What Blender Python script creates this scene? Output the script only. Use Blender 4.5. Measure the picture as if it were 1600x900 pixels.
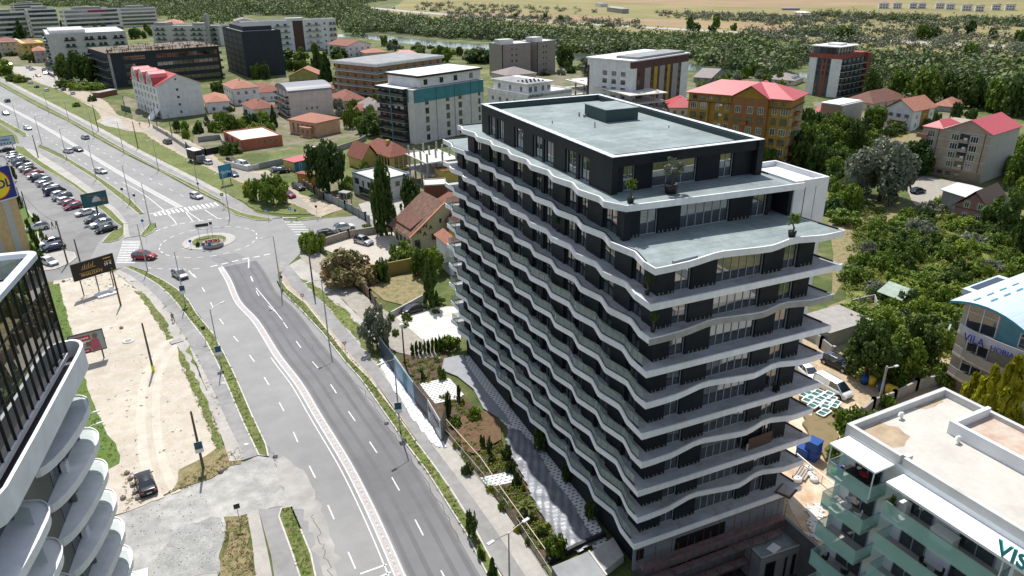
import bpy, math, random
import numpy as np
from mathutils import Vector, Matrix
random.seed(7); RS=np.random.RandomState(11)
for o in list(bpy.data.objects): bpy.data.objects.remove(o)
C=bpy.context.scene.collection; R=math.radians; PI=math.pi
# ------------------------------------------------------------ camera, sky, sun, exposure
F_=1136.93; PITCH=.41101; ROLL=-.012822; YAW=1.16439; CAM=Vector((-30.054,-42.61,52.375))
fw=Vector((math.cos(YAW)*math.cos(PITCH),math.sin(YAW)*math.cos(PITCH),-math.sin(PITCH)))
rt=Vector((math.sin(YAW),-math.cos(YAW),0)); up=rt.cross(fw)
rt2=rt*math.cos(ROLL)+up*math.sin(ROLL); up2=-rt*math.sin(ROLL)+up*math.cos(ROLL)
cd=bpy.data.cameras.new('camera'); cam=bpy.data.objects.new('camera',cd); C.objects.link(cam)
cd.sensor_width=36; cd.lens=F_/1600*36; cd.clip_start=.5; cd.clip_end=12000
cam.matrix_world=Matrix.Translation(CAM)@Matrix((rt2,up2,-fw)).transposed().to_4x4()
sc=bpy.context.scene; sc.camera=cam
SUN_EL=R(60); SUN_DIR=Vector((.11,1,0)).normalized()*math.cos(SUN_EL)+Vector((0,0,math.sin(SUN_EL)))
w=bpy.data.worlds.new('World'); sc.world=w; w.use_nodes=True
nt=w.node_tree; bg=nt.nodes['Background']; sk=nt.nodes.new('ShaderNodeTexSky'); sk.sky_type='NISHITA'; sk.sun_disc=False
sk.sun_elevation=SUN_EL; sk.sun_rotation=math.atan2(SUN_DIR.x,SUN_DIR.y); sk.altitude=50; sk.air_density=1; sk.dust_density=1; sk.ozone_density=1
hs=nt.nodes.new('ShaderNodeHueSaturation'); hs.inputs['Saturation'].default_value=.62; nt.links.new(sk.outputs[0],hs.inputs['Color']); nt.links.new(hs.outputs[0],bg.inputs[0]); bg.inputs[1].default_value=.125
ld=bpy.data.lights.new('sun','SUN'); ld.energy=4.3; ld.angle=R(.5); ld.color=(1,.965,.91)
sun=bpy.data.objects.new('sun',ld); C.objects.link(sun); sun.rotation_euler=(-SUN_DIR).to_track_quat('-Z','Y').to_euler()
vs=sc.view_settings; vs.view_transform='Standard'; vs.look='None'; vs.gamma=1; vs.exposure=.42; vs.use_curve_mapping=False
# ------------------------------------------------------------ geometry helpers
def P(x,y,z=0.0):
    """point of the world on the level z that the photograph shows at pixel (x,y)"""
    d=fw+rt2*((x-800)/F_)-up2*((y-450)/F_); t=(z-CAM.z)/d.z; return CAM+d*t
def PL(l,z=0.0): return [P(a,b,z) for a,b in l]
def pix(p):
    d=Vector(p)-CAM; z=d.dot(fw); return 800+F_*d.dot(rt2)/z, 450-F_*d.dot(up2)/z
def tag(o,label=None,cat=None,group=None,kind=None):
    if label: o['label']=label
    if cat: o['category']=cat
    if group: o['group']=group
    if kind: o['kind']=kind
    return o
def thing(name,label,cat,loc=(0,0,0),rz=0,group=None,parent=None):
    o=bpy.data.objects.new(name,None); C.objects.link(o); o.location=loc; o.rotation_euler=(0,0,rz); o.empty_display_size=.3
    return tag(o,label,cat,group)
class M:
    """collects faces, then links them as ONE mesh object"""
    def __init__(s): s.v=[]; s.f=[]; s.m=[]; s.sm=[]
    def add(s,vs,fs,mi=0,smooth=False):
        n=len(s.v); s.v+= [tuple(a) for a in vs]
        for f in fs: s.f.append([i+n for i in f]); s.m.append(mi); s.sm.append(smooth)
        return s
    def box(s,a,b,mi=0,rz=0,c=None):
        x0,y0,z0=a; x1,y1,z1=b
        vs=[(x0,y0,z0),(x1,y0,z0),(x1,y1,z0),(x0,y1,z0),(x0,y0,z1),(x1,y0,z1),(x1,y1,z1),(x0,y1,z1)]
        if rz:
            cx,cy=c if c else ((x0+x1)/2,(y0+y1)/2); ca,sa=math.cos(rz),math.sin(rz)
            vs=[(cx+(x-cx)*ca-(y-cy)*sa,cy+(x-cx)*sa+(y-cy)*ca,z) for x,y,z in vs]
        return s.add(vs,[(0,3,2,1),(4,5,6,7),(0,1,5,4),(1,2,6,5),(2,3,7,6),(3,0,4,7)],mi)
    def cbox(s,c,size,mi=0,rz=0):
        return s.box([c[i]-size[i]/2 for i in range(3)],[c[i]+size[i]/2 for i in range(3)],mi,rz)
    def prism(s,poly,z0,z1,mi=0,top=None,bottom=True):
        poly=[(p[0],p[1]) for p in poly]
        if sum(a[0]*b[1]-b[0]*a[1] for a,b in zip(poly,poly[1:]+poly[:1]))<0: poly=poly[::-1]
        n=len(poly); vs=[(x,y,z0) for x,y in poly]+[(x,y,z1) for x,y in poly]
        s.add(vs,[(i,(i+1)%n,n+(i+1)%n,n+i) for i in range(n)],mi)
        s.add([(x,y,z1) for x,y in poly],[tuple(range(n))],mi if top is None else top)
        if bottom: s.add([(x,y,z0) for x,y in poly],[tuple(range(n))[::-1]],mi)
        return s
    def sheet(s,poly,z,mi=0):
        poly=[(p[0],p[1]) for p in poly]
        if sum(a[0]*b[1]-b[0]*a[1] for a,b in zip(poly,poly[1:]+poly[:1]))<0: poly=poly[::-1]
        return s.add([(x,y,z) for x,y in poly],[tuple(range(len(poly)))],mi)
    def ribbon(s,pts,w,z,off=0,mi=0,h=None):
        a=offs(pts,off-w/2); b=offs(pts,off+w/2)
        for i in range(len(pts)-1):
            q=[a[i],a[i+1],b[i+1],b[i]]
            if h is None: s.sheet(q,z,mi)
            else: s.prism(q,z,z+h,mi,bottom=False)
        return s
    def dashes(s,pts,w,z,dash,gap,off=0,mi=0,start=0):
        pts=offs(pts,off) if off else pts
        L=[0]
        for a,b in zip(pts,pts[1:]): L.append(L[-1]+math.hypot(b[0]-a[0],b[1]-a[1]))
        def at(t):
            for i in range(len(L)-1):
                if t<=L[i+1]:
                    k=(t-L[i])/max(1e-6,L[i+1]-L[i]); return (pts[i][0]+(pts[i+1][0]-pts[i][0])*k,pts[i][1]+(pts[i+1][1]-pts[i][1])*k)
            return (pts[-1][0],pts[-1][1])
        t=start
        while t+dash<L[-1]:
            s.ribbon([at(t),at(t+dash/2),at(t+dash)],w,z,0,mi); t+=dash+gap
        return s
    def tube(s,pts,r,seg=8,mi=0,caps=True,smooth=True):
        pts=[Vector(p) for p in pts]; rr=r if isinstance(r,(list,tuple)) else [r]*len(pts); rings=[]; vs=[]
        for i,p in enumerate(pts):
            d=(pts[min(i+1,len(pts)-1)]-pts[max(i-1,0)]).normalized()
            a=d.orthogonal().normalized() if abs(d.z)<.9 else Vector((1,0,0)); a=(a-d*a.dot(d)).normalized(); b=d.cross(a)
            for k in range(seg):
                t=2*PI*k/seg; vs.append(p+(a*math.cos(t)+b*math.sin(t))*rr[i])
        fs=[(i*seg+k,i*seg+(k+1)%seg,(i+1)*seg+(k+1)%seg,(i+1)*seg+k) for i in range(len(pts)-1) for k in range(seg)]
        s.add(vs,fs,mi,smooth)
        if caps:
            s.add(vs[:seg],[tuple(range(seg))[::-1]],mi); s.add(vs[-seg:],[tuple(range(seg))],mi)
        return s
    def lathe(s,prof,seg=16,c=(0,0,0),mi=0,smooth=True,sx=1,sy=1):
        vs=[(c[0]+r*sx*math.cos(2*PI*k/seg),c[1]+r*sy*math.sin(2*PI*k/seg),c[2]+z) for r,z in prof for k in range(seg)]
        fs=[(i*seg+k,i*seg+(k+1)%seg,(i+1)*seg+(k+1)%seg,(i+1)*seg+k) for i in range(len(prof)-1) for k in range(seg)]
        return s.add(vs,fs,mi,smooth)
    def mesh(s,name,mats):
        me=bpy.data.meshes.new(name); me.from_pydata(s.v,[],s.f)
        for m in (mats if isinstance(mats,(list,tuple)) else [mats]): me.materials.append(m)
        me.polygons.foreach_set('material_index',s.m); me.polygons.foreach_set('use_smooth',s.sm); me.update(); return me
    def obj(s,name,mats,parent=None,world=False,loc=None,rz=0):
        me=s.mesh(name,mats); o=bpy.data.objects.new(name,me); C.objects.link(o)
        if parent:
            o.parent=parent
            if world:
                q=parent; mw=Matrix.Identity(4)
                while q: mw=Matrix.Translation(q.location)@Matrix.Rotation(q.rotation_euler.z,4,'Z')@mw; q=q.parent
                me.transform(mw.inverted())
        if loc is not None: o.location=loc; o.rotation_euler.z=rz
        return o
def offs(pts,d):
    n=len(pts); out=[]
    for i in range(n):
        a=pts[max(i-1,0)]; b=pts[min(i+1,n-1)]; dx,dy=b[0]-a[0],b[1]-a[1]; L=math.hypot(dx,dy) or 1
        out.append((pts[i][0]-dy/L*d,pts[i][1]+dx/L*d))
    return out
def smooth(pts,n=6):
    """Catmull-Rom through 2D points"""
    out=[]
    for i in range(len(pts)-1):
        p0=pts[max(i-1,0)]; p1=pts[i]; p2=pts[i+1]; p3=pts[min(i+2,len(pts)-1)]
        for k in range(n):
            t=k/n
            out.append(tuple(.5*(2*p1[j]+(p2[j]-p0[j])*t+(2*p0[j]-5*p1[j]+4*p2[j]-p3[j])*t*t+(3*p1[j]-p0[j]-3*p2[j]+p3[j])*t**3) for j in (0,1)))
    out.append(tuple(pts[-1][:2])); return out
def ragged(poly,step=1.2,amp=.25):
    out=[]; n=len(poly)
    for i in range(n):
        a=poly[i]; b=poly[(i+1)%n]; L=math.hypot(b[0]-a[0],b[1]-a[1]); k=max(1,min(60,int(L/step)))
        for j in range(k):
            t=j/k; out.append((a[0]+(b[0]-a[0])*t+random.uniform(-amp,amp),a[1]+(b[1]-a[1])*t+random.uniform(-amp,amp)))
    return out
def inside(p,poly):
    x,y=p[0],p[1]; c=False; n=len(poly); j=n-1
    for i in range(n):
        if (poly[i][1]>y)!=(poly[j][1]>y) and x<(poly[j][0]-poly[i][0])*(y-poly[i][1])/(poly[j][1]-poly[i][1])+poly[i][0]: c=not c
        j=i
    return c
def tree_copy(o,parent=None):
    c=o.copy(); C.objects.link(c); c.parent=parent
    for ch in list(o.children): tree_copy(ch,c)
    return c
def place(proto,used,loc,rz,label=None,scale=None,group=None):
    """first call moves the prototype itself, later calls copy it with all its parts"""
    o=proto if not used else tree_copy(proto)
    o.location=loc; o.rotation_euler=(0,0,rz)
    if scale is not None: o.scale=scale
    if label: o['label']=label
    if group: o['group']=group
    return o
def put_text(txt,size,origin,xdir,ydir,mat,name,parent=None,depth=.03,align='LEFT',sx=1,bold=.0):
    cu=bpy.data.curves.new(name,'FONT'); cu.body=txt; cu.size=size; cu.extrude=depth; cu.align_x=align; cu.resolution_u=3; cu.offset=bold
    t=bpy.data.objects.new(name+'_curve',cu); C.objects.link(t); bpy.context.view_layer.update()
    me=bpy.data.meshes.new_from_object(t.evaluated_get(bpy.context.evaluated_depsgraph_get())); bpy.data.objects.remove(t); bpy.data.curves.remove(cu)
    me.materials.clear(); me.materials.append(mat)
    o=bpy.data.objects.new(name,me); C.objects.link(o)
    x=Vector(xdir).normalized(); y=Vector(ydir); y=(y-x*y.dot(x)).normalized(); z=x.cross(y)
    mw=Matrix.Translation(Vector(origin))@Matrix((x*sx,y,z)).transposed().to_4x4()
    if parent:
        o.parent=parent; q=parent; pm=Matrix.Identity(4)
        while q: pm=Matrix.Translation(q.location)@Matrix.Rotation(q.rotation_euler.z,4,'Z')@pm; q=q.parent
        mw=pm.inverted()@mw
    me.transform(mw); return o
# ------------------------------------------------------------ materials
MT={}
def mat(name,col,rough=.7,var=.12,scale=2.0,metal=0,bump=0,bscale=None,col2=None,spec=.3,detail=6,edge=(.35,.65),stretch=None,big=None,coord='Object'):
    """principled material whose colour wanders with noise; col2 adds patches of a second colour"""
    if name in MT: return MT[name]
    m=bpy.data.materials.new(name); m.use_nodes=True; n=m.node_tree.nodes; l=m.node_tree.links; b=n['Principled BSDF']
    b.inputs['Roughness'].default_value=rough; b.inputs['Metallic'].default_value=metal; b.inputs['Specular IOR Level'].default_value=spec
    tc=n.new('ShaderNodeTexCoord'); mp=n.new('ShaderNodeMapping'); l.new(tc.outputs[coord],mp.inputs[0])
    if stretch: mp.inputs['Scale'].default_value=stretch
    nz=n.new('ShaderNodeTexNoise'); nz.inputs['Scale'].default_value=scale; nz.inputs['Detail'].default_value=detail; nz.inputs['Roughness'].default_value=.65; l.new(mp.outputs[0],nz.inputs[0])
    rp=n.new('ShaderNodeValToRGB'); l.new(nz.outputs[0],rp.inputs[0]); c2=col2 or col
    if col2: rp.color_ramp.elements[0].position=edge[0]; rp.color_ramp.elements[1].position=edge[1]; rp.color_ramp.elements[0].color=(*col,1); rp.color_ramp.elements[1].color=(*col2,1)
    else:
        rp.color_ramp.elements[0].position=.3; rp.color_ramp.elements[1].position=.7
        rp.color_ramp.elements[0].color=(*[c*(1-var) for c in col],1); rp.color_ramp.elements[1].color=(*[min(1,c*(1+var)) for c in col],1)
    out=rp.outputs[0]
    def layer(sc_,lo,hi,det=4,src=None):
        nonlocal out
        n2=n.new('ShaderNodeTexNoise'); n2.inputs['Scale'].default_value=sc_; n2.inputs['Detail'].default_value=det; l.new((src or mp).outputs[0],n2.inputs[0])
        r2=n.new('ShaderNodeMapRange'); r2.inputs[1].default_value=.3; r2.inputs[2].default_value=.7; r2.inputs[3].default_value=lo; r2.inputs[4].default_value=hi; l.new(n2.outputs[0],r2.inputs[0])
        mx=n.new('ShaderNodeMixRGB'); mx.blend_type='MULTIPLY'; mx.inputs[0].default_value=1; l.new(out,mx.inputs[1]); l.new(r2.outputs[0],mx.inputs[2]); out=mx.outputs[0]
    if big:
        for q in big: layer(*q)
    l.new(out,b.inputs['Base Color'])
    if bump:
        bn=n.new('ShaderNodeTexNoise'); bn.inputs['Scale'].default_value=bscale or scale*6; bn.inputs['Detail'].default_value=4; l.new(mp.outputs[0],bn.inputs[0])
        bp=n.new('ShaderNodeBump'); bp.inputs['Strength'].default_value=bump; bp.inputs['Distance'].default_value=.05; l.new(bn.outputs[0],bp.inputs['Height']); l.new(bp.outputs[0],b.inputs['Normal'])
    MT[name]=m; return m
def glass(name,col=(.02,.028,.03),rough=.04,var=.5,spec=.9,scale=.35,ior=1.8):
    m=mat(name,col,rough,var,scale,0,spec=spec); m.node_tree.nodes['Principled BSDF'].inputs['IOR'].default_value=ior; return m
def clear(name,col,alpha,rough=.05):
    """thin see-through glazing: part transparent, part glossy and tinted"""
    if name in MT: return MT[name]
    m=bpy.data.materials.new(name); m.use_nodes=True; n=m.node_tree.nodes; l=m.node_tree.links; b=n['Principled BSDF']; o=n['Material Output']
    b.inputs['Base Color'].default_value=(*col,1); b.inputs['Roughness'].default_value=rough; b.inputs['Specular IOR Level'].default_value=.8
    t=n.new('ShaderNodeBsdfTransparent'); t.inputs[0].default_value=(.86,.93,.9,1); mx=n.new('ShaderNodeMixShader')
    nz=n.new('ShaderNodeTexNoise'); nz.inputs['Scale'].default_value=.5; tc=n.new('ShaderNodeTexCoord'); l.new(tc.outputs['Object'],nz.inputs[0])
    r=n.new('ShaderNodeMapRange'); r.inputs[3].default_value=max(0,alpha-.08); r.inputs[4].default_value=alpha+.1; l.new(nz.outputs[0],r.inputs[0]); l.new(r.outputs[0],mx.inputs[0])
    l.new(t.outputs[0],mx.inputs[1]); l.new(b.outputs[0],mx.inputs[2]); l.new(mx.outputs[0],o.inputs[0]); MT[name]=m; return m
def tiles(name,col,rough=.6,pitch=.3,axis='X',var=.15,strength=.6,col2=None):
    """roof covering: ribs or courses as bump and slight colour change"""
    m=mat(name,col,rough,var,1.2,col2=col2)
    n=m.node_tree.nodes; l=m.node_tree.links; b=n['Principled BSDF']; tc=n.new('ShaderNodeTexCoord')
    wv=n.new('ShaderNodeTexWave'); wv.bands_direction=axis; wv.inputs['Scale'].default_value=.314/pitch; l.new(tc.outputs['Object'],wv.inputs[0])
    bp=n.new('ShaderNodeBump'); bp.inputs['Strength'].default_value=strength; bp.inputs['Distance'].default_value=.04; l.new(wv.outputs[0],bp.inputs['Height']); l.new(bp.outputs[0],b.inputs['Normal']); return m
def leaf(name,c1,c2,scale=.35,rnd=.35,trans=.25):
    if name in MT: return MT[name]
    m=bpy.data.materials.new(name); m.use_nodes=True; n=m.node_tree.nodes; l=m.node_tree.links; b=n['Principled BSDF']; o=n['Material Output']
    b.inputs['Roughness'].default_value=.6; b.inputs['Specular IOR Level'].default_value=.25
    tc=n.new('ShaderNodeTexCoord'); nz=n.new('ShaderNodeTexNoise'); nz.inputs['Scale'].default_value=scale; nz.inputs['Detail'].default_value=8; nz.inputs['Roughness'].default_value=.75; l.new(tc.outputs['Object'],nz.inputs[0])
    oi=n.new('ShaderNodeObjectInfo'); ad=n.new('ShaderNodeMath'); ad.operation='MULTIPLY_ADD'; l.new(oi.outputs['Random'],ad.inputs[0]); ad.inputs[1].default_value=rnd; l.new(nz.outputs[0],ad.inputs[2])
    rp=n.new('ShaderNodeValToRGB'); rp.color_ramp.elements[0].position=.38; rp.color_ramp.elements[1].position=.62+rnd; rp.color_ramp.elements[0].color=(*c1,1); rp.color_ramp.elements[1].color=(*c2,1); l.new(ad.outputs[0],rp.inputs[0])
    l.new(rp.outputs[0],b.inputs['Base Color']); tr=n.new('ShaderNodeBsdfTranslucent'); l.new(rp.outputs[0],tr.inputs[0]); mx=n.new('ShaderNodeMixShader'); mx.inputs[0].default_value=trans
    l.new(b.outputs[0],mx.inputs[1]); l.new(tr.outputs[0],mx.inputs[2]); l.new(mx.outputs[0],o.inputs[0]); MT[name]=m; return m
ASPH=mat('asphalt',(.245,.243,.24),.85,.09,.35,bump=.15,bscale=40,big=[(.05,.88,1.1,3),(9,.93,1.06,2)])
ASPHD=mat('asphalt_dark',(.155,.155,.16),.85,.1,.3,bump=.15,bscale=40,big=[(.06,.85,1.12,3)])
ASPHP=mat('asphalt_parking',(.2,.198,.195),.85,.14,.25,bump=.2,bscale=30,big=[(.08,.85,1.15,3)])
PATH=mat('path_asphalt',(.25,.245,.24),.9,.12,.8,bump=.2,bscale=30,big=[(.2,.85,1.1,3)])
CONCP=mat('pavement_concrete',(.37,.35,.32),.9,.12,1.5,bump=.2,bscale=20,big=[(.25,.85,1.1,3)])
KERB=mat('kerb_stone',(.48,.46,.43),.85,.2,1.2)
PAINT=mat('road_paint',(.68,.68,.67),.7,.2,1.6,big=[(3,.7,1.1,4)])
GRASS=mat('grass_mown',(.085,.125,.022),.9,.2,1.2,col2=(.21,.185,.085),edge=(.42,.72),bump=.8,bscale=7,big=[(.12,.8,1.2,3),(14,.7,1.3,2)])
GRASSG=mat('grass_lush',(.07,.125,.018),.9,.2,1.5,col2=(.11,.16,.035),edge=(.35,.7),bump=.8,bscale=7,big=[(14,.7,1.3,2)])
GRASSD=mat('grass_dry',(.24,.19,.1),.9,.2,.9,col2=(.1,.115,.035),edge=(.45,.68),bump=.8,bscale=6,big=[(12,.75,1.25,2)])
SAND=mat('sand',(.43,.375,.3),.95,.1,.5,bump=.5,bscale=5,col2=(.5,.46,.4),edge=(.4,.66),big=[(.12,.9,1.07,3),(6,.9,1.06,2)])
DIRT=mat('dirt',(.33,.27,.2),.95,.15,.5,bump=.5,bscale=4,col2=(.43,.38,.31),edge=(.4,.66),big=[(5,.85,1.1,3)])
COBB=mat('gravel_lane',(.27,.25,.22),.95,.15,.9,bump=.7,bscale=9,col2=(.36,.33,.28),big=[(9,.75,1.15,2)])
SOIL=mat('soil',(.06,.042,.028),.95,.25,1.5,bump=.8,bscale=5,col2=(.12,.085,.055))
ORSOIL=mat('yard_soil',(.42,.28,.17),.95,.15,.25,bump=.4,bscale=4,col2=(.56,.48,.37),edge=(.42,.6))
CONC=mat('concrete',(.33,.32,.3),.85,.15,.8,bump=.15,bscale=12,big=[(.3,.8,1.1,4)])
CONCW=mat('concrete_pale',(.56,.54,.5),.85,.12,.5,bump=.1,bscale=12,big=[(.4,.82,1.08,4)])
WHITE=mat('white_plaster',(.74,.74,.73),.7,.05,.6,big=[(.5,.9,1.03,4)])
WHITEM=mat('white_render',(.66,.67,.69),.7,.05,.6,big=[(.3,.88,1.04,4)])
METALW=mat('white_metal',(.75,.75,.74),.4,.04,2)
STEEL=mat('galvanised',(.36,.37,.38),.45,.1,2,metal=.6)
DARKM=mat('dark_metal',(.03,.032,.035),.45,.2,2,metal=.3)
BLACK=mat('black_plastic',(.012,.012,.013),.5,.2,2)
RUBBER=mat('rubber',(.015,.015,.015),.8,.2,4)
WOOD=mat('weathered_wood',(.12,.095,.075),.85,.25,3,stretch=(1,1,.1))
RUST=mat('rust_brown',(.2,.08,.05),.8,.3,1.5)
# ------------------------------------------------------------ terrain and roads
def struct(m,name,mt,label=None):
    o=m.obj(name,mt); o['kind']='structure'; return o
def ground_mat():
    m=mat('meadow',(.075,.1,.026),.95,.2,.06,col2=(.22,.195,.085),edge=(.46,.68),bump=1,bscale=1.2,big=[(.01,.75,1.2,5),(.5,.7,1.25,4),(5,.8,1.2,3)],detail=10)
    return m
GR=ground_mat()
PIT=[(.9,1.2),(19.2,1.2),(19.2,-32),(.9,-32)]
S_=9000
m=M(); o4=[(-S_,S_),(S_,S_),(S_,-S_),(-S_,-S_)]
for i in range(4):
    j=(i+1)%4; m.sheet([o4[i],o4[j],PIT[j],PIT[i]],0)
struct(m,'ground',GR)
m=M(); m.sheet(PIT,-5)
struct(m,'yard_floor',mat('pit_floor',(.05,.045,.04),.9,.3,.6))
m=M()
for i in range(4):
    a,b=PIT[i],PIT[(i+1)%4]; m.add([(a[0],a[1],-5),(b[0],b[1],-5),(b[0],b[1],0),(a[0],a[1],0)],[(0,1,2,3)])
m.prism([(18.9,1.7),(19.25,1.7),(19.25,-30),(18.9,-30)],-5,.25)
struct(m,'retaining_wall',mat('retaining_concrete',(.16,.155,.15),.85,.15,.8))
def w2(l): return [(p[0],p[1]) for p in PL(l)]
# carriageways: one continuous asphalt surface, verges stand on it
BLV=[(-60,108),(0,134),(60,168),(107,191),(150,216),(195,241),(247,267),(300,296),(342,317),(365,331),(400,344),(441,341),(503,342),(560,337),(592,333),(640,322),(660,330),(600,358),(545,364),(507,371),(486,382),(470,395),(455,410),(433,430),
 (441.7,457),(472,486),(503,519.4),(539,565),(566.7,596),(604,650),(636,696),(666.7,736),(700,789),(728,833),(762.5,900),(800,960),(860,1080),(480,1080),(485,900),(470,850),(455,800),(380,800),(400,720),(394,650),(364,580.5),(333,522),(294,469),(258,440),(203,417),(150,424),(86,440),(70,425),(95,400),(70,360),(30,290),(-5,230),(-60,180)]
m=M(); m.sheet(w2(BLV),.008); ob=struct(m,'road',ASPH)
# darker lane surfaces of the southern carriageway
MED=smooth([(p[0],p[1]) for p in PL([(344.6,418),(357,438.4),(372,472),(400,503),(433,555.6),(466.7,600),(496.5,650),(539,719.4),(566.7,772),(594.4,830.6),(622,894),(655,970),(700,1080)])],5)
m=M(); m.ribbon(MED,3.2,.012,off=-4.95+.0); m.ribbon(offs(MED,-5.0),2.6,.012,off=-1.7)
m=M(); m.ribbon(MED,6.2,.012,off=3.75); struct(m,'road_surface_layer',ASPHD)
# median rumble strip with white lines each side
m=M(); m.ribbon(MED,.16,.03,off=.42); m.ribbon(MED,.16,.03,off=-.42)
m.dashes(MED,.12,.034,.12,.5,off=0)
m.ribbon(MED[20:],.13,.03,off=-.95)
LD=offs(MED,-3.62); m.ribbon(smooth(w2([(400,450),(420,474),(441.7,501)]),3),.14,.03)
m.dashes(MED,.14,.03,2.6,5.2,off=3.75,start=15.5)
m.ribbon(w2([(563,897),(605,882)]),.2,.03); m.ribbon(w2([(585,905),(611,894)]),.2,.03)
# northern boulevard lines
MN=smooth([(p[0],p[1]) for p in PL([(282,324),(246,304),(210,284),(150,248),(72,200),(0,161),(-80,120)])],5)
m.ribbon(MN,.18,.03,off=.6); m.ribbon(MN,.18,.03,off=-.6); m.dashes(MN,.12,.034,.25,1.0)
m.dashes(MN,.16,.03,2.6,5,off=4.2,start=12); m.dashes(MN,.16,.03,2.6,5,off=-4.2,start=9)
m.dashes(MN,.16,.03,2.6,5,off=8.0,start=30)
m.ribbon(smooth(w2([(192,285),(222,302),(248,322),(256,329)]),4),.2,.03)
# crossing on the north arm, give-way dashes, lane arrows' lines
def zebra(a,b,c,n,w=.5):
    """stripes between line a-b, each stripe along vector c"""
    A,B,Cc=[Vector(p) for p in PL([a,b,c])]; st=Cc-A
    for i in range(n):
        p=A.lerp(B,(i+.5)/n); d=(B-A).normalized()*w/2
        m.sheet([p-d,p+d,p+d+st,p-d+st],.03)
zebra((236,333),(338,316),(241,338.5),15,.55)
zebra((181,412),(192,376),(211,412),14,.42)
zebra((437,338),(467,373),(462,338),9,.4)
m.ribbon(w2([(233,334.5),(281,323)]),.35,.03)
m.ribbon(w2([(290,331),(340,323)]),.2,.03); m.ribbon(w2([(290,331),(301,345.5),(313,344)]),.2,.03); m.ribbon(w2([(293,331),(313,344.5)]),.2,.03)
m.ribbon(smooth(w2([(262,334.5),(271,343),(276,351)]),3),.2,.03); m.ribbon(w2([(320,328),(341,342)]),.2,.03)
m.dashes(smooth(w2([(243,361),(276,351),(313,345),(345,341.5),(372,341)]),5),.35,.03,1.1,.9)
m.dashes(smooth(w2([(329,417),(355,411),(380,405),(400,401.5),(430,395)]),5),.4,.03,1.3,.8)
m.dashes(smooth(w2([(228,418.5),(262,420.5),(300,420.5),(328,417)]),5),.2,.03,1.2,1.2)
m.ribbon(w2([(388.5,405),(388.5,419)]),.25,.03); m.ribbon(w2([(392,432),(395,440)]),.25,.03)
m.ribbon(w2([(295,423),(304,433)]),.2,.03)
m.dashes(smooth(w2([(296,418),(320,456),(345,501),(390,555),(418,598),(445,645),(469,699),(500,762),(530,830),(562,905),(600,1000)]),4),.15,.03,2.5,5.3,start=4)
m.ribbon(w2([(343,417),(347,425),(350,424),(346,416)]),.12,.03)
RC=(-31.3,118.3)
ring=[(RC[0]+9.8*math.cos(t*PI/36),RC[1]+9.8*math.sin(t*PI/36)) for t in range(73)]
m.dashes(ring,.2,.03,1.3,1.25)
for k in range(-9,26):                       # parking bays beside the lane
    a=Vector(P(150+ -5.6*k,345-4.4*k)) if False else None
struct(m,'road_marking',PAINT)
m=M(); m.dashes(MED,.26,.022,.5,.4); m.ribbon(MED,.5,.022,off=0,h=.05) if False else None
struct(m,'median_rumble_strip',mat('rumble_red',(.36,.28,.27),.8,.2,2))
m=M(); m.ribbon(MED,.6,.016); m.ribbon(MN,.9,.016); struct(m,'median_strip',mat('median_pale',(.4,.39,.38),.8,.1,1))
# kerbed surfaces
def islands(polys,name,mt,h=.12,kerb=True,rag=0,z0=0.0):
    m=M(); k=M()
    for p in polys:
        q=w2(p)
        m.prism(ragged(q,1.4,rag) if rag else q,z0,h,bottom=False)
        if kerb: k.ribbon(q+[q[0],q[1]],.16,h-.02,h=.03)
    o=struct(m,name,mt)
    if kerb: struct(k,'kerb',KERB)
# south-east side: verge, walk, pale pavement
VR=[(433,440),(441.7,457),(472,486),(503,519.4),(539,565),(566.7,596),(604,650),(636,696),(666.7,736),(700,789),(728,833),(762.5,900),(800,960),(860,1080)]
VO=[(441,441),(450,453),(478,475),(511,516),(545,560),(577.8,593),(619,647),(650,691),(680.6,731),(705.6,767),(735,814),(769,878),(812,950),(870,1075)]
W1=[(436,405),(440,425),(456,450),(482,474),(517,516),(550,557),(582,591),(630.6,655.6),(661,705.6),(694,753),(730.6,811),(750,845),(780,892),(830,970),(890,1075)]
W2_=[(452,415),(470,436),(483,453),(522,492),(555.6,533),(594,580),(644,650),(680.6,703),(730.6,769),(769,822),(800,869),(820,900),(870,975),(930,1075)]
W3=[(470,405),(500,432),(540,475),(580,515),(612,548),(640,590),(678,655),(714,702),(750,749),(800,815),(846,885),(900,965),(960,1060)]
islands([VR+VO[::-1]],'grass_verge',GRASS,.13)
islands([VO+W1[::-1]],'soil_margin',DIRT,.12,kerb=False)
islands([W1+W2_[::-1]],'path',PATH,.135,kerb=False)
islands([W2_+W3[::-1]],'pavement',CONCP,.14,kerb=False)
# rough lane and strips east of it
islands([[(470,380),(500,395),(530,420),(560,455),(596,482),(640,505),(660,520),(690,560),(655,560),(612,548),(580,515),(540,475),(500,432),(470,405)]],'gravel_lane',COBB,.13,False,.2)
islands([[(470,436),(483,440),(520,470),(545,492),(590,540),(605,560),(594,575),(560,535),(522,490),(490,458)]],'grass_strip',GRASS,.15,False,.35)
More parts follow.
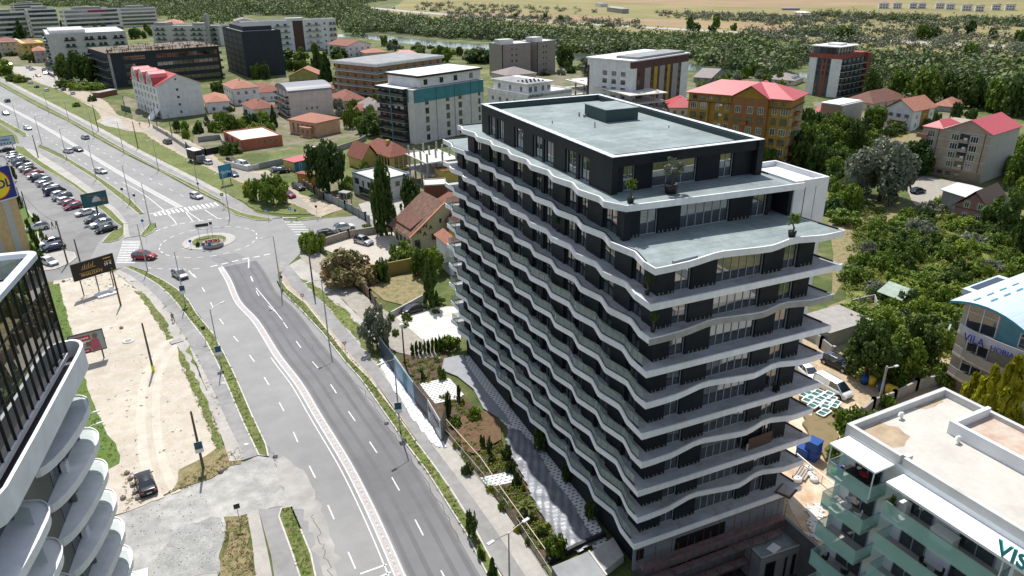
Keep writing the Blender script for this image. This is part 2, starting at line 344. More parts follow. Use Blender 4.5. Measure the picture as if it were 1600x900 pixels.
# west side of the southern road: verge, path, thin grass, pale path, sand lot
KW=[(203,417),(230.5,426),(258,440),(278,453),(294,469),(308,492),(333,522),(350,553),(364,580.5),(375,605.5),(394,650),(415,694),(419.4,714)]
KW2=[(195,418),(222,430),(248,446),(266,462),(281,480),(296,500),(320,530),(336,560),(350,590),(363,620),(380,660),(399,700),(405,712)]
KW3=[(186,422),(205,432),(230,450),(250,470),(268,495),(284,520),(303,550),(318,580),(333,610),(346,640),(362,675),(378,705),(380,720)]
KW4=[(178,426),(190,434),(214,453),(232,472),(250,497),(268,525),(285,555),(300,585),(314,612),(328,640),(345,680),(357,715),(358,722)]
SL=[(86,440),(150,426),(178,426)]
islands([KW+KW2[::-1]],'grass_verge',GRASS,.13)
islands([KW2+KW3[::-1]],'path',PATH,.135,False)
islands([KW3+KW4[::-1]],'pavement',CONCP,.14,False)
islands([[(222,457),(240,478),(262,508),(270,530),(262,533),(246,505),(228,475),(212,455)],[(280,545),(296,570),(320,615),(350,700),(340,706),(318,650),(300,600),(282,565)],[(295,540),(303,556),(318,590),(326,610),(322,612),(308,580),(292,550)]],'grass_strip',GRASS,.16,False,.3)
sand=[(84,440),(150,428),(178,426),(214,453),(250,497),(285,555),(314,612),(345,680),(358,722),(335,738),(270,768),(200,800),(150,815),(150,900),(-40,900),(60,700),(110,590),(96,500)]
islands([sand],'sand_lot',SAND,.10,False,.2)
islands([[(84,445),(92,444),(118,540),(142,625),(170,680),(190,712),(186,725),(160,740),(100,760),(30,700),(60,560)]],'lawn',GRASSG,.125,False,.15)
islands([[(285,735),(345,700),(375,698),(380,722),(330,745),(280,765),(262,770)]],'dry_grass',GRASSD,.125,False,.5)
# lower driveway and its island
islands([[(455,793),(470,828),(486,867),(494,905),(510,980),(480,980),(470,905),(455,860),(436,808),(440,795)]],'grass_verge',GRASS,.14,True,0)
islands([[(436,796),(448,793),(458,860),(472,905),(490,980),(440,980),(424,870),(404,797)]],'path',PATH,.13,False)
islands([[(386,803),(404,797),(420,870),(440,980),(410,980),(400,905),(394,845)]],'pavement',CONCP,.135,False)
islands([[(352,812),(386,805),(400,905),(416,980),(330,980),(345,900),(360,860)]],'dry_grass',GRASSD,.12,False,.6)
rough=[(358,722),(382,720),(402,712),(422,716),(440,760),(455,792),(430,795),(385,803),(352,812),(345,850),(335,960),(130,980),(150,815),(200,800),(270,768),(330,745)]
m=M(); m.prism(ragged(w2(rough),1.5,.3),0,.05,bottom=False)
struct(m,'driveway',mat('worn_concrete',(.31,.305,.29),.9,.15,.25,col2=(.42,.41,.385),edge=(.42,.62),bump=.4,bscale=10,big=[(.8,.8,1.1,5),(9,.85,1.1,3)]))
m=M(); m.prism(ragged(w2([(288,820),(330,808),(352,812),(340,900),(240,905),(255,850)]),1,.5),0,.07,bottom=False); struct(m,'gravel_patch',mat('gravel_grey',(.3,.3,.29),.95,.3,6,bump=1,bscale=12,big=[(.6,.8,1.15,4)]))
# north arm, west side: island tip, verge, paths, grass, parking
islands([[(62,226),(100,244),(140,267.5),(175,291),(205,312.5),(225,334),(217,335),(200,321),(150,281),(100,250),(58,230)],[(242.5,349),(244,357),(238,363),(225,370),(219,368),(226,360),(235,350)]],'grass_verge',GRASS,.13)
islands([[(59,230),(100,250),(150,281),(200,321),(217,335),(238,346),(232,356),(222,368),(205,371),(200,352),(186,331),(150,300),(100,264),(50,233)]],'path',PATH,.115,False)
islands([[(50,233),(100,264),(150,300),(186,331),(200,352),(203,371),(194,373),(194,350),(175,330),(120,289),(60,250),(38,233)]],'pavement',CONCP,.12,False)
islands([[(25,228),(38,231),(60,250),(120,289),(175,330),(194,350),(194,367),(186,375),(172,379),(160,379),(172,365),(190,355),(180,348),(158,328),(146,320),(130,303),(112,289),(90,276),(70,266),(48,250),(22,236)]],'grass_verge',GRASS,.125,True,0)
islands([[(-40,150),(0,186),(42,209),(41,213),(36,214),(0,193),(-40,170)]],'grass_verge',GRASS,.13)
islands([[(-40,172),(0,195),(26,212),(30,224),(18,222),(0,222),(-30,222)]],'grass_verge',GRASS,.12,False)
m=M(); m.sheet(w2([(-30,222),(24,230),(55,258),(100,286),(130,304),(155,330),(186,354),(165,368),(155,378),(120,440),(60,440),(30,330),(5,260),(-30,240)]),.014); struct(m,'parking_lot',ASPHP)
islands([[(30,318),(40,325),(58,350),(60,372),(72,392),(66,410),(40,400),(20,340)]],'lawn',GRASSG,.12,True)
islands([[(72,398),(97,392),(116,395),(119,403),(108,412),(86,421),(66,424)]],'pavement',CONCP,.12,True)
# north arm, east side
NE=[(-60,103),(0,131),(15,141),(60,165),(107,188),(150,213),(195,238),(247,264),(300,293),(342,314)]
NE2=[(-60,98),(0,127),(20,138),(65,162),(112,187),(160,214),(205,240),(255,266),(305,290),(345,312)]
NE3=[(-60,93),(0,122),(25,137),(70,160),(118,185),(166,211),(210,236),(258,260),(312,288),(352,309)]
NE4=[(-60,91),(0,119),(30,135),(75,158),(122,182),(172,208),(214,232),(262,256),(318,284),(358,305)]
islands([NE+NE2[::-1]],'grass_verge',GRASS,.13)
islands([NE2+NE3[::-1]+[]],'path',PATH,.12,False)
islands([NE3+NE4[::-1]],'pavement',CONCP,.125,False)
islands([[(342,314),(345,312),(352,309),(358,305),(380,318),(400,333),(420,337),(441,340),(415,344),(400,344),(375,336)]],'path',PATH,.115,False)
islands([[(350,325),(352,322),(362,326),(378,333),(400,338),(424,342),(424,345),(400,344.5),(368,336)],[(442,343),(470,341),(500,339),(502,342),(470,345),(450,345)]],'grass_verge',GRASS,.13,True)
slope=[(-20,100),(17,112),(32,120),(60,130),(87,139),(120,155),(150,172),(158,184),(150,190),(165,197),(200,205),(225,208),(237,218),(262,232),(300,252),(320,262),(350,275),(380,288),(400,295),(430,312),(460,320),(487,334),(455,336),(420,333),(400,329),(378,315),(358,305),(318,284),(262,256),(214,232),(172,208),(122,182),(75,158),(30,135),(-20,112)]
islands([slope],'grass_slope',GRASS,.14,False,.3)
lane=[(-20,90),(17,104),(55,104),(80,106),(88,118),(105,138),(135,143),(165,158),(185,180),(215,190),(245,196),(270,208),(300,222),(330,240),(352,258),(400,268),(418,266),(450,292),(475,305),(507,315),(540,325),(500,341),(487,334),(460,320),(430,312),(400,295),(350,275),(300,252),(262,232),(237,218),(225,208),(200,205),(165,197),(150,190),(158,184),(150,172),(120,155),(87,139),(60,130),(17,112)]
m=M(); m.prism(ragged(w2(lane),2,.4),0,.09,bottom=False); struct(m,'dirt_lane',DIRT)
m=M(); m.prism(ragged(w2([(17,104),(50,104),(80,106),(88,118),(100,135),(80,138),(60,128),(20,110)]),2,.4),0,.11,bottom=False)
m.prism(ragged(w2([(160,182),(185,185),(205,203),(180,201),(158,196)]),2,.6),0,.11,bottom=False); struct(m,'concrete_apron',CONCP)
m=M(); m.prism(ragged(w2([(225,205),(245,200),(300,226),(352,262),(400,272),(420,270),(450,296),(480,318),(500,335),(440,308),(400,290),(300,248)]),2,.4),0,.1,bottom=False); struct(m,'gravel_lane',COBB)
# roundabout
def disc(m,r,z0,z1,c=RC,n=48,mi=0): m.prism([(c[0]+r*math.cos(2*PI*k/n),c[1]+r*math.sin(2*PI*k/n)) for k in range(n)],z0,z1,mi,bottom=False)
m=M(); disc(m,5.35,0,.1); struct(m,'roundabout_apron',mat('apron_paving',(.38,.36,.34),.85,.15,2))
m=M(); disc(m,3.6,.1,.22); struct(m,'roundabout_kerb',KERB)
m=M(); disc(m,3.45,.1,.26); struct(m,'roundabout_grass',GRASS)
# yards and side plots
m=M(); m.sheet(w2([(486,382),(545,364),(600,358),(650,378),(620,410),(600,415),(560,412),(530,400)]),.12); struct(m,'forecourt',mat('beige_paving',(.42,.38,.33),.85,.12,.6,bump=.2,bscale=10))
m=M(); m.sheet(w2([(565,440),(655,428),(668,460),(640,480),(600,470)]),.13); struct(m,'garden_lawn',GRASSD)
m=M(); m.sheet(w2([(616,495),(650,480),(720,480),(720,532),(664,535)]),.15); struct(m,'forecourt',CONCW)
m=M(); m.sheet(w2([(560,320),(607,305),(690,340),(700,370),(640,375),(572,340)]),.12); struct(m,'courtyard',CONCP)
# building site ground on the right
m=M(); m.sheet([(19.3,-30),(19.3,2),(24.0,8),(24,32),(40,40),(60,34),(75,20),(90,-5),(80,-40),(40,-40)],.02)
struct(m,'site_ground',mat('site_earth',(.36,.29,.2),.95,.15,.2,col2=(.46,.35,.22),edge=(.42,.6),bump=.5,bscale=3,big=[(2,.8,1.1,4)]))
m=M(); m.sheet(ragged([(19.6,-30),(19.6,0),(27,12),(40,19),(46,24),(43,12),(35,5),(34,-30)],1.5,.5),.05); struct(m,'yard',ORSOIL)

def jag(l,amp=.25,n=7):
    q=smooth(w2(l),n); return [(x+random.uniform(-amp,amp),y+random.uniform(-amp,amp)) for x,y in q]
m=M()
for l in ([(289,464),(306,488),(330,520),(350,552),(366,580)],[(486,803),(500,840),(508,870),(520,905)],[(415,694),(430,716),(428,735)],[(470,520),(500,560),(530,600),(560,640)],[(560,600),(600,655),(640,715),(690,790),(720,850)],[(180,400),(230,392),(260,398)],[(340,400),(365,412),(385,430)],[(205,345),(225,360),(230,380)],[(250,450),(262,470),(285,510)],[(232,430),(250,446),(262,462)]):
    m.ribbon(jag(l),.07,.0175)
struct(m,'asphalt_crack',mat('crack_tar',(.09,.09,.09),.9,.2,1))
m=M(); m.prism(ragged(w2([(418,725),(440,712),(470,735),(482,760),(500,800),(490,812),(470,800),(455,793),(440,760)]),1.2,.5),.008,.0165,bottom=False)
m.sheet(ragged(w2([(480,770),(505,800),(520,850),(535,900),(510,905),(490,860),(478,810)]),1,.5),.0162); struct(m,'dust_spill',mat('dusty_asphalt',(.33,.32,.3),.9,.12,.6,big=[(.5,.85,1.1,4)]))
# ------------------------------------------------------------ far fields, river, road
def far(polys,name,mt,z,rag=0):
    m=M()
    for p in polys: m.sheet(ragged(w2(p),12,rag) if rag else w2(p),z)
    return struct(m,name,mt)
FT_=mat('dry_field',(.25,.165,.09),.95,.12,.02,big=[(.008,.88,1.1,4)],col2=(.28,.21,.115)); FY=mat('straw_field',(.24,.2,.085),.95,.15,.02,col2=(.13,.15,.045),edge=(.45,.7),big=[(.01,.8,1.15,4)])
far([[(640,-6),(900,-4),(1300,-3),(1700,-2),(1700,95),(1500,86),(1340,74),(1200,62),(1000,52),(850,40),(700,34),(600,22)]],'far_meadow',FY,.05,4)
far([[(700,20),(800,20),(900,24),(1000,29),(1200,38),(1300,44),(1300,52),(1200,48),(1060,42),(950,36),(800,28),(700,25)],[(900,-3),(1400,-3),(1395,6),(1300,10),(1180,12),(1060,8),(960,3)]],'stubble_field',FT_,.1,2)
far([[(505,6),(600,13),(640,17),(800,30),(880,35),(1030,43),(1200,52),(1340,59),(1400,63),(1500,68),(1620,73),(1620,76.5),(1500,71.5),(1400,66.5),(1340,62),(1200,54.5),(1030,45.5),(880,37),(800,32),(640,19.5),(600,15.5),(505,8)]],'far_road',CONCP,.16)
RIV=mat('river_water',(.07,.095,.085),.12,.1,.02,spec=.6)
far([[(528,54),(560,53),(590,55),(640,60),(700,66),(760,70),(800,75),(900,82),(960,88),(1000,94),(1060,98),(1120,102),(1180,108),(1220,112),(1300,118),(1300,124),(1200,120),(1150,116),(1100,112),(1040,108),(960,100),(900,94),(800,84),(780,80),(720,76),(650,70),(590,63),(560,58),(528,58)]],'river',RIV,.1,2)
far([[(1265,205),(1300,195),(1440,185),(1460,200),(1450,270),(1400,250),(1340,250)],[(1296,345),(1330,325),(1400,330),(1420,340),(1380,370),(1330,420),(1310,470),(1300,400)],[(1285,480),(1320,465),(1400,480),(1420,500),(1350,500),(1320,500)],[(1400,400),(1480,380),(1540,420),(1600,430),(1605,470),(1500,450),(1430,440)]],'dry_meadow',GRASSD,.02,1)
far([[(1420,288),(1450,275),(1520,290),(1530,305),(1500,310),(1440,322),(1420,312)]],'gravel_lot',COBB,.03,1)
far([[(420,238),(560,215),(610,205),(610,240),(560,250),(500,240),(420,262)],[(872,98),(920,104),(910,112),(870,106)],[(440,92),(500,90),(490,105),(440,100)]],'green_plot',GRASS,.02,1)

WFL=mat('wood_floor',(.03,.045,.015),.95,.3,.05,col2=(.06,.07,.025))
far([[(540,50),(530,28),(700,40),(900,56),(1200,76),(1400,88),(1620,110),(1620,152),(1500,132),(1262,102),(1110,107),(1080,94),(960,88),(880,84),(820,68),(700,62),(620,54)],[(-40,3),(-40,-20),(640,-12),(560,8),(540,30),(400,24),(250,9),(80,5)],[(1285,120),(1340,104),(1500,105),(1610,110),(1610,190),(1500,160),(1420,165)]],'wood_floor',WFL,.2,3)
far([[(1330,420),(1370,355),(1470,318),(1500,352),(1560,365),(1605,395),(1605,500),(1500,480),(1430,490),(1380,470),(1340,500),(1318,470)],[(1232,262),(1246,205),(1345,215),(1300,282)],[(1320,520),(1440,480),(1480,500),(1470,590),(1340,600)]],'plot_floor',mat('plot_floor',(.11,.15,.03),.95,.2,.4,col2=(.27,.25,.09),edge=(.42,.66),bump=.8,bscale=5,big=[(9,.7,1.25,2)]),.035,1)

TG=mat('yard_ground',(.2,.175,.125),.95,.2,.12,col2=(.11,.125,.045),edge=(.44,.6),bump=.6,bscale=3,big=[(.4,.8,1.15,4),(4,.85,1.1,3)])
far([[(318,190),(345,165),(440,120),(560,130),(610,150),(650,235),(640,250),(600,240),(570,222),(470,250),(440,238),(345,242),(300,226)],[(190,150),(205,190),(250,196),(240,160)],[(500,300),(560,262),(620,262),(720,262),(720,330),(660,320),(600,350),(560,335)],[(770,110),(950,100),(1090,130),(1090,180),(960,190),(900,170),(780,150)],[(1270,160),(1440,160),(1520,180),(1480,200),(1400,210),(1300,205)],[(0,70),(140,72),(150,105),(60,108),(0,95)]],'yard_ground',TG,.012,1.5)
# ------------------------------------------------------------ the wavy dark tower
WALLD=mat('charcoal_cladding',(.013,.016,.021),.6,.2,.7,spec=.2,big=[(.3,.8,1.3,4)])
GREENM=mat('green_membrane',(.25,.3,.3),.8,.06,.5,big=[(.25,.8,1.12,4),(1.2,.86,1.06,5),(5,.92,1.05,2)])
def panel_joints(m,w_,h_,dark):
    n=m.node_tree.nodes; l=m.node_tree.links; b=n['Principled BSDF']; src=b.inputs['Base Color'].links[0].from_socket
    tc=n.new('ShaderNodeTexCoord'); sx=n.new('ShaderNodeSeparateXYZ'); l.new(tc.outputs['Object'],sx.inputs[0]); ad=n.new('ShaderNodeMath'); l.new(sx.outputs[0],ad.inputs[0]); l.new(sx.outputs[1],ad.inputs[1])
    cb=n.new('ShaderNodeCombineXYZ'); l.new(ad.outputs[0],cb.inputs[0]); l.new(sx.outputs[2 if dark!='flat' else 1],cb.inputs[1])
    if dark=='flat': l.new(sx.outputs[0],cb.inputs[0])
    br=n.new('ShaderNodeTexBrick'); br.offset=.5 if dark=='flat' else 0; br.inputs['Scale'].default_value=1; br.inputs['Brick Width'].default_value=w_; br.inputs['Row Height'].default_value=h_; br.inputs['Mortar Size'].default_value=.015
    br.inputs['Color1'].default_value=(1,1,1,1); br.inputs['Color2'].default_value=(.86,.86,.86,1); br.inputs['Mortar'].default_value=(.55,.55,.55,1) if dark!='pale' else (.8,.8,.8,1); l.new(cb.outputs[0],br.inputs[0])
    mx=n.new('ShaderNodeMixRGB'); mx.blend_type='MULTIPLY'; mx.inputs[0].default_value=1; l.new(src,mx.inputs[1]); l.new(br.outputs[0],mx.inputs[2]); l.new(mx.outputs[0],b.inputs['Base Color'])
panel_joints(WALLD,1.2,3.0,'wall'); panel_joints(GREENM,9,1.0,'flat')
SLABT=mat('slab_screed',(.40,.41,.42),.8,.1,.7,col2=(.31,.28,.26),edge=(.52,.68),big=[(.4,.8,1.08,5),(1.5,.88,1.05,5)])
FASC=mat('slab_fascia',(.80,.80,.81),.6,.03,.4,big=[(.4,.93,1.02,4),(2.2,.9,1.03,5)],stretch=(1,1,.35))
RAWC=mat('raw_fascia',(.33,.31,.29),.85,.2,1)
FRAME=mat('grey_frame',(.28,.31,.34),.4,.05,2)
FRAMED=mat('dark_frame',(.03,.033,.037),.4,.1,2)
GLZ=glass('tower_glass',(.02,.024,.028),.03,ior=2.1)
RAIL=clear('balcony_glass',(.34,.42,.37),.4)
PARG=mat('parapet_green',(.035,.06,.06),.6,.1,1)
CAPW=mat('parapet_cap',(.6,.63,.66),.45,.1,1)
HT=thing('apartment_tower','tall charcoal apartment tower under construction ringed by white wavy balcony slabs','building',(0,0,0))
def zb(k): return 31-3.0*k             # underside of slab k
def left_wave(k):
    sh=-.9 if k%2==0 else 0
    pts=[]; y=51.5; 
    ys=[]
    n=0
    for j in range(12):
        out=2.5+5*j+sh; inn=4.75+5*j+sh
        ys+= [(out,.05),(inn,.62)]
    # bevelled kinks
    res=[]
    for i,(yy,xx) in enumerate(ys):
        if .8<yy<51: 
            px_,nx=ys[max(i-1,0)],ys[min(i+1,len(ys)-1)]
            for t in (-.16,-.05,.05,.16):
                q=px_ if t<0 else nx; a=abs(t); res.append((xx+(q[1]-xx)*a*.9,yy+(q[0]-yy)*a))
    return res[::-1]
def right_edge(k):
    if k%2: return [(0,0),(19.8,0.1)]
    return [(0,0),(1.5,.02),(3.4,.15),(4.2,.3),(6.2,.74),(7.2,.8),(10.6,.25),(11.6,.18),(12.4,.34),(14,.78),(15,.82),(17,.32),(17.8,.3),(19.8,.45)]
def slab_poly(k):
    if k==-1: return [(.45,45.1)]+[(x+.1,y) for x,y in left_wave(k) if 8.6<y<44.5]+[(.35,8.4),(1.4,6.45),(19.5,5.45),(18.7,11),(18.7,45.1)]
    sx=0.0 if k%2 else .15
    return [(.35+sx,51.5)]+[(x+sx*.5,y) for x,y in left_wave(k)]+[(x+(sx if x<1 else 0),y) for x,y in right_edge(k)]+[(18.9,5.2),(18.9,51.5)]
L_OPEN=[(3.3,5.2),(7.9,10.3),(13,14.8),(15.2,17.3),(20.1,22.1),(22.7,24.7),(27.3,29.7),(32.4,34.3),(34.7,36.9),(39.6,41.9),(44.3,46.4)]
def opening_window(parent,axis,u0,u1,plane,z0,h,n,fm,name='window'):
    """glazed unit set back in its opening: axis 'x' runs along the right side, 'y' along the left"""
    wd=M(); d=.22
    def bx_(a0,a1,p0,p1,za,zb_,mi):
        if axis=='x': wd.box((a0,plane+p0,za),(a1,plane+p1,zb_),mi)
        else: wd.box((plane+p0,a0,za),(plane+p1,a1,zb_),mi)
    t=.07
    bx_(u0+t,u1-t,d+.04,d+.06,z0+t,z0+h-t,1)
    bx_(u0,u1,d,d+.1,z0,z0+t,0); bx_(u0,u1,d,d+.1,z0+h-t,z0+h,0)
    for i in range(n+1):
        u=u0+(u1-u0)*i/n; a=max(u0,u-t/2); b=min(u1,u+t/2)
        if i in (0,n): a,b=(u0,u0+t) if i==0 else (u1-t,u1)
        bx_(a,b,d-.01,d+.1,z0+t,z0+h-t,0)
    wd.obj(name,[fm,GLZ],parent)
def wall_run(m,axis,a,b,plane,th,z0,z1,opens,head=.25):
    """wall with full-height openings, head beam kept above them"""
    cur=a
    def bb(u0,u1,za,zb_):
        if u1-u0<.02: return
        if axis=='x': m.box((u0,plane,za),(u1,plane+th,zb_))
        else: m.box((plane,u0,za),(plane+th,u1,zb_))
    for u0,u1 in opens:
        bb(cur,u0,z0,z1); bb(u0,u1,z1-head,z1); cur=u1
    bb(cur,b,z0,z1)
for k in range(-1,10):
    z0=zb(k); z1=z0+.5; poly=slab_poly(k); raw=(k==2)
    fm=FASC
    # slab core and top
    m=M(); inner=poly
    m.prism(poly,z0,z1,0,top=1)
    sl=m.obj('balcony_slab',[fm,GREENM if k<1 else SLABT],HT); 
    # upstand along the edge
    m=M(); edge=poly if k>-1 else poly
    e2=[p for p in edge]
    n_keep=len(poly)-1
    m.ribbon(e2[:n_keep],.14,z1-.002,off=.07,h=.07 if k<7 else .05)
    m.obj('edge_upstand',FASC,HT)
    if raw:
        m=M(); m.ribbon([(x,y-.012) for x,y in right_edge(k)],.02,z0-.02,off=0,h=.54); m.obj('bare_concrete_edge',RAWC,HT)
    # dark gutter on far end
    m=M(); m.box((.8,51.2,z1),(18.7,51.3,z1+.12)) if k>-1 else m.box((.8,44.8,z1),(18.5,44.9,z1+.12)); m.obj('edge_flashing',DARKM,HT); m=M(); m.ribbon([(18.75,5.3),(19.45,1.0)] if k>-1 else [(18.5,11),(18.9,6.2)],.09,z1,h=.14,off=.1); m.obj('edge_flashing',DARKM,HT)
    if k>=3:   # glass balustrade along the wavy left side, as far as the corner
        gl=[(x+.17,y) for x,y in [(poly[0][0],51.2)]+left_wave(k)+[(0.05,.95 if k%2 else .6)]]
        m=M()
        for a,b in zip(gl,gl[1:]): m.add([(a[0],a[1],z1+.1),(b[0],b[1],z1+.1),(b[0],b[1],z1+1.05),(a[0],a[1],z1+1.05)],[(0,1,2,3)])
        bal=m.obj('balustrade_glass',RAIL,HT)
        m=M(); m.ribbon(gl,.07,z1+.02,h=.13); m.obj('balustrade_shoe',DARKM,bal)
        m=M(); m.ribbon(gl,.035,z1+1.05,h=.03)
        L=0
        for a,b in zip(gl,gl[1:]):
            dd=math.hypot(b[0]-a[0],b[1]-a[1])
            if dd>1.5:
                for t in (.03,.5,.97): m.box((a[0]+(b[0]-a[0])*t-.012,a[1]+(b[1]-a[1])*t-.012,z1+.1),(a[0]+(b[0]-a[0])*t+.012,a[1]+(b[1]-a[1])*t+.012,z1+1.05))
        m.obj('glass_joint',mat('joint_grey',(.12,.16,.15),.5,.1,2),bal)
        # side return at the far end
        m=M(); m.add([(.5,51.25,z1),(6,51.25,z1),(6,51.25,z1+1),(.5,51.25,z1+1)],[(0,1,2,3)]); m.obj('balustrade_glass',RAIL,HT)
    elif k in (0,2,1):
        gl=[(x+.3,y) for x,y in left_wave(k)]
        if k!=1:
            m=M(); m.ribbon(gl,.1,z1+.01,h=.09); m.obj('balustrade_shoe',DARKM if k==0 else mat('brown_strip',(.14,.11,.1),.8,.3,2),HT)
# storeys: storey k stands on slab k, up to slab k-1
win_left=[]
for k in range(0,10):
    z0=zb(k)+.5; z1=zb(k-1); m=M()
    th=.35
    if k==0:
        yb,x0,x1=6.85,2.3,17.2; ro=[(3.1,4.9),(7.2,12.5),(15.0,16.7)]; ye=44.2
        wall_run(m,'x',x0,x1,yb,th,z0,z1,ro)
        lo=[(a,b) for a,b in L_OPEN if a>7 and b<44]
        wall_run(m,'y',yb+th,ye,1.45,th,z0,z1,lo)
        m.box((1.45,yb,z0),(2.3,yb+th,z1)); m.box((18.3,5.9,z0),(18.75,8,z1)); m.box((17.2,8.6,z0),(18.6,8.8,z1)); m.box((18.35,8,z0),(18.6,44.2,z1)); m.box((1.8,ye-.3,z0),(18.4,ye,z1))
        m.box((1.2,6.35,z0),(1.9,6.85,z1)); m.box((2.4,6.1,zb(-1)),(3.0,6.9,z1+.001)) if False else None
    else:
        yb,x0,x1=1.3,1.4,17.45; ro=[(3.0,4.6),(7.1,12.0),(14.1,15.7)]; ye=48.4
        if k in (6,7,8,9): ro=[(3.6,5.2),(7.5,12.4),(14.1,15.7)]
        wall_run(m,'x',x0,x1,yb,th,z0,z1,ro)
        lo=L_OPEN
        wall_run(m,'y',yb+th,ye,1.4,th,z0,z1,lo)
        m.box((17.1,yb+th,z0),(17.45,ye,z1)); m.box((1.75,ye-.35,z0),(17.1,ye,z1))
    m.obj('wall',WALLD,HT)
    for i,(a,b) in enumerate(ro): opening_window(HT,'x',a,b,yb,z0,z1-z0-.25,6 if b-a>3 else 2,FRAME)
    for i,(a,b) in enumerate(lo):
        if k<=7 or i%2==0 or True: win_left.append((a,b,1.45 if k==0 else 1.4,z0,z1-z0-.25,k))
    # pale brackets under the cladding along the floor line
    m=M(); x=x0+.15
    while x<x1:
        if not any(a-.1<x<b+.1 for a,b in ro): m.box((x,yb-.03,z0+.03),(x+.06,yb-.005,z0+.24))
        x+=.45+.1*math.sin(x*7)
    m.obj('cladding_bracket',mat('bracket_tan',(.35,.3,.2),.7,.3,9),HT)
# interiors: a pale ceiling and core so that the glass shows depth
win_left.sort(key=lambda q:(q[5],q[0]))
for q in win_left[:70]: opening_window(HT,'y',q[0],q[1],q[2],q[3],q[4],2,FRAMED)
wd=M()
for a,b,pl,z0,h,k in win_left[70:]:
    wd.box((pl+.26,a+.06,z0+.06),(pl+.28,b-.06,z0+h-.06),1)
    for u in (a,(a+b)/2-.03,b-.06): wd.box((pl+.2,u,z0),(pl+.3,u+.06,z0+h),0)
o=wd.obj('window',[FRAMED,GLZ],HT); o['kind']='stuff'; o['label']='lower storey windows behind the glass balustrades'
# penthouse
z0=34.5; z1=37.8
m=M(); po=[(3.4,4.6),(6.4,11.2),(13.7,15.3)]; plo=[(13.7,15.7),(16.2,18.4),(20.9,23.1),(23.5,25.7),(28.2,30.5),(33.5,35.4),(36.1,38.0)]
wall_run(m,'x',1.9,18.1,10.3,.35,z0,z1,po,head=.95); wall_run(m,'y',10.65,40.2,1.9,.35,z0,z1,plo,head=.95)
m.box((17.75,10.65,z0),(18.1,40.2,z1)); m.box((2.25,39.85,z0),(17.75,40.2,z1)); m.box((17.4,9.6,z0),(18.1,10.3,z1)); m.box((1.9,9.75,z0),(2.5,10.3,z1)); m.box((2.5,9.75,z1-.9),(17.4,10.3,z1))
m.obj('penthouse_wall',WALLD,HT)
for a,b in po: opening_window(HT,'x',a,b,10.3,z0,z1-z0-.95,3 if b-a>3 else 2,FRAME)
for a,b in plo: opening_window(HT,'y',a,b,1.9,z0,z1-z0-.95,2,FRAME)
m=M(); m.box((2.25,10.65,36.9),(17.75,39.85,37.15)); rf=m.obj('flat_roof',GREENM,HT)
m=M(); m.box((2.25,10.65,37.15),(2.4,39.85,37.7)); m.box((2.4,39.6,37.15),(17.75,39.85,37.7)); m.box((17.5,10.65,37.15),(17.75,39.6,37.7)); m.box((2.4,10.65,37.15),(17.5,10.8,37.7)); m.obj('parapet_lining',PARG,HT)
m=M(); m.box((1.84,9.7,37.8),(2.42,40.26,37.84)); m.box((2.42,9.7,37.8),(18.16,10.25,37.84)); m.box((17.6,10.25,37.8),(18.16,40.26,37.84)); m.box((2.42,39.7,37.8),(17.6,40.26,37.84))
y=11
while y<40: m.box((1.86,y,37.84),(2.36,y+.05,37.87)); m.box((17.62,y,37.84),(18.12,y+.05,37.87)); y+=1.2
x=3
while x<17: m.box((x,9.74,37.84),(x+.05,10.2,37.87)); m.box((x,39.75,37.84),(x+.05,40.2,37.87)); x+=1.2
m.obj('parapet_cap',CAPW,HT)
m=M(); m.box((10.9,26.3,37.15),(15.0,31.0,38.45)); hb=m.obj('roof_plant_housing',PARG,HT)
m=M(); m.box((10.85,26.25,38.45),(15.05,31.05,38.52)); m.obj('housing_lid',GREENM,hb)
m=M(); m.tube([(8.6,24.6,37.15),(8.6,24.6,37.75)],.07); m.tube([(5.6,28.6,37.15),(5.6,28.6,37.45)],.07); m.tube([(10.2,31,37.15),(10.2,31,37.6)],.1); m.tube([(10.5,30.3,37.15),(10.5,30.3,37.45)],.16); m.tube([(15.4,21,37.15),(15.4,21,37.4)],.06); m.obj('vent_pipe',FRAME,HT)
# white lift tower at the back right corner
m=M(); m.box((18.7,5.75,20),(22.7,12.8,34.2)); m.box((18.7,5.75,0),(22.7,12.8,20)); core=m.obj('lift_tower',WHITEM,HT)
m=M(); m.box((18.7,5.75,34.2),(18.95,12.8,34.7)); m.box((22.45,5.75,34.2),(22.7,12.8,34.7)); m.box((18.95,5.75,34.2),(22.45,6.0,34.7)); m.box((18.95,12.55,34.2),(22.45,12.8,34.7)); m.obj('lift_tower_parapet',WHITEM,core)
m=M(); m.box((19.9,5.73,28),(19.97,5.75,34)); m.box((21.2,5.73,26),(21.23,5.75,34)); m.obj('cladding_joint',DARKM,core)
m=M(); m.box((17.45,12.8,0),(21.0,48.4,34)); m.obj('rear_block',WHITEM,HT)
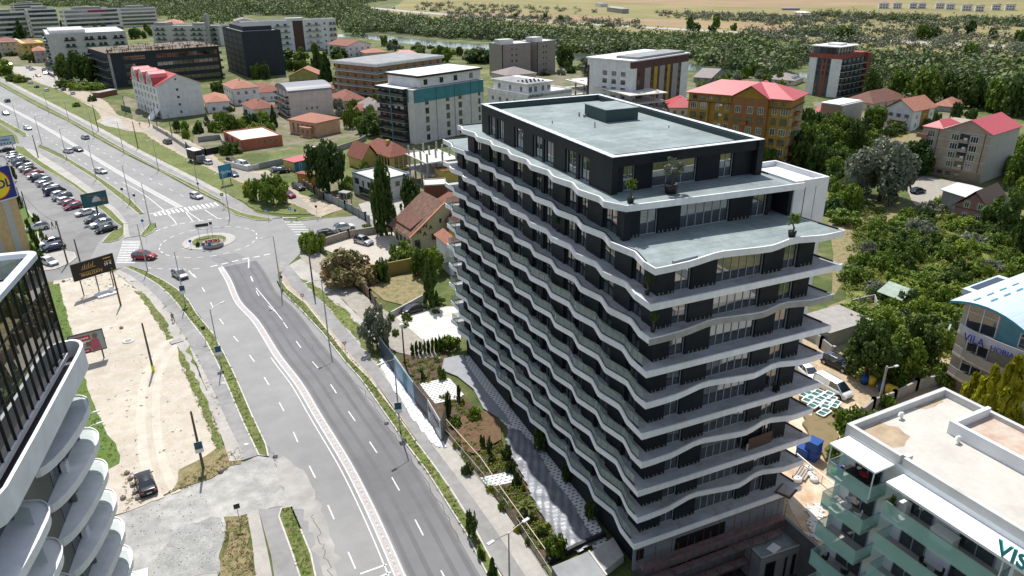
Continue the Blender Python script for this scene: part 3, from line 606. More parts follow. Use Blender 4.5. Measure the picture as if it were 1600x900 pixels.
# podium storeys below the last balcony
m=M(); m.box((1.5,1.9,0.0),(17.5,48,4.0)); m.obj('podium_wall',WALLD,HT)
m=M(); m.box((.9,1.25,-5),(19.0,1.45,3.2)); m.obj('base_wall',mat('base_render',(.2,.215,.235),.75,.12,.5),HT)
m=M(); m.box((.6,.6,3.2),(19.0,1.25,3.98)); m.obj('slab_downstand',mat('downstand',(.2,.17,.155),.85,.2,1),HT)
m=M()
for a,b,c,d in ((5.6,11.5,.6,2.2),(5.2,12.2,-2.4,-1.2),(1.2,2.0,1.2,2.4)): m.box((a,1.2,c),(b,1.25,d))
m.obj('dark_opening',BLACK,HT)
SCF=mat('scaffold_red',(.2,.06,.055),.6,.3,2)
sca=thing('scaffold','rusty red scaffolding along the foot of the wavy dark tower','scaffolding',(9,0,-5))
m=M()
for i in range(10):
    x=1.2+1.85*i
    for yy in (-.1,.85): m.tube([(x,yy,-5),(x,yy,3.1)],.03,6)
    for zz in (-3,-.9,1.1): m.tube([(x,-.1,zz),(x,.85,zz)],.025,6)
m.obj('upright',SCF,sca,True)
for zz in (-3.1,-.95,1.15):
    m=M(); m.box((1.1,-.05,zz),(18,.8,zz+.05)); m.obj('deck',mat('scaffold_plank',(.2,.16,.15),.8,.25,1.5),sca,True)
m=M()
for zz in (-2.0,.1,2.2): m.tube([(1.1,-.1,zz),(18,-.1,zz)],.025,6)
for i in range(0,9,2): m.tube([(1.2+1.85*i,-.12,-.9),(1.2+1.85*(i+1),-.12,1.1)],.02,6)
m.obj('guard_rail',SCF,sca,True)
m=M(); m.ribbon([(1.2,-.14),(17.9,-.14)],.02,1.2,h=.3); m.obj('toe_board',mat('toe_red',(.2,.1,.1),.7,.3,2),sca,True)

# things left lying on the balconies
def bal_item(px_,k,label,cat,name,parts,rz=0):
    z=zb(k)+.52; B=P(*px_,z); T=thing(name,label,cat,(B.x,B.y,z),rz)
    for nm,mt,a,b in parts: m=M(); m.box(a,b); m.obj(nm,mt,T)
BRD=mat('brown_board',(.1,.06,.045),.8,.2,1); BLP=mat('blue_pipe',(.03,.08,.3),.5,.1,2)
bal_item((1186,697),7,'large brown board leaning at the right end of a lower balcony','board','board',[('panel',BRD,(-1.5,-.05,0),(1.5,.05,1.3)),('prop',RAWC,(-1.7,-.1,0),(-1.5,.0,.8))],.05)
bal_item((1228,768),9,'brown boards lying at the right tip of the lowest balcony','board','board',[('lower_board',BRD,(-.9,-.8,0),(.9,.8,.1)),('upper_board',RAWC,(-.7,-.6,.1),(.8,.6,.18))],.4)
bal_item((1212,611),5,'black folding chair at the right end of a middle balcony','chair','folding_chair',[('seat',BLACK,(-.25,-.25,.4),(.25,.25,.46)),('backrest',BLACK,(-.25,.2,.46),(.25,.26,.95)),('leg',BLACK,(-.25,-.25,0),(-.2,.25,.4)),('leg',BLACK,(.2,-.25,0),(.25,.25,.4))],.3)
bal_item((1170,455),2,'small red bag on the raw edged balcony','bag','bag',[('body',CTAIL_ if False else mat('bag_red',(.4,.03,.03),.7,.1,2),(-.3,-.2,0),(.3,.2,.3)),('handle',BLACK,(-.2,-.03,.3),(.2,.03,.42))])
bal_item((962,498),3,'blue pipes lying on the wavy balcony under the corner','pipe','pipe_bundle',[('pipe',BLP,(-.06,-1.6,0),(.02,1.6,.08)),('pipe',BLP,(.1,-1.4,0),(.18,1.8,.08))],.08)
bal_item((1225,405),1,'wooden pallet leaning in the window of the second green storey','pallet','pallet',[('slats',mat('pallet_wood',(.2,.14,.1),.85,.3,3),(-.7,-.06,0),(.7,.06,1.1)),('batten',BRD,(-.6,-.14,.1),(-.5,-.06,1.0)),('batten',BRD,(.5,-.14,.1),(.6,-.06,1.0))])
bal_item((1150,610),5,'dark planks on the middle balcony before the windows','board','board',[('plank',BRD,(-1.3,-.2,0),(1.3,0,.12)),('plank',BLACK,(-1.2,.02,0),(1.4,.2,.12))],.05)
bal_item((1070,407),0,'rolled membrane lying on the lower green terrace edge','roll','membrane_roll',[('roll',FRAME,(-1.2,-.12,0),(1.2,.12,.22)),('end_cap',BLACK,(1.2,-.1,.02),(1.24,.1,.2))],.1)
# ------------------------------------------------------------ plants
def leaf_mesh(name,clumps,n,size,mat_,squash=1,seed=0,flat=.0,blade=None):
    """many small leaf faces spread through clumps (x,y,z,r); uneven outline with gaps"""
    rs=np.random.RandomState(seed); cl=np.array(clumps,float); wgt=cl[:,3]**2; wgt/=wgt.sum()
    idx=rs.choice(len(cl),n,p=wgt); d=rs.normal(size=(n,3)); d/=np.linalg.norm(d,axis=1)[:,None]
    r=cl[idx,3]*rs.uniform(.35,1.0,n)**.45; c=cl[idx,:3]+d*r[:,None]*np.array([1,1,squash])
    nrm=d*.7+rs.normal(size=(n,3))*.55+np.array([0,0,.35]); nrm/=np.linalg.norm(nrm,axis=1)[:,None]
    a=np.cross(nrm,rs.normal(size=(n,3))); a/=np.linalg.norm(a,axis=1)[:,None]; b=np.cross(nrm,a)
    s=size*rs.uniform(.55,1.3,n)[:,None]; as_=a*s; bs=b*s*(blade or .75)
    V=np.stack([c-as_-bs*.2,c-bs,c+as_*1.0+bs*.2,c+bs],1).reshape(-1,3)
    me=bpy.data.meshes.new(name); me.vertices.add(4*n); me.vertices.foreach_set('co',V.ravel())
    me.loops.add(4*n); me.loops.foreach_set('vertex_index',np.arange(4*n)); me.polygons.add(n); me.polygons.foreach_set('loop_start',np.arange(0,4*n,4)); me.polygons.foreach_set('loop_total',np.full(n,4))
    me.materials.append(mat_); me.update(); me.validate(); return me
LF={'green':leaf('leaves_green',(.055,.1,.01),(.17,.25,.03)),
 'dark':leaf('leaves_dark',(.03,.062,.013),(.095,.15,.024)),
 'bright':leaf('leaves_bright',(.09,.15,.012),(.26,.34,.04)),
 'silver':leaf('leaves_silver',(.1,.12,.08),(.26,.28,.2)),
 'yellow':leaf('leaves_yellow',(.12,.16,.008),(.5,.44,.02),rnd=.1),
 'bloom':leaf('leaves_bloom',(.1,.13,.03),(.5,.33,.19),scale=1.6,rnd=.1),
 'conifer':leaf('leaves_conifer',(.008,.022,.01),(.03,.05,.02)),
 'palm':leaf('leaves_palm',(.05,.08,.015),(.16,.18,.04))}
BARK=mat('bark',(.09,.07,.05),.9,.3,4)
def clumps(kind,seed):
    rs=np.random.RandomState(seed); out=[]
    if kind=='broad':
        for i in range(46):
            t=rs.uniform(0,2*PI); z=rs.uniform(.16,.93); rr=math.sqrt(max(0,1-((z-.52)/.5)**2))*rs.uniform(.3,.88)
            out.append((rr*math.cos(t)*.95+.1*math.cos(3*t),rr*math.sin(t)*.9,z,rs.uniform(.11,.25)))
    elif kind=='bush':
        for i in range(34):
            t=rs.uniform(0,2*PI); rr=rs.uniform(0,.85)**.7; z=rs.uniform(.08,.78)*(1-.5*rr*rr)
            out.append((rr*math.cos(t),rr*math.sin(t),z,rs.uniform(.12,.27)))
    elif kind=='conifer':
        for i in range(50):
            z=rs.uniform(.08,.96); t=rs.uniform(0,2*PI); rr=(1-z)*.85+.05; out.append((rr*math.cos(t)*rs.uniform(.4,1),rr*math.sin(t)*rs.uniform(.4,1),z,.06+.13*(1-z)))
    elif kind=='column':
        for i in range(30):
            z=rs.uniform(.06,.95); t=rs.uniform(0,2*PI); rr=.62*math.sqrt(max(.02,1-((z-.42)/.6)**2))*rs.uniform(.3,1); out.append((rr*math.cos(t),rr*math.sin(t),z,.15))
    elif kind=='weep':
        for i in range(60):
            t=rs.uniform(0,2*PI); z=rs.uniform(.12,1.0); rr=(.75-.5*max(0,z-.35))*rs.uniform(.25,1); out.append((rr*math.cos(t),rr*math.sin(t),z,rs.uniform(.07,.17)))
    return out
CROWN={}
def crown(kind,col,seed,n,size):
    k=(kind,col,seed,n)
    if k not in CROWN: CROWN[k]=leaf_mesh('crown',clumps(kind,seed),n,size,LF[col],squash=1 if kind!='weep' else 1.6,seed=seed)
    return CROWN[k]
TRUNKS={}
def trunk_mesh(kind,seed):
    k=(kind,seed)
    if k in TRUNKS: return TRUNKS[k]
    rs=np.random.RandomState(seed+5); m=M(); top=.75 if kind in('broad','weep') else .9
    m.tube([(0,0,-.02),(.01,.0,.2),(rs.uniform(-.04,.04),rs.uniform(-.04,.04),.45),(rs.uniform(-.06,.06),rs.uniform(-.06,.06),top)],[.055,.042,.03,.01],7)
    if kind in('broad','bush','weep'):
        for i in range(6):
            t=i*PI/3+rs.uniform(-.3,.3); z=rs.uniform(.2,.42); rr=rs.uniform(.4,.6)
            m.tube([(0,0,z),(rr*.5*math.cos(t),rr*.5*math.sin(t),z+.14),(rr*math.cos(t),rr*math.sin(t),z+.32)],[.024,.016,.005],5)
    TRUNKS[k]=m.mesh('trunk',BARK); return TRUNKS[k]
def plant(name,label,cat,loc,r,h,kind='broad',col='green',seed=0,n=1500,size=.09,group=None,colmat=None):
    T=thing(name,label,cat,loc,random.uniform(0,6.28),group); T.scale=(r,r,h)
    a=bpy.data.objects.new('crown',crown(kind,col,seed,n,size)); C.objects.link(a); a.parent=T
    b=bpy.data.objects.new('trunk' if kind!='bush' else 'stem',trunk_mesh(kind,seed)); C.objects.link(b); b.parent=T
    return T
# ------------------------------------------------------------ cars
CARG=glass('car_glass',(.012,.015,.018),.04)
CHEAD=mat('headlight_lens',(.6,.62,.65),.15,.05,3,spec=.8); CTAIL=mat('tail_lens',(.25,.01,.01),.25,.1,3,spec=.6)
PAINTS={}
def paint(n,c,metal=.1,rough=.25):
    if n not in PAINTS:
        PAINTS[n]=mat('paint_'+n,c,rough,.02,1,metal=metal,spec=.6)
    return PAINTS[n]
paint('white',(.72,.73,.74)); paint('silver',(.42,.43,.45),.5); paint('grey',(.13,.135,.145),.4); paint('black',(.012,.013,.015)); paint('red',(.3,.02,.025)); paint('wine',(.24,.02,.05)); paint('blue',(.03,.07,.2),.3); paint('navy',(.02,.03,.06),.2); paint('bronze',(.16,.1,.06),.4); paint('orange',(.55,.2,.02)); paint('green',(.02,.16,.06))
CARS={}
STY={ # profiles: (x along length from rear, z) body top line then cabin
 'hatch':dict(L=4.1,Wd=1.75,body=[(0,.55),(.02,.86),(.35,.94),(3.0,.95),(3.85,.82),(4.08,.6)],cab=[(.12,.93),(.45,1.42),(1.3,1.5),(2.2,1.46),(3.15,.94)]),
 'sedan':dict(L=4.6,Wd=1.8,body=[(0,.55),(.03,.92),(.8,.98),(3.4,.95),(4.35,.82),(4.58,.58)],cab=[(.75,.97),(1.35,1.38),(2.0,1.45),(2.7,1.42),(3.6,.94)]),
 'suv':dict(L=4.7,Wd=1.9,body=[(0,.6),(.03,1.05),(.4,1.1),(3.4,1.1),(4.45,.98),(4.68,.7)],cab=[(.12,1.09),(.4,1.6),(1.3,1.72),(2.5,1.68),(3.5,1.09)]),
 'van':dict(L=5.3,Wd=1.95,body=[(0,.6),(.02,1.1),(.3,1.2),(4.3,1.15),(5.1,.98),(5.28,.65)],cab=[(.04,1.19),(.12,1.9),(.6,1.97),(3.6,1.93),(4.65,1.14)])}
def car_proto(style):
    s=STY[style]; L,Wd=s['L'],s['Wd']; hw=Wd/2; hl=L/2
    T=thing('parked_car','car','car')
    m=M()
    def wid(x,z):    # half width narrowing to nose/tail and top
        e=min(1,max(0,(x/ .5)))**.5 if x<.5 else (min(1,max(0,(L-x)/.8))**.5 if x>L-.8 else 1)
        return hw*(.86+.14*e)
    # lower body: rings along x
    xs=[0.0,.12,.35,.8,1.4,2.0,2.6,3.1,L-1.1,L-.7,L-.35,L-.1,L]; xs=sorted(set(round(x,3) for x in xs)); rings=[]
    def lerp_prof(pr,x):
        if x<=pr[0][0]: return pr[0][1]
        for a,b in zip(pr,pr[1:]):
            if x<=b[0]: return a[1]+(b[1]-a[1])*(x-a[0])/(b[0]-a[0])
        return pr[-1][1]
    vs=[]
    for x in xs:
        zt=lerp_prof(s['body'],x); w_=wid(x,zt); zb_=.22 if .2<x<L-.2 else .32
        vs+=[(x-hl,-w_*.94,zb_),(x-hl,-w_,zb_+.18),(x-hl,-w_,zt-.2),(x-hl,-w_*.93,zt-.03),(x-hl,-w_*.7,zt),(x-hl,w_*.7,zt),(x-hl,w_*.93,zt-.03),(x-hl,w_,zt-.2),(x-hl,w_,zb_+.18),(x-hl,w_*.94,zb_)]
    n=len(xs); k=10
    m.add(vs,[(i*k+j,i*k+j+1,(i+1)*k+j+1,(i+1)*k+j) for i in range(n-1) for j in range(k-1)]+[(i*k+k-1,i*k,(i+1)*k,(i+1)*k+k-1) for i in range(n-1)]+[tuple(range(k))[::-1],tuple((n-1)*k+j for j in range(k))],0,True)
    # wheel arches as dark discs handled by tyres; roof skin of the body
    cab=s['cab']; rw=hw*.74
    def cw(z): t=(z-cab[0][1])/(max(c[1] for c in cab)-cab[0][1]); return hw*.93-(hw*.93-rw)*min(1,max(0,t))
    top=[c for c in cab if c[1]>max(q[1] for q in cab)-.12]
    r=M(); vs=[]
    for x,z in top: vs+=[(x-hl,-cw(z)-.005,z-.05),(x-hl,-cw(z)*.93,z+.012),(x-hl,cw(z)*.93,z+.012),(x-hl,cw(z)+.005,z-.05)]
    m.add(vs,[(i*4+j,i*4+j+1,(i+1)*4+j+1,(i+1)*4+j) for i in range(len(top)-1) for j in range(3)],0,True)
    # pillars
    for sgn in (-1,1):
        for a,b in ((0,1),(len(cab)-1,len(cab)-2)):
            m.tube([(cab[a][0]-hl,sgn*cw(cab[a][1])*.98,cab[a][1]-.02),(cab[b][0]-hl,sgn*(cw(cab[b][1])),cab[b][1])],.045,5)
        mx=(cab[1][0]+cab[-2][0])/2+.1; zt=max(c[1] for c in cab); m.tube([(mx-hl,sgn*(hw*.93),cab[0][1]-.02),(mx-hl-.02,sgn*(rw+.005),zt-.05)],.04,5)
        if style=='van':
            m.add([(.15-hl,sgn*(hw*.935),1.16),(2.6-hl,sgn*(hw*.935),1.16),(2.6-hl,sgn*(rw+.02),1.9),(.2-hl,sgn*(rw+.02),1.88)],[(0,1,2,3)],0)
        m.tube([(s['body'][-3][0]-.35-hl if False else cab[-1][0]-.35-hl,sgn*(hw*.95),cab[-1][1]+.05),(cab[-1][0]-.38-hl,sgn*(hw+.14),cab[-1][1]+.1)],[.05,.07],6)
    m.obj('body',paint('white',(.7,.7,.7)),T)
    g=M(); vs=[]
    for x,z in cab: vs+=[(x-hl,-cw(z),z),(x-hl,cw(z),z)]
    nc=len(cab)
    g.add(vs,[(i*2,i*2+1,i*2+3,i*2+2) for i in range(nc-1)],0)
    base=cab[0][1]-.03
    for sgn,o in ((-1,0),(1,1)):
        g.add([(cab[i][0]-hl,sgn*cw(cab[i][1]),cab[i][1]) for i in range(nc)]+[(cab[-1][0]-hl,sgn*hw*.93,base),(cab[0][0]-hl,sgn*hw*.93,base)],[tuple(range(nc+2))],0)
    g.obj('windows',CARG,T)
    for x in (.82,L-.88):
        for sgn in (-1,1):
            w_=M(); rr=.33 if style!='suv' else .37
            w_.tube([(x-hl,sgn*(hw-.2),rr),(x-hl,sgn*(hw+.015),rr)],rr,16); wh=w_.obj('wheel',RUBBER,T)
            w_=M(); w_.tube([(x-hl,sgn*(hw+.005),rr),(x-hl,sgn*(hw+.028),rr)],rr*.62,10); w_.obj('rim',STEEL,wh)
            a_=M(); a_.tube([(x-hl,sgn*(hw-.25),rr+.02),(x-hl,sgn*(hw+.004),rr+.02)],rr+.07,16); a_.obj('wheel_arch',BLACK,T)
    for sgn in (-1,1):
        q=M(); q.cbox((hl-.1,sgn*hw*.66,s['body'][-1][1]+.06),(.18,hw*.38,.13)); q.obj('headlight',CHEAD,T)
        q=M(); q.cbox((-hl+.06,sgn*hw*.72,s['body'][1][1]-.14),(.14,hw*.26,.16)); q.obj('tail_light',CTAIL,T)
    q=M(); q.cbox((-hl-.005,0,.62),(.03,.5,.12)); q.cbox((hl+.0,0,.45),(.04,.5,.12)); q.obj('number_plate',PAINT,T)
    q=M(); q.cbox((hl-.03,0,.42),(.1,hw*1.1,.16)); q.obj('grille',BLACK,T)
    if style in('suv','van'):
        q=M(); q.tube([(-hl+.7,-rw*.9,s['cab'][2][1]+.06),(hl-2.2,-rw*.9,s['cab'][2][1]+.05)],.02,5); q.tube([(-hl+.7,rw*.9,s['cab'][2][1]+.06),(hl-2.2,rw*.9,s['cab'][2][1]+.05)],.02,5); q.obj('roof_rail',DARKM,T)
    return T
def car(style,col,a,b=None,label='',name='parked_car',group=None,z=.014,cat='car',rz=None):
    """car whose tail stands at photograph point a and nose at b"""
    first=style not in CARS
    if first: CARS[style]=car_proto(style); o=CARS[style]
    else: o=tree_copy(CARS[style])
    A=P(*a,z)
    if b is not None:
        B=P(*b,z); c=(A+B)/2; rz=math.atan2(B.y-A.y,B.x-A.x)
    else: c=A
    o.location=(c.x,c.y,z); o.rotation_euler=(0,0,rz); o.name=name; o['label']=label; o['category']=cat
    if group: o['group']=group
    elif 'group' in o: del o['group']
    for ch in o.children:
        if ch.name.split('.')[0]=='body':
            ch.material_slots[0].link='OBJECT'; ch.material_slots[0].material=PAINTS['%s'%col]
    return o
# ------------------------------------------------------------ street furniture
def lamp_post(base,h,arm_dir,arm=1.8,label='',double=False,group='street lamps along the roads',col=None):
    B=P(*base); T=thing('street_lamp',label,'street lamp',(B.x,B.y,.1),0,group)
    m=M(); m.tube([(0,0,0),(0,0,h*.5),(0,0,h)],[.11,.09,.06],8); m.obj('pole',col or STEEL,T)
    dirs=[arm_dir]+([arm_dir+PI] if double==1 else [])
    if double==2: dirs=[arm_dir,arm_dir]
    for i,d in enumerate(dirs):
        zz=h if i==0 or double==1 else h-1.5
        m=M(); m.tube([(0,0,zz-.1),(math.cos(d)*arm*.5,math.sin(d)*arm*.5,zz+.1),(math.cos(d)*arm,math.sin(d)*arm,zz+.15)],.04,6); am=m.obj('arm',col or STEEL,T)
        m=M(); m.box((arm-.1,-.14,zz+.1),(arm+.6,.14,zz+.2)); o=m.obj('lamp_head',mat('lamp_grey',(.5,.51,.52),.4,.05,2),am); o.rotation_euler=(0,0,d)
    return T
def road_sign(base,h,kind,label,face=None,size=.7,name='road_sign'):
    B=P(*base); T=thing(name,label,'road sign',(B.x,B.y,.1)); d=face if face is not None else math.atan2(CAM.y-B.y,CAM.x-B.x)
    m=M(); m.tube([(0,0,0),(0,0,h)],.035,6); m.obj('pole',STEEL,T)
    nx,ny=math.cos(d),math.sin(d); tx,ty=-ny,nx
    def disc_(r,n,off,mt,nm,rot=0,sc_=1,cz=None):
        q=M(); cz=h-.1 if cz is None else cz
        v=[(nx*off+tx*r*math.cos(2*PI*i/n+rot),ny*off+ty*r*math.cos(2*PI*i/n+rot),cz+r*math.sin(2*PI*i/n+rot)) for i in range(n)]
        v2=[(x-nx*.02,y-ny*.02,z) for x,y,z in v]
        q.add(v+v2,[tuple(range(n)),tuple(range(n,2*n))[::-1]]+[(i,i+n,(i+1)%n+n,(i+1)%n) for i in range(n)]); return q.obj(nm,mt,T)
    red=mat('sign_red',(.5,.02,.03),.5,.05,2); blue=mat('sign_blue',(.02,.12,.42),.5,.05,2); wh=mat('sign_white',(.8,.8,.8),.5,.03,2); yl=mat('sign_yellow',(.65,.75,.02),.5,.05,2)
    if kind=='yield': disc_(size*.62,3,.06,red,'sign_plate',-PI/2); disc_(size*.34,3,.08,wh,'sign_panel',-PI/2)
    if kind=='round_blue': disc_(size*.45,20,.06,blue,'sign_plate'); 
    if kind=='round_red': disc_(size*.45,20,.06,red,'sign_plate'); disc_(size*.32,20,.08,wh,'sign_panel')
    if kind=='stop': disc_(size*.45,8,.06,mat('sign_back',(.05,.05,.055),.6,.1,2),'sign_plate',PI/8)
    if kind=='square_blue': disc_(size*.62,4,.06,blue,'sign_plate',PI/4); disc_(size*.3,3,.08,wh,'sign_panel',PI/2)
    if kind=='cross': disc_(size*.85,4,.05,yl,'sign_board',PI/4); disc_(size*.55,4,.07,blue,'sign_plate',PI/4); disc_(size*.3,3,.09,wh,'sign_panel',PI/2)
    if kind=='back': disc_(size*.6,4,.06,mat('sign_back',(.05,.05,.055),.6,.1,2),'sign_plate',PI/4)
    if kind in('yield_blue',): disc_(size*.62,3,.06,red,'sign_plate',-PI/2); disc_(size*.34,3,.08,wh,'sign_panel',-PI/2); disc_(size*.42,20,.06,blue,'sign_plate',0,1,h-.1-size*1.15)
    return T
def wood_pole(base,top,label,mt=None,r=.14,h=None,cat='utility pole',name='utility_pole'):
    B=P(*base)
    if h is None:
        lo,hi=1,25
        for _ in range(40):
            md=(lo+hi)/2
            if pix((B.x,B.y,md))[1]>top: lo=md
            else: hi=md
        h=lo
    T=thing(name,label,cat,(B.x,B.y,0))
    m=M(); m.tube([(0,0,0),(0,0,h*.5),(0,0,h)],[r,r*.85,r*.7],8); m.obj('shaft',mt or WOOD,T)
    m=M(); m.tube([(0,-.22,h-.35),(0,.22,h-.35)],.03,5); m.obj('cross_arm',STEEL,T)
    return T
def hgt(base,topy):
    B=P(*base); lo,hi=.2,60
    for _ in range(40):
        md=(lo+hi)/2
        if pix((B.x,B.y,md))[1]>topy: lo=md
        else: hi=md
    return lo
# ------------------------------------------------------------ buildings
WINM={}
WG=glass('window_glass',(.03,.038,.045),.06)
def window_mesh(w,h,fm,panes=1,gm=None):
    k=(round(w,2),round(h,2),fm.name,panes,(gm or WG).name)
    if k in WINM: return WINM[k]
    f=M(); t=.07
    f.box((-w/2,-.05,0),(w/2,0.02,t)); f.box((-w/2,-.05,h-t),(w/2,.02,h)); f.box((-w/2,-.05,t),(-w/2+t,.02,h-t)); f.box((w/2-t,-.05,t),(w/2,.02,h-t))
    for i in range(1,panes): x=-w/2+w*i/panes; f.box((x-t/2,-.04,t),(x+t/2,.02,h-t))
    g=M(); g.box((-w/2+t,-.015,t),(w/2-t,.02,h-t))
    WINM[k]=(f.mesh('frame',fm),g.mesh('window',gm or WG)); return WINM[k]
def win(T,face,u,z,W,D,w,h,fm,panes=1,gm=None,inset=0):
    fme,gme=window_mesh(w,h,fm,panes,gm)
    g=bpy.data.objects.new('window',gme); C.objects.link(g); f=bpy.data.objects.new('frame',fme); C.objects.link(f); g.parent=T; f.parent=g
    if face=='R': g.location=(u,-inset,z)
    elif face=='L': g.location=(-inset,u,z); g.rotation_euler.z=-PI/2
    elif face=='B': g.location=(u,D+inset,z); g.rotation_euler.z=PI
    elif face=='E': g.location=(W+inset,u,z); g.rotation_euler.z=PI/2
    return g
def bld(name,label,wallm,base=None,topy=None,near=None,H=None,right=None,left=None,cat='building',W=None,D=None,group=None,walls=True,by=None,wallname='wall'):
    if base is not None and H is None: H=hgt(base,topy)
    N=P(*base) if base is not None else P(*near,H); N=Vector((N.x,N.y,0))
    Rv=P(*right,H)-N if right else None; Lv=P(*left,H)-N if left else None
    if Rv is not None: Rv.z=0
    if Lv is not None: Lv.z=0
    by=by or ('R' if Rv is not None and (Lv is None or Rv.length>Lv.length) else 'L')
    ang=math.atan2(Rv.y,Rv.x) if by=='R' else math.atan2(Lv.y,Lv.x)-PI/2
    ax=Vector((math.cos(ang),math.sin(ang),0)); ay=Vector((-ax.y,ax.x,0))
    W=W or max(2,Rv.dot(ax)); D=D or max(2,Lv.dot(ay))
    T=thing(name,label,cat,N,ang,group)
    if walls: m=M(); m.box((0,0,0),(W,D,H)); m.obj(wallname,wallm,T)
    return T,W,D,H
def grid(T,face,W,D,us,zs,w,h,fm,panes=2,gm=None,inset=0):
    for z in zs:
        for u in us: win(T,face,u,z,W,D,w,h,fm,panes,gm,inset)
def lin(a,b,n): return [a+(b-a)*(i+.5)/n for i in range(n)]
def parapet(T,W,D,H,mt,roofm,h=.5,t=.25,name='flat_roof'):
    m=M(); m.box((t,t,H),(W-t,D-t,H+.08)); r=m.obj(name,roofm,T)
    m=M(); m.box((0,0,H),(W,t,H+h)); m.box((0,D-t,H),(W,D,H+h)); m.box((0,t,H),(t,D-t,H+h)); m.box((W-t,t,H),(W,D-t,H+h)); m.obj('parapet',mt,T); return r
def hip(T,W,D,H,mt,rh=2.2,ov=.5,x0=0,y0=0,name='roof',ridge=None,gable=None):
    """pitched roof; gable='x' or 'y' gives a ridge running that way with upright ends"""
    a,b,c,d=x0-ov,y0-ov,x0+W+ov,y0+D+ov; m=M(); th=.15
    if gable=='x': r0=(a,(b+d)/2,H+rh); r1=(c,(b+d)/2,H+rh)
    elif gable=='y': r0=((a+c)/2,b,H+rh); r1=((a+c)/2,d,H+rh)
    elif c-a>d-b: s=(d-b)/2; r0=(a+s,(b+d)/2,H+rh); r1=(c-s,(b+d)/2,H+rh)
    else: s=(c-a)/2; r0=((a+c)/2,b+s,H+rh); r1=((a+c)/2,d-s,H+rh)
    vs=[(a,b,H),(c,b,H),(c,d,H),(a,d,H),r0,r1,(a,b,H-th),(c,b,H-th),(c,d,H-th),(a,d,H-th)]
    if gable=='y' or (gable is None and c-a<=d-b): fs=[(0,1,4),(1,2,5,4),(2,3,5),(3,0,4,5)]
    else: fs=[(0,1,5,4),(1,2,5),(2,3,4,5),(3,0,4)]
    if gable: # gable ends are wall, drawn apart
        ends=[f for f in fs if len(f)==3]; fs=[f for f in fs if len(f)==4]
        m.add(vs,fs)
        low=[(x,y,z-th) for x,y,z in vs[:6]]; m.add(low,[f[::-1] for f in fs])
        m.add(vs+low,[(0,1,11,10) if gable=='x' else (1,2,12,11),(2,3,13,12) if gable=='x' else (3,0,10,13)])
        if gable=='y': m.add(vs+low,[(0,4,14,10),(4,1,11,14),(2,5,15,12),(5,3,13,15)])
        else: m.add(vs+low,[(3,4,14,13),(4,0,10,14),(1,5,15,11),(5,2,12,15)])
    else: m.add(vs,fs+[(0,6,7,1),(1,7,8,2),(2,8,9,3),(3,9,6,0),(6,9,8,7)])
    return m.obj(name,mt,T)
def gable_wall(T,W,D,H,rh,mt,axis,ov=.5,x0=0,y0=0):
    m=M()
    if axis=='y':
        k=rh*(W/2)/(W/2+ov)
        for y in (y0+.003,y0+D-.003): m=M(); m.add([(x0,y,H),(x0+W,y,H),(x0+W/2,y,H+k)],[(0,1,2)]); o=m.obj('gable',mt,T)
    else:
        k=rh*(D/2)/(D/2+ov)
        for x in (x0+.003,x0+W-.003): m=M(); m.add([(x,y0,H),(x,y0+D,H),(x,y0+D/2,H+k)],[(0,1,2)]); o=m.obj('gable',mt,T)
    return o
def chimney(T,x,y,z,h=1.2,mt=None,w=.5):
    m=M(); m.box((x-w/2,y-w/2,z),(x+w/2,y+w/2,z+h)); m.box((x-w/2-.06,y-w/2-.06,z+h),(x+w/2+.06,y+w/2+.06,z+h+.1)); return m.obj('chimney',mt or mat('chimney_render',(.4,.33,.25),.8,.2,2),T)
def balcony(T,face,u0,u1,z,dep,slabm,railm,solid=True,h=1.0,W=0,D=0,post=False):
    m=M(); r=M()
    def bx_(mm,a0,a1,p0,p1,za,zb_):
        if face=='R': mm.box((a0,-p1,za),(a1,-p0,zb_))
        elif face=='L': mm.box((-p1,a0,za),(-p0,a1,zb_))
        elif face=='E': mm.box((W+p0,a0,za),(W+p1,a1,zb_))
    bx_(m,u0,u1,0.002,dep,z-.18,z); o=m.obj('balcony',slabm,T)
    t=.12 if solid else .03
    bx_(r,u0,u1,dep-t,dep-.001,z,z+h); bx_(r,u0,u0+t,0.003,dep-t,z,z+h); bx_(r,u1-t,u1,.003,dep-t,z,z+h); r.obj('railing',railm,o); return o
FW=mat('white_frame',(.7,.71,.72),.5,.03,2); FD=mat('brown_frame',(.08,.05,.035),.5,.1,2)
BGR=mat('teal_glass_rail',(.05,.16,.14),.1,.15,1,spec=.8)
BROOF=mat('bitumen_roof',(.25,.255,.26),.8,.12,.4,big=[(.2,.85,1.1,4)])
WROOF=mat('white_roof',(.68,.69,.7),.7,.06,.3,big=[(.2,.85,1.05,4)])
RRED=tiles('red_sheet_roof',(.42,.07,.08),.45,.35,'X',.08,.3)
RRED2=tiles('red_sheet_roof_cross',(.42,.07,.08),.45,.35,'Y',.08,.3)
RTER=tiles('terracotta_tiles',(.34,.15,.1),.8,.32,'Y',.2,.8); RBRN=tiles('brown_tiles',(.15,.07,.05),.8,.32,'Y',.25,.8); RBRN2=tiles('red_brown_tiles',(.22,.08,.055),.8,.32,'Y',.2,.8); ROLD=tiles('weathered_tiles',(.22,.12,.085),.85,.32,'Y',.3,.8,col2=(.1,.06,.045))
RGRY=tiles('grey_tiles',(.24,.21,.2),.8,.32,'Y',.15,.6)
def wm(n,c,**k): return mat(n,c,.8,k.get('var',.07),k.get('scale',.7),big=[(.35,.88,1.05,4)])
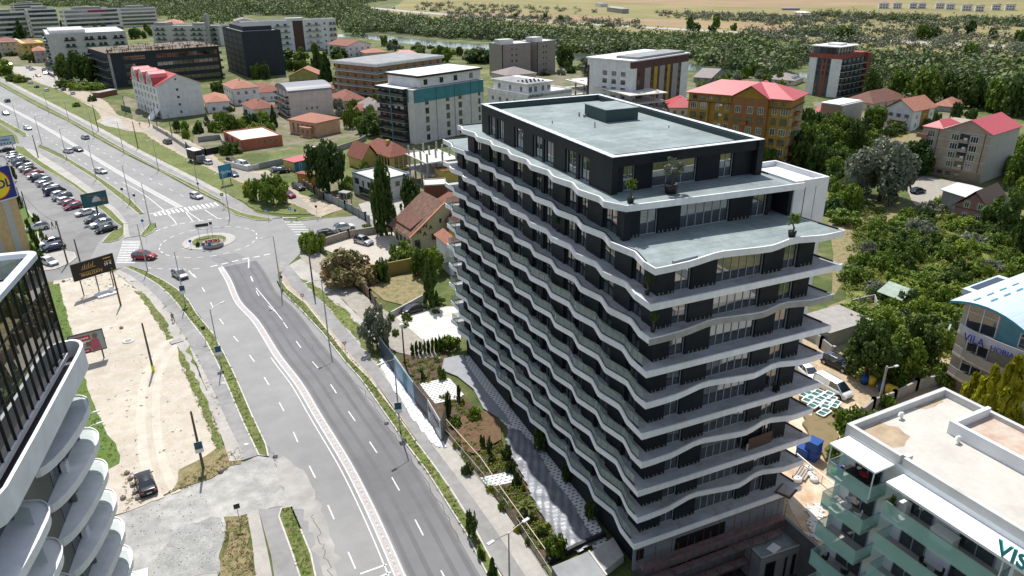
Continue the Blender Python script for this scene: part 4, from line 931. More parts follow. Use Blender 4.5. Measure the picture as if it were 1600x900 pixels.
# ------------------------------------------------------------ houses and blocks of the quarter
CREAM=wm('cream_render',(.55,.48,.38)); PINKW=wm('pale_pink_render',(.55,.47,.44)); WHT=wm('white_render_wall',(.66,.66,.66)); LGY=wm('light_grey_render',(.5,.49,.47)); TEAL=wm('teal_band',(.06,.22,.25)); ANTH=wm('anthracite_wall',(.028,.035,.045)); OCH=wm('ochre_wall',(.33,.185,.035)); ORG=wm('orange_wall',(.27,.12,.045)); OLV=wm('olive_wall',(.3,.28,.08)); YEL=wm('yellow_wall',(.5,.38,.11)); PEACH=wm('peach_wall',(.55,.33,.2)); TERW=wm('terracotta_wall',(.4,.13,.075)); BEI=wm('beige_wall',(.34,.28,.22)); STN=wm('stained_wall',(.4,.39,.36),scale=2,var=.15); BRN=wm('brown_wall',(.09,.05,.04)); REDW=wm('dark_red_wall',(.26,.07,.05)); BLU=wm('blue_wall',(.02,.2,.3)); GRW=wm('grey_wall',(.3,.29,.28)); WDP=wm('wood_panel',(.33,.2,.1),scale=2,var=.2); TEALD=wm('teal_dark',(.02,.1,.09))
RAILD=clear('rail_dark',(.02,.03,.035),.75); RAILG=clear('rail_grey',(.25,.3,.3),.5)
# teal topped white apartments
T,W,D,H=bld('apartment_block','white tiled apartment block with a teal band under its set back top storey',wm('white_tiles',(.58,.56,.53)),base=(651,226),topy=141,right=(755,124),left=(600,132))
m=M(); m.box((-.03,2.5,H-4.2),(0,D*.16+2.5,H-.02)); m.box((-.02,-.03,H-4.2),(W+.03,0,H-.02)); m.obj('teal_band',TEAL,T)
m=M(); m.box((-.1,D*.18,0),(-.0,D,H-1)); m.obj('dark_facade',ANTH,T)
m=M(); m.box((-1.6,D*.18,H-.7),(W*.3,D+.2,H+.15)); m.obj('canopy',DARKM,T); m=M(); m.box((-1.5,D*.18+.1,H+.15),(W*.9,D,H+.2)); m.obj('flat_roof',WROOF,T)
m=M(); m.box((W*.12,1.2,H+.2),(W-.1,D-.5,H+3.4)); u=m.obj('top_storey',WHT,T)
m=M(); m.box((W*.08,.6,H+3.4),(W+.3,D,H+4.0)); m.obj('roof_fascia',DARKM,T); m=M(); m.box((W*.1,.8,H+4.0),(W+.1,D-.2,H+4.05)); m.obj('top_roof',WROOF,T)
for c_ in lin(0,H-.2,6): 
    for uu in (W*.17,W*.46,W*.64,W*.93): 
        if uu==W*.17 and c_>H-4: continue
        win(T,'R',uu,c_-.7,W,D,1.5 if uu<W*.9 else 1.0,1.9,FD,2)
for uu in (W*.2,W*.42,W*.62,W*.85):
    g=win(T,'R',uu,H+.9,W,D,1.6,1.7,FD,2); g.location.y=1.18
for k in range(6):
    balcony(T,'L',D*.22,D*.98,1.2+k*(H-1)/6,1.5,GRW,RAILD,False,1.0)
    for uu in lin(D*.25,D*.95,4): win(T,'L',uu,1.3+k*(H-1)/6,W,D,1.8,2.1,FD,2,inset=.11)
m=M(); m.box((-1.62,D*.55,0),(-1.4,D*.57,H)); m.obj('fin',TEAL,T)
for uu in (W*.3,W*.56,W*.8):
    m=M(); m.tube([(uu,-.06,0),(uu,-.06,H)],.06,6); m.obj('downpipe',DARKM,T)
# tan block with projecting storey slabs
T,W,D,H=bld('apartment_block','tan panelled block with jutting white roof slab and wraparound balconies',WDP,base=(592,160),topy=104,right=(690,90),left=(554,94))
m=M(); m.box((-1.2,-1.2,H-.1),(W+.6,D+.6,H+1.1)); m.obj('roof_fascia',WHT,T); m=M(); m.box((-.8,-.8,H+1.1),(W,D,H+1.2)); m.obj('flat_roof',BROOF,T)
for k in range(5):
    z=k*H/5; m=M(); m.box((-1.5,-1.5,z-.1),(W+.4,D,z+.15)); b=m.obj('balcony_slab',LGY,T)
    r=M(); r.box((-1.5,-1.5,z+.15),(W+.4,-1.46,z+1.1)); r.box((-1.5,-1.46,z+.15),(-1.46,D,z+1.1)); r.obj('railing',RAILG,b)
    for uu in lin(0,W,8): win(T,'R',uu,z+.2,W,D,1.3,2.1,FD,1)
    for uu in lin(0,D,5): win(T,'L',uu,z+.2,W,D,1.3,2.1,FD,1)
# barrel roofed block
T,W,D,H=bld('apartment_block','narrow pale pink block under a grey barrel roof',PINKW,H=hgt((516,175),136),near=(450,145),right=(510,136),left=(431,136))
m=M(); n=12
for t in range(n):
    a0,a1=PI*t/n,PI*(t+1)/n
    f=lambda a:(-.3,D/2-math.cos(a)*(D/2+.3),H+math.sin(a)*2.4); f2=lambda a:(W+.3,)+f(a)[1:]
    m.add([f(a0),f2(a0),f2(a1),f(a1)],[(0,1,2,3)],smooth=True)
m.add([(-.02,D/2-math.cos(PI*t/n)*D/2,H+math.sin(PI*t/n)*2.2) for t in range(n+1)],[tuple(range(n+1))]); m.add([(W+.02,D/2-math.cos(PI*t/n)*D/2,H+math.sin(PI*t/n)*2.2) for t in range(n+1)],[tuple(range(n+1))[::-1]])
m.obj('barrel_roof',tiles('zinc_roof',(.2,.2,.22),.4,.5,'X',.08,.3),T)
for k in range(4):
    balcony(T,'L',.4,D-.4,1+k*(H-1)/4,1.4,WHT,RAILD,False,.9)
    for uu in lin(.5,D-.5,3): win(T,'L',uu,1.1+k*(H-1)/4,W,D,1.1,2,FD,1)
for a in (.38,.5,.62): win(T,'R',W*a,H*.3,W,D,.7,.8,FD,1)
# peach villa
T,W,D,H=bld('house','peach villa with a terracotta hip roof and arched porch',PEACH,base=(496,214.5),topy=192,right=(537,185),left=(451,186),cat='house')
hip(T,W,D,H,RTER,2.0,.5)
for uu in lin(1,D-1,5): win(T,'L',uu,H-2.6,W,D,.9,1.5,FD,1); win(T,'L',uu,.8,W,D,.9,1.6,FD,1)
m=M(); m.box((-2.6,D*.08,0),(0,D*.42,.3)); m.box((-2.6,D*.08,2.9),(0,D*.42,3.2)); 
for a in (.08,.25,.42): m.tube([(-2.4,D*a,.3),(-2.4,D*a,2.9)],.15,8)
m.obj('porch',PEACH,T)
m=M(); m.box((-2.7,D*.08-.2,3.2),(0,D*.42+.2,3.5)); m.obj('porch_roof',RTER,T)
# terracotta flat roofed villa
T,W,D,H=bld('house','low terracotta villa with a flat pale roof and arched windows',TERW,base=(379,236),topy=221,right=(440,212),left=(349,207),cat='house')
parapet(T,W,D,H,TERW,CONCW,.4,.3)
for uu in lin(1,D-1,3): win(T,'L',uu,.3,W,D,1.6,2.6,FD,2)
for uu in lin(W*.35,W-1,4):
    m=M(); m.tube([(uu,-.06,H*.62),(uu,.02,H*.62)],.55,14); m.obj('round_window',WG,T)
# white hotel with red roof and three arched dormers
T,W,D,H=bld('guest_house','white guest house with a red roof and three arched dormers',WHT,base=(254,186),topy=135,right=(315,129),left=(205,122))
hip(T,W,D,H,RRED2,4.0,.35,gable='y'); gable_wall(T,W,D,H,4.0,WHT,'y',.35)
for k in range(4): grid(T,'L',W,D,lin(1.2,D-.8,7),[.8+k*(H-1)/4],2.1,1.9,FW,3)
for k in range(4): win(T,'R',W*.45,1.5+k*(H-1)/4,W,D,.9,.9,FD,2)
win(T,'R',W*.45,H+1.6,W,D,.6,.8,FD,1)
for a in (.2,.5,.8):
    m=M(); c=D*a; rr=D*.13
    pts=[(c-math.cos(PI*t/10)*rr,H-.3+math.sin(PI*t/10)*rr*1.25) for t in range(11)]
    for q0,q1 in zip(pts,pts[1:]): m.add([(-.6,q0[0],q0[1]),(W*.35,q0[0],q0[1]),(W*.35,q1[0],q1[1]),(-.6,q1[0],q1[1])],[(0,1,2,3)],smooth=True)
    dd=m.obj('dormer',RRED,T)
    m=M(); m.add([(-.3,y,z) for y,z in pts],[tuple(range(11))]); m.obj('dormer_front',WHT,dd)
    g=win(T,'L',c,H-.1,W,D,rr*1.1,rr*.8,FW,2); g.location.x=-.33
m=M(); m.add([(-.1,D*.02,H*.3),(-4,D*.02,0),(-4,D*.2,0),(-.1,D*.2,H*.3),(-.1,D*.02,H*.3-.5),(-3.2,D*.02,0),(-3.2,D*.2,0),(-.1,D*.2,H*.3-.5)],[(0,1,2,3),(4,7,6,5),(0,4,5,1),(3,2,6,7)]); m.obj('stair',WHT,T)
# unfinished dark long block
RSTB=mat('rusty_timber',(.14,.085,.055),.9,.35,1.5)
T,W,D,H=bld('apartment_block','long dark unfinished block topped with rusty formwork',ANTH,base=(180,137.5),topy=84,right=(341,72),left=(146,75))
m=M(); m.box((-1,-1,H),(W+.5,D+.5,H+.3)); m.obj('roof_slab',mat('dirty_slab',(.16,.13,.1),.9,.3,.8),T)
m=M(); rs=np.random.RandomState(3)
for i in range(150):
    x=rs.uniform(-1,W); y=rs.uniform(-1,D) if rs.rand()<.4 else rs.uniform(-1,0); h_=rs.uniform(.8,2.2); m.box((x,y,H+.3),(x+.18,y+.18,H+.3+h_))
    if rs.rand()<.5: m.cbox((x+1,y,H+.3+h_*.7),(3,.12,.2),rz=rs.uniform(-.3,.3))
o=m.obj('formwork',RSTB,T); o['kind']='stuff'
for k in range(4):
    z=1.2+k*(H-1)/4
    for uu in lin(W*.12,W*.98,18): 
        if int(uu*7)%9!=3: win(T,'R',uu,z,W,D,W/22,2.0,FD,2,CARG if int(uu*3)%7 else glass('curtained_glass',(.06,.056,.048),.2))
    balcony(T,'L',.3,D-.3,z-.2,2.2,CONC,RAILD,False,.9)
    balcony(T,'E',.3,D-.3,z-.2,1.4,CONC,RAILD,False,.9,W,D)
m=M(); m.box((-.3,-.25,0),(.9,-.02,H)); m.obj('pale_pier',CONC,T)
# dark slab tower beside it
T,W,D,H=bld('apartment_block','near black glazed tower standing right of the unfinished block',ANTH,H=hgt((431,118),49),near=(377,51),right=(429,46),left=(347,43))
parapet(T,W,D,H,ANTH,BROOF,.6,.3)
for k in range(7):
    z=.8+k*(H-1)/7
    for uu in lin(W*.1,W*.95,4): win(T,'R',uu,z+.4,W,D,.9,1.3,FD,1,BLACK)
    for uu in lin(0,D,4): win(T,'L',uu,z,W,D,D/5,2.2,FD,2,BLACK)
m=M(); m.box((W*.15,D*.2,H+.1),(W*.9,D*.9,H+2.4)); m.obj('roof_room',ANTH,T)
# big white block with brown panel
T,W,D,H=bld('apartment_block','long white apartment block with a brown stair panel and many balconies',WHT,H=hgt((527,76),30),near=(379,36),right=(524,30),left=(372,33),D=13)
parapet(T,W,D,H,WHT,BROOF,.6,.3)
m=M(); m.box((W*.52,-.08,0),(W*.63,0,H+.3)); m.obj('brown_panel',BRN,T); m=M(); m.box((W*.46,-.1,H+.1),(W*.64,5,H+2)); m.obj('roof_room',WHT,T)
for k in range(5):
    z=.6+k*(H-.4)/5
    for a,b in ((.03,.14),(.17,.28),(.32,.48),(.66,.82),(.92,1.0)): balcony(T,'R',W*a,W*b,z,1.4,WHT,RAILG,False,.9); grid(T,'R',W,D,lin(W*a,W*b,2),[z+.1],2.0,2.1,FD,2)
    win(T,'R',W*.575,z+.8,W,D,2,1,FD,2); win(T,'R',W*.87,z+.6,W,D,1.4,1.4,FD,1)
# grey white block with teal balconies
T,W,D,H=bld('apartment_block','pale block with teal balconies standing behind the tall dark trees',LGY,base=(86,109),topy=55,right=(189,46),left=(67,47))
parapet(T,W,D,H,LGY,WROOF,.5,.3)
m=M(); m.box((W*.05,D*.15,H+.1),(W*.5,D*.8,H+2)); m.obj('roof_room',LGY,T)
for k in range(5):
    z=.8+k*(H-1)/5
    for a,b in ((.2,.34),(.45,.58),(.62,.74),(.82,.97)): balcony(T,'R',W*a,W*b,z,1.2,LGY,TEALD if k%2 else RAILD,False,.9); grid(T,'R',W,D,lin(W*a,W*b,2),[z+.1],1.8,2.1,FD,2)
    balcony(T,'L',.3,D*.45,z,1.5,LGY,TEALD,False,.9); balcony(T,'L',D*.52,D-.3,z,1.5,LGY,TEALD,False,.9); grid(T,'L',W,D,lin(.5,D-.5,4),[z+.1],1.8,2.1,FD,2)
# beige block far behind
T,W,D,H=bld('apartment_block','beige block with green trimmed loggias behind the unfinished dark block',LGY,H=15,near=(236,41),right=(341,41),left=(207,39))
parapet(T,W,D,H,LGY,BROOF,.5,.3)
for k in range(4):
    z=.6+k*(H-.4)/4
    for a,b in ((.05,.2),(.32,.5),(.58,.75),(.8,.97)): balcony(T,'R',W*a,W*b,z,1.2,LGY,TEALD,False,.9); grid(T,'R',W,D,lin(W*a,W*b,2),[z+.1],2.2,2.1,FD,2)
    grid(T,'L',W,D,lin(.5,D-.5,4),[z+.1],2,2.1,FD,2,TEALD)
m=M(); m.box((W*.02,2,H),(W*.2,D*.8,H+2.6)); m.box((W*.6,2,H),(W*.75,D*.8,H+2.2)); m.obj('roof_room',GRW,T)
T,W,D,H=bld('apartment_block','plain grey stair tower behind the near black glazed tower',GRW,H=24,near=(325,22),right=(349,20),left=(309,28),D=12)
parapet(T,W,D,H,GRW,BROOF,.4,.3); grid(T,'R',W,D,[W*.3],[3,7,11,15,19],1.5,1.6,FD,1)
# far white blocks on the left
def striped(name,label,near,right,left,H,rows,accent=None,D=None):
    T,W,D,H=bld(name,label,WHT,H=H,near=near,right=right,left=left,D=D)
    parapet(T,W,D,H,WHT,BROOF,.6,.3); dz=H/rows
    for k in range(rows):
        m=M(); m.box((W*.03,-.1,k*dz+dz*.42),(W*.97,0.0,k*dz+dz*.92)); b=m.obj('window_band',WG,T)
        balcony(T,'R',W*.01,W*.99,k*dz+.3,1.8,WHT,WHT,True,1.0)
        m=M(); m.box((-.1,D*.06,k*dz+dz*.42),(0,D*.94,k*dz+dz*.92)); m.obj('window_band',WG,T)
    if accent:
        m=M(); m.box((W*.45,-1.9,H-2.2),(W*.75,-1.75,H-.2)); m.obj('accent_panel',accent,T)
    m=M(); m.box((W*.2,2,H),(W*.7,D*.7,H+3)); m.obj('roof_room',GRW,T)
    return T
striped('apartment_block','white banded block with a magenta panel beside the roadside trees far left',(97,17),(168,12),(75,14),21,5,mat('magenta_panel',(.35,.03,.07),.6,.1,1),D=16)
striped('apartment_block','white terraced block with many loggias between the two banded blocks at far left',(42,16),(80,13),(29,13),24,6,D=16)
striped('apartment_block','white banded block cut by the left edge of the view',(-35,22),(22,17),(-60,18),22,5,D=16)
striped('apartment_block','blue white balcony block in front of the green hill',(186,14),(242,12),(174,11),19,5,D=16)
striped('apartment_block','pale long block on the horizon behind the banded blocks',(20,7),(80,6),(0,6),14,4,D=14)
# houses: (label, wall, roof, base, topy, right, left, rh, gable)
HS=[('white house with a long brown roof below the white apartment block',WHT,RBRN2,(544,90),72,(579,68.5),(511,69),3.0,'y'),
('low house with two small pinkish hip roofs near the river',CREAM,RTER,(572,92),83,(606,81),(561,80),2.2,None),
('low house under a bright red roof behind the tan panelled block',WHT,RRED,(617,91),86,(654,84),(610,84),2.4,None),
('olive gabled house with an orange roof',OLV,RTER,(452,128),119,(501,118),(441,115),4.0,'y'),
('white house with pinkish tiles and a balcony right of the guest house',WHT,RTER,(368,165),139,(400,134),(348,131),2.6,None),
('white house with a brown gabled dormer beside the barrel roofed block',WHT,RBRN2,(405,160),145,(438,139),(388,136),2.6,None),
('small white house with a red brown roof in front of the two tiled houses',WHT,RBRN2,(398,186),171,(432,167),(378,162),2.4,None),
('brown tiled house with a chimney left of the grey roofed house',CREAM,RBRN2,(534,170),158,(571,154),(516,149),3.0,None),
('low brown tiled annexe under the brown tiled house',CREAM,RBRN2,(560,182),174,(584,170),(549,168),2.0,None),
('cream house under a pale grey hip roof',CREAM,RGRY,(580,186),173,(610,171),(559,162),3.0,None),
('low white house with a pinkish roof beside the guest house',WHT,RTER,(326,177),160,(355,154),(318,150),2.0,None),
('brown tiled bungalow behind the barrel roofed block',CREAM,RBRN2,(508,150),140,(540,136),(498,135),2.4,None),
('red roofed house squeezed behind the orange apartment block',CREAM,RRED,(1046,182),168,(1082,162),(1040,158),3.2,None),
('dark timber balconied house beside the brown and white modern block',BRN,RBRN,(941,125),104,(955,101),(938,96),2.0,None),
('cream house with a brown roof beside the dark red tower',CREAM,RBRN,(1362,174),162,(1418,152),(1347,151),3.6,None),
('low house with a weathered red roof at the wood edge',GRW,RTER,(1487,176),167,(1504,160),(1461,163),2.4,None),
('white gabled house with a small red roof beside the orange apartments',WHT,RRED,(1284,188),178,(1302,174),(1276,172),2.6,'y'),
('pale house with solar panels on its flat pitched roof',CREAM,RGRY,(1240,134),126,(1256,120),(1204,120),2.4,None),
('white farm house on the far left hill foot',WHT,RGRY,(368,38),33,(394,31),(364,31),2.6,'y'),
('pale house with a red roof at the foot of the wooded hill',WHT,RTER,(262,44),38,(285,34),(258,33),2.4,None),
('red roofed yellow house behind roadside trees at far left',YEL,RTER,(40,92),68,(64,64),(26,64),2.6,None),
('red roofed house at the left edge below the banded block',CREAM,RBRN2,(2,88),66,(30,62),(-12,62),2.6,None),
('pale pink shed roofed house left of the teal balcony block',PINKW,RTER,(56,98),80,(70,76),(51,76),1.8,None),
('grey roofed house behind the white letters terrace',CREAM,RGRY,(791,130),118,(838,114),(776,112),3.0,None),
('grey roofed barn near the river right of the modern block',GRW,RGRY,(1110,130),122,(1138,112),(1085,120),3.0,'y'),
]
for i,(lb,wl,rf,ba,ty,ri,le,rh,gb) in enumerate(HS):
    T,W,D,H=bld('house',lb,wl,base=ba,topy=ty,right=ri,left=le,cat='house')
    H=min(H,9.0); T['eave_height']=H
    hip(T,W,D,H,rf,rh,.5,gable=gb)
    if gb: gable_wall(T,W,D,H,rh,wl,gb,.5)
    nf=max(1,int(H/2.8))
    for k in range(nf):
        z=.9+k*H/nf
        grid(T,'R',W,D,lin(.3,W-.3,max(2,min(4,int(W/3)))),[z],1.1,1.3,FW if i%2 else FD,2)
        grid(T,'L',W,D,lin(.3,D-.3,max(2,min(4,int(D/3)))),[z],1.1,1.3,FW if i%2 else FD,2)
    if i in (6,7,9,4,12): chimney(T,W*.45,D*.4,H+rh*.6,1.3)
    if i==17:
        for a in (.15,.38,.6):
            m=M(); m.add([(W*a,.2,H+.35),(W*a+1.9,.2,H+.35),(W*a+1.9,2.4,H+1.6),(W*a,2.4,H+1.6)],[(0,1,2,3)]); m.obj('solar_panel',mat('solar_cells',(.015,.02,.04),.2,.2,2,spec=.7),T)
# twin grey brown towers
for lb,ne,ri,le,x in (('left grey brown panel tower of the pair with slit windows',(784,70),(829,67),(779,66),0),('right grey brown panel tower of the pair with a white roof',(839,66),(868,63),(833,63),1)):
    T,W,D,H=bld('apartment_block',lb,wm('grey_brown_panel',(.27,.24,.21)),H=hgt((868,115),65),near=ne,right=ri,left=le,D=14)
    parapet(T,W,D,H,LGY,WROOF,.3,.3); grid(T,'R',W,D,[W*.35,W*.5],[H*a for a in (.1,.28,.46,.64,.82)],.9,.9,FD,1)
    m=M(); m.box((W*.02,3,H),(W*.5,9,H+2.2)); m.obj('roof_room',LGY,T)
    m=M(); m.box((-.05,-.1,0),(.6,0,H)); m.obj('dark_joint',DARKM,T)
# white villa with letters
T,W,D,H=bld('office_building','white modern villa with a curved terrace carrying dark letters',WHT,H=9,near=(825,150),right=(912,143),left=(762,139))
m=M(); m.box((W*.0,.0,8),(W,0.25,9.6)); m.box((-.25,0,8),(0,D,9.6)); m.box((W,0,8),(W+.25,D,9.6)); m.obj('terrace_parapet',WHT,T)
m=M(); m.box((2.2,2.8,9),(W*.62,D-1,12.6)); u=m.obj('upper_storey',WHT,T)
m=M(); m.box((1.2,1.8,12.6),(W*.66,D-.5,13.1)); m.obj('roof_slab',WHT,T); m=M(); m.box((1.8,2.2,13.1),(W*.5,D-1,13.2)); m.obj('flat_roof',BROOF,T)
for i in range(5):
    for j in range(3): 
        m=M(); m.lathe([(.45,0),(.4,.35),(.0,.45)],10,(3+i*2.0,4+j*2.6,13.2)); m.obj('roof_light',BLACK,T)
for uu in (3.6,6.2,10,13): 
    g=win(T,'R',uu,9.6,W,D,1.5,2.1,FW,2); g.location.y=2.78
for uu in lin(3.2,D-1.5,3):
    g=win(T,'L',uu,9.6,W,D,1.5,2.0,FW,2); g.location.x=2.18
grid(T,'R',W,D,lin(1,W-1,7),[5.2,1.6],1.6,1.7,FW,2); grid(T,'L',W,D,lin(1,D-1,5),[5.2,1.6],1.6,1.7,FW,2)
mw=T.matrix_basis
def tl(T,p): return Matrix.Translation(T.location)@Matrix.Rotation(T.rotation_euler.z,4,'Z')@Vector(p)
def tdir(T,p): return Matrix.Rotation(T.rotation_euler.z,3,'Z')@Vector(p)
put_text('APOLLO',1.5,tl(T,(.6,-.04,8.25)),tdir(T,(1,0,0)),(0,0,1),DARKM,'lettering',T,.03,sx=1.25,bold=.01)
# unfinished white concrete decks
T=None
A=P(1026,172); 
T,W,D,H=bld('unfinished_building','unfinished white concrete decks on bare columns behind the tower roof',CONCW,H=hgt((1026,172),141),near=(985,149),right=(1027,141),left=(885,124),walls=False,cat='building')
for k,z in enumerate((H-.3,H-3.6,H-7)):
    if z<0: continue
    m=M(); m.box((-.6,-.6,z),(W+.6,D+.6,z+.3)); m.obj('deck',CONCW,T)
for x in lin(0,W,3):
    for y in lin(0,D,7): m=M(); m.box((x-.25,y-.25,0),(x+.25,y+.25,H-.3)); m.obj('column',CONC,T)
m=M(); rs=np.random.RandomState(5)
for i in range(60): m.cbox((rs.uniform(0,W),rs.uniform(0,D),H+.15),(rs.uniform(.3,2.4),rs.uniform(.2,1),rs.uniform(.15,.5)),rz=rs.uniform(0,3))
o=m.obj('building_debris',CONCW,T); o['kind']='stuff'
# modern block
T,W,D,H=bld('apartment_block','modern block with white end bays and brown, grey and yellow panels',BRN,H=19,near=(990,97),right=(1077,84),left=(953,86))
m=M(); m.box((-.1,-.1,0),(W*.06,D*.95,H-2.6)); m.obj('white_bay',WHT,T); m=M(); m.box((W*.86,-.15,0),(W+.1,D,H-3)); m.obj('white_bay',WHT,T)
m=M(); m.box((-.1,1.5,H-2.6),(W,D,H)); m.obj('top_storey',WHT,T); m=M(); m.box((-.8,-.2,H),(W+.6,D+.5,H+.5)); m.obj('roof_slab',WROOF,T)
m=M(); m.box((W*.1,1,H+.5),(W*.95,D*.5,H+1.4)); m.obj('roof_room',BROOF,T)
for a,b,c in ((.2,.3,GRW),(.36,.42,wm('mustard_panel',(.36,.26,.04))),(.46,.55,GRW),(.6,.65,MT['mustard_panel']),(.7,.8,GRW)):
    m=M(); m.box((W*a,-.12,0),(W*b,0,H-3)); m.obj('facade_panel',c,T)
for k in range(5):
    z=.6+k*3.1
    for a in (.1,.33,.58,.83): win(T,'R',W*a,z,W,D,1.5,1.8,FD,2)
    for uu in lin(D*.1,D*.7,3): win(T,'L',uu,z,W,D,2.2,1.8,FD,2,CARG,inset=.1)
for uu in lin(W*.05,W*.95,9):
    g=win(T,'R',uu,H-2.2,W,D,1.2,1.3,FD,1); g.location.y=1.48
# orange apartments
T,W,D,H=bld('apartment_block','ochre and orange apartment block with a red hipped roof',OCH,base=(1222,264),topy=156,right=(1278,147),left=(1077,143))
nf=6; dz=(H-2.4)/nf
m=M(); m.box((-.4,-.4,H-2.6),(W+.4,D+.4,H-2.35)); m.obj('cornice',RBRN,T)
hip(T,W,D,H,RRED,3.2,.9)
hip(T,W*.9,D*.34,H-.2,RRED2,3.4,.6,x0=-1.2,y0=D*.2,gable='x'); gable_wall(T,W*.9,D*.34,H-.2,3.4,OCH,'x',.6,-1.2,D*.2)
m=M(); m.box((-1.2,D*.2,2),(0,D*.54,H-.2)); m.obj('bay',ORG,T)
m=M(); m.box((-.9,D*.78,1),(0,D*.98,H-2.6)); m.obj('bay',OCH,T)
ACM=mat('air_conditioner_white',(.7,.7,.7),.5,.03,2)
for k in range(nf):
    z=.7+k*dz
    for uu,wd_,ins in ((D*.05,2.0,0),(D*.14,1.4,0),(D*.26,1.6,1.2),(D*.36,1.6,1.2),(D*.48,1.6,1.2),(D*.6,1.2,0),(D*.7,1.0,0),(D*.83,1.8,.9),(D*.93,1.8,.9)): win(T,'L',uu,z,W,D,wd_,1.9,FW if k%2 else FD,3 if wd_>1.5 else 2,inset=ins)
    for uu in (W*.15,W*.6,W*.88): win(T,'R',uu,z,W,D,1.9,1.7,FW,4)
    balcony(T,'R',W*.3,W*.5,z-.3,1.1,ORG,mat('green_rail',(.02,.16,.07),.6,.1,1) if k==3 else ORG,True,.9)
    if k%2==0: balcony(T,'L',D*.38,D*.46,z-.3,2.2,ORG,ORG,True,.9); balcony(T,'L',D*.84,D*.92,z-.3,1.9,ORG,BGR if k==2 else ORG,True,.9)
    m=M(); m.cbox((-.25,D*.66,z+1.5),(.35,.8,.6)); m.obj('air_conditioner',ACM,T)
for uu in lin(D*.03,D*.97,12): win(T,'L',uu,H-1.9,W,D,1.4,1.2,FD,2)
for i,c in enumerate('TSRA'): put_text(c,1.1,tl(T,(-.95,D*.8,H*.55-i*1.6+1)),tdir(T,(0,-1,0)),(0,0,1),mat('pale_letter',(.6,.5,.35),.6,.05,1),'letter',T,.03)
# dark red tower
T,W,D,H=bld('apartment_block','tower with dark red top band, white sides and a glazed white rooftop room',WHT,base=(1306,153),topy=87,right=(1357,81),left=(1259,84))
m=M(); m.box((-.1,-.1,H-1.6),(W+.1,D+.1,H+.3)); m.obj('red_band',REDW,T)
m=M(); m.box((-.12,D*.32,0),(0,D*.75,H-1.6)); m.obj('grey_stripe',wm('slate_panel',(.07,.08,.1)),T); m=M(); m.box((-.2,D*.44,0),(-.12,D*.58,H-2.5)); m.obj('red_stripe',wm('brick_red_panel',(.28,.08,.05)),T)
m=M(); m.box((W*.02,-.1,0),(W*.93,0,H-1.6)); m.obj('dark_facade',ANTH,T); m=M(); m.box((W*.9,-1.4,0),(W,0,H)); m.obj('red_pier',REDW,T)
for k in range(6):
    z=.4+k*(H-2)/6; balcony(T,'R',.1,W*.9,z+.1,1.4,LGY,RAILD,False,.9)
    for uu in lin(1,W*.88,5): win(T,'R',uu,z+.2,W,D,1.5,2.0,FW,2,inset=.1)
    for uu in (D*.51,D*.68,D*.38): win(T,'L',uu,z+.6,W,D,.8,1.8,FD,1,inset=.2)
m=M(); m.box((.5,D*.2,H+.3),(W*.7,D-.3,H+3)); u=m.obj('rooftop_room',WG,T); m=M(); m.box((0,D*.1,H+3),(W*.75,D,H+3.4)); m.box((W*.25,D*.3,H+3.4),(W*.5,D*.7,H+4.2)); m.obj('rooftop_room_roof',WROOF,T)
for x in lin(.5,W*.7,6): m=M(); m.box((x,D*.18,H+.3),(x+.2,D*.2,H+3)); m.obj('mullion',WHT,T)
# white roofed box
T,W,D,H=bld('house','plain white walled box building with a bright white roof',STN,base=(1311,202),topy=165,right=(1350,158),left=(1287,160),cat='house')
m=M(); m.box((-.6,1,H),(W+.2,D+.2,H+.25)); m.obj('roof',WROOF,T); m=M(); m.box((-.15,0,0),(0,D,H-.5)); m.obj('brick_side',mat('brick_pink',(.35,.2,.15),.9,.15,2),T)
# red roofed white and ochre house
T,W,D,H=bld('house','white and ochre house with a big folded red roof',WHT,base=(1421,205),topy=174,right=(1461,167),left=(1381,169),cat='house')
hip(T,W,D,H,RTER,3.6,.7,gable='x'); gable_wall(T,W,D,H,3.6,WHT,'x',.7)
m=M(); m.box((W*.4,-.1,0),(W*.75,0,H)); m.obj('ochre_panel',OCH,T); m=M(); m.box((-.1,D*.2,0),(0,D*.8,H*.55)); m.obj('ochre_panel',OCH,T)
grid(T,'R',W,D,[W*.2,W*.55,W*.88],[1,3.8],.8,1.4,FW,1,inset=.1); grid(T,'L',W,D,lin(.5,D-.5,3),[1,4.0],1.6,1.5,FW,3,inset=.1); balcony(T,'L',D*.2,D*.8,3.4,1.4,WHT,WHT,True,.9)
# beige block with red roof
T,W,D,H=bld('apartment_block','beige four storey block with a red sheet roof and a stained blank wall',BEI,base=(1531,287),topy=211,right=(1595,197),left=(1446,195))
m=M(); m.box((W*.0,-.03,0),(W,0,H)); m.obj('blank_wall',STN,T)
hip(T,W,D*.66,H,RRED,3.0,.3,gable='x',y0=-.1); gable_wall(T,W,D*.66,H,3.0,BEI,'x',.3,0,-.1)
hip(T,W*.6,D*.3,H-.2,RRED2,1.6,.3,y0=D*.7)
m=M(); m.box((0,0,0),(.02,.02,.02)); 
for k in range(4):
    z=2.6+k*(H-3.2)/4+.3
    for uu in (D*.22,D*.5,D*.86): win(T,'L',uu,z,W,D,1.9,1.7,FW,3)
    m=M(); m.box((-.04,D*.29,z-.2),(-.005,D*.43,z+1.9)); m.obj('loggia',WG,T); m=M(); m.box((-.9,D*.3,z-.3),(-.04,D*.42,z+.5)); m.obj('loggia_parapet',BEI,T)
    m=M(); m.cbox((-.3,D*.34,z+.7),(.35,.8,.6)); m.obj('air_conditioner',ACM,T)
    balcony(T,'L',D*.9,D*1.05,z-.2,1.4,BEI,mat('brick_rail',(.35,.16,.1),.8,.1,1),True,.8)
    m=M(); m.box((-.03,0,z+2.2),(-.0,D,z+2.3)); m.obj('string_course',LGY,T)
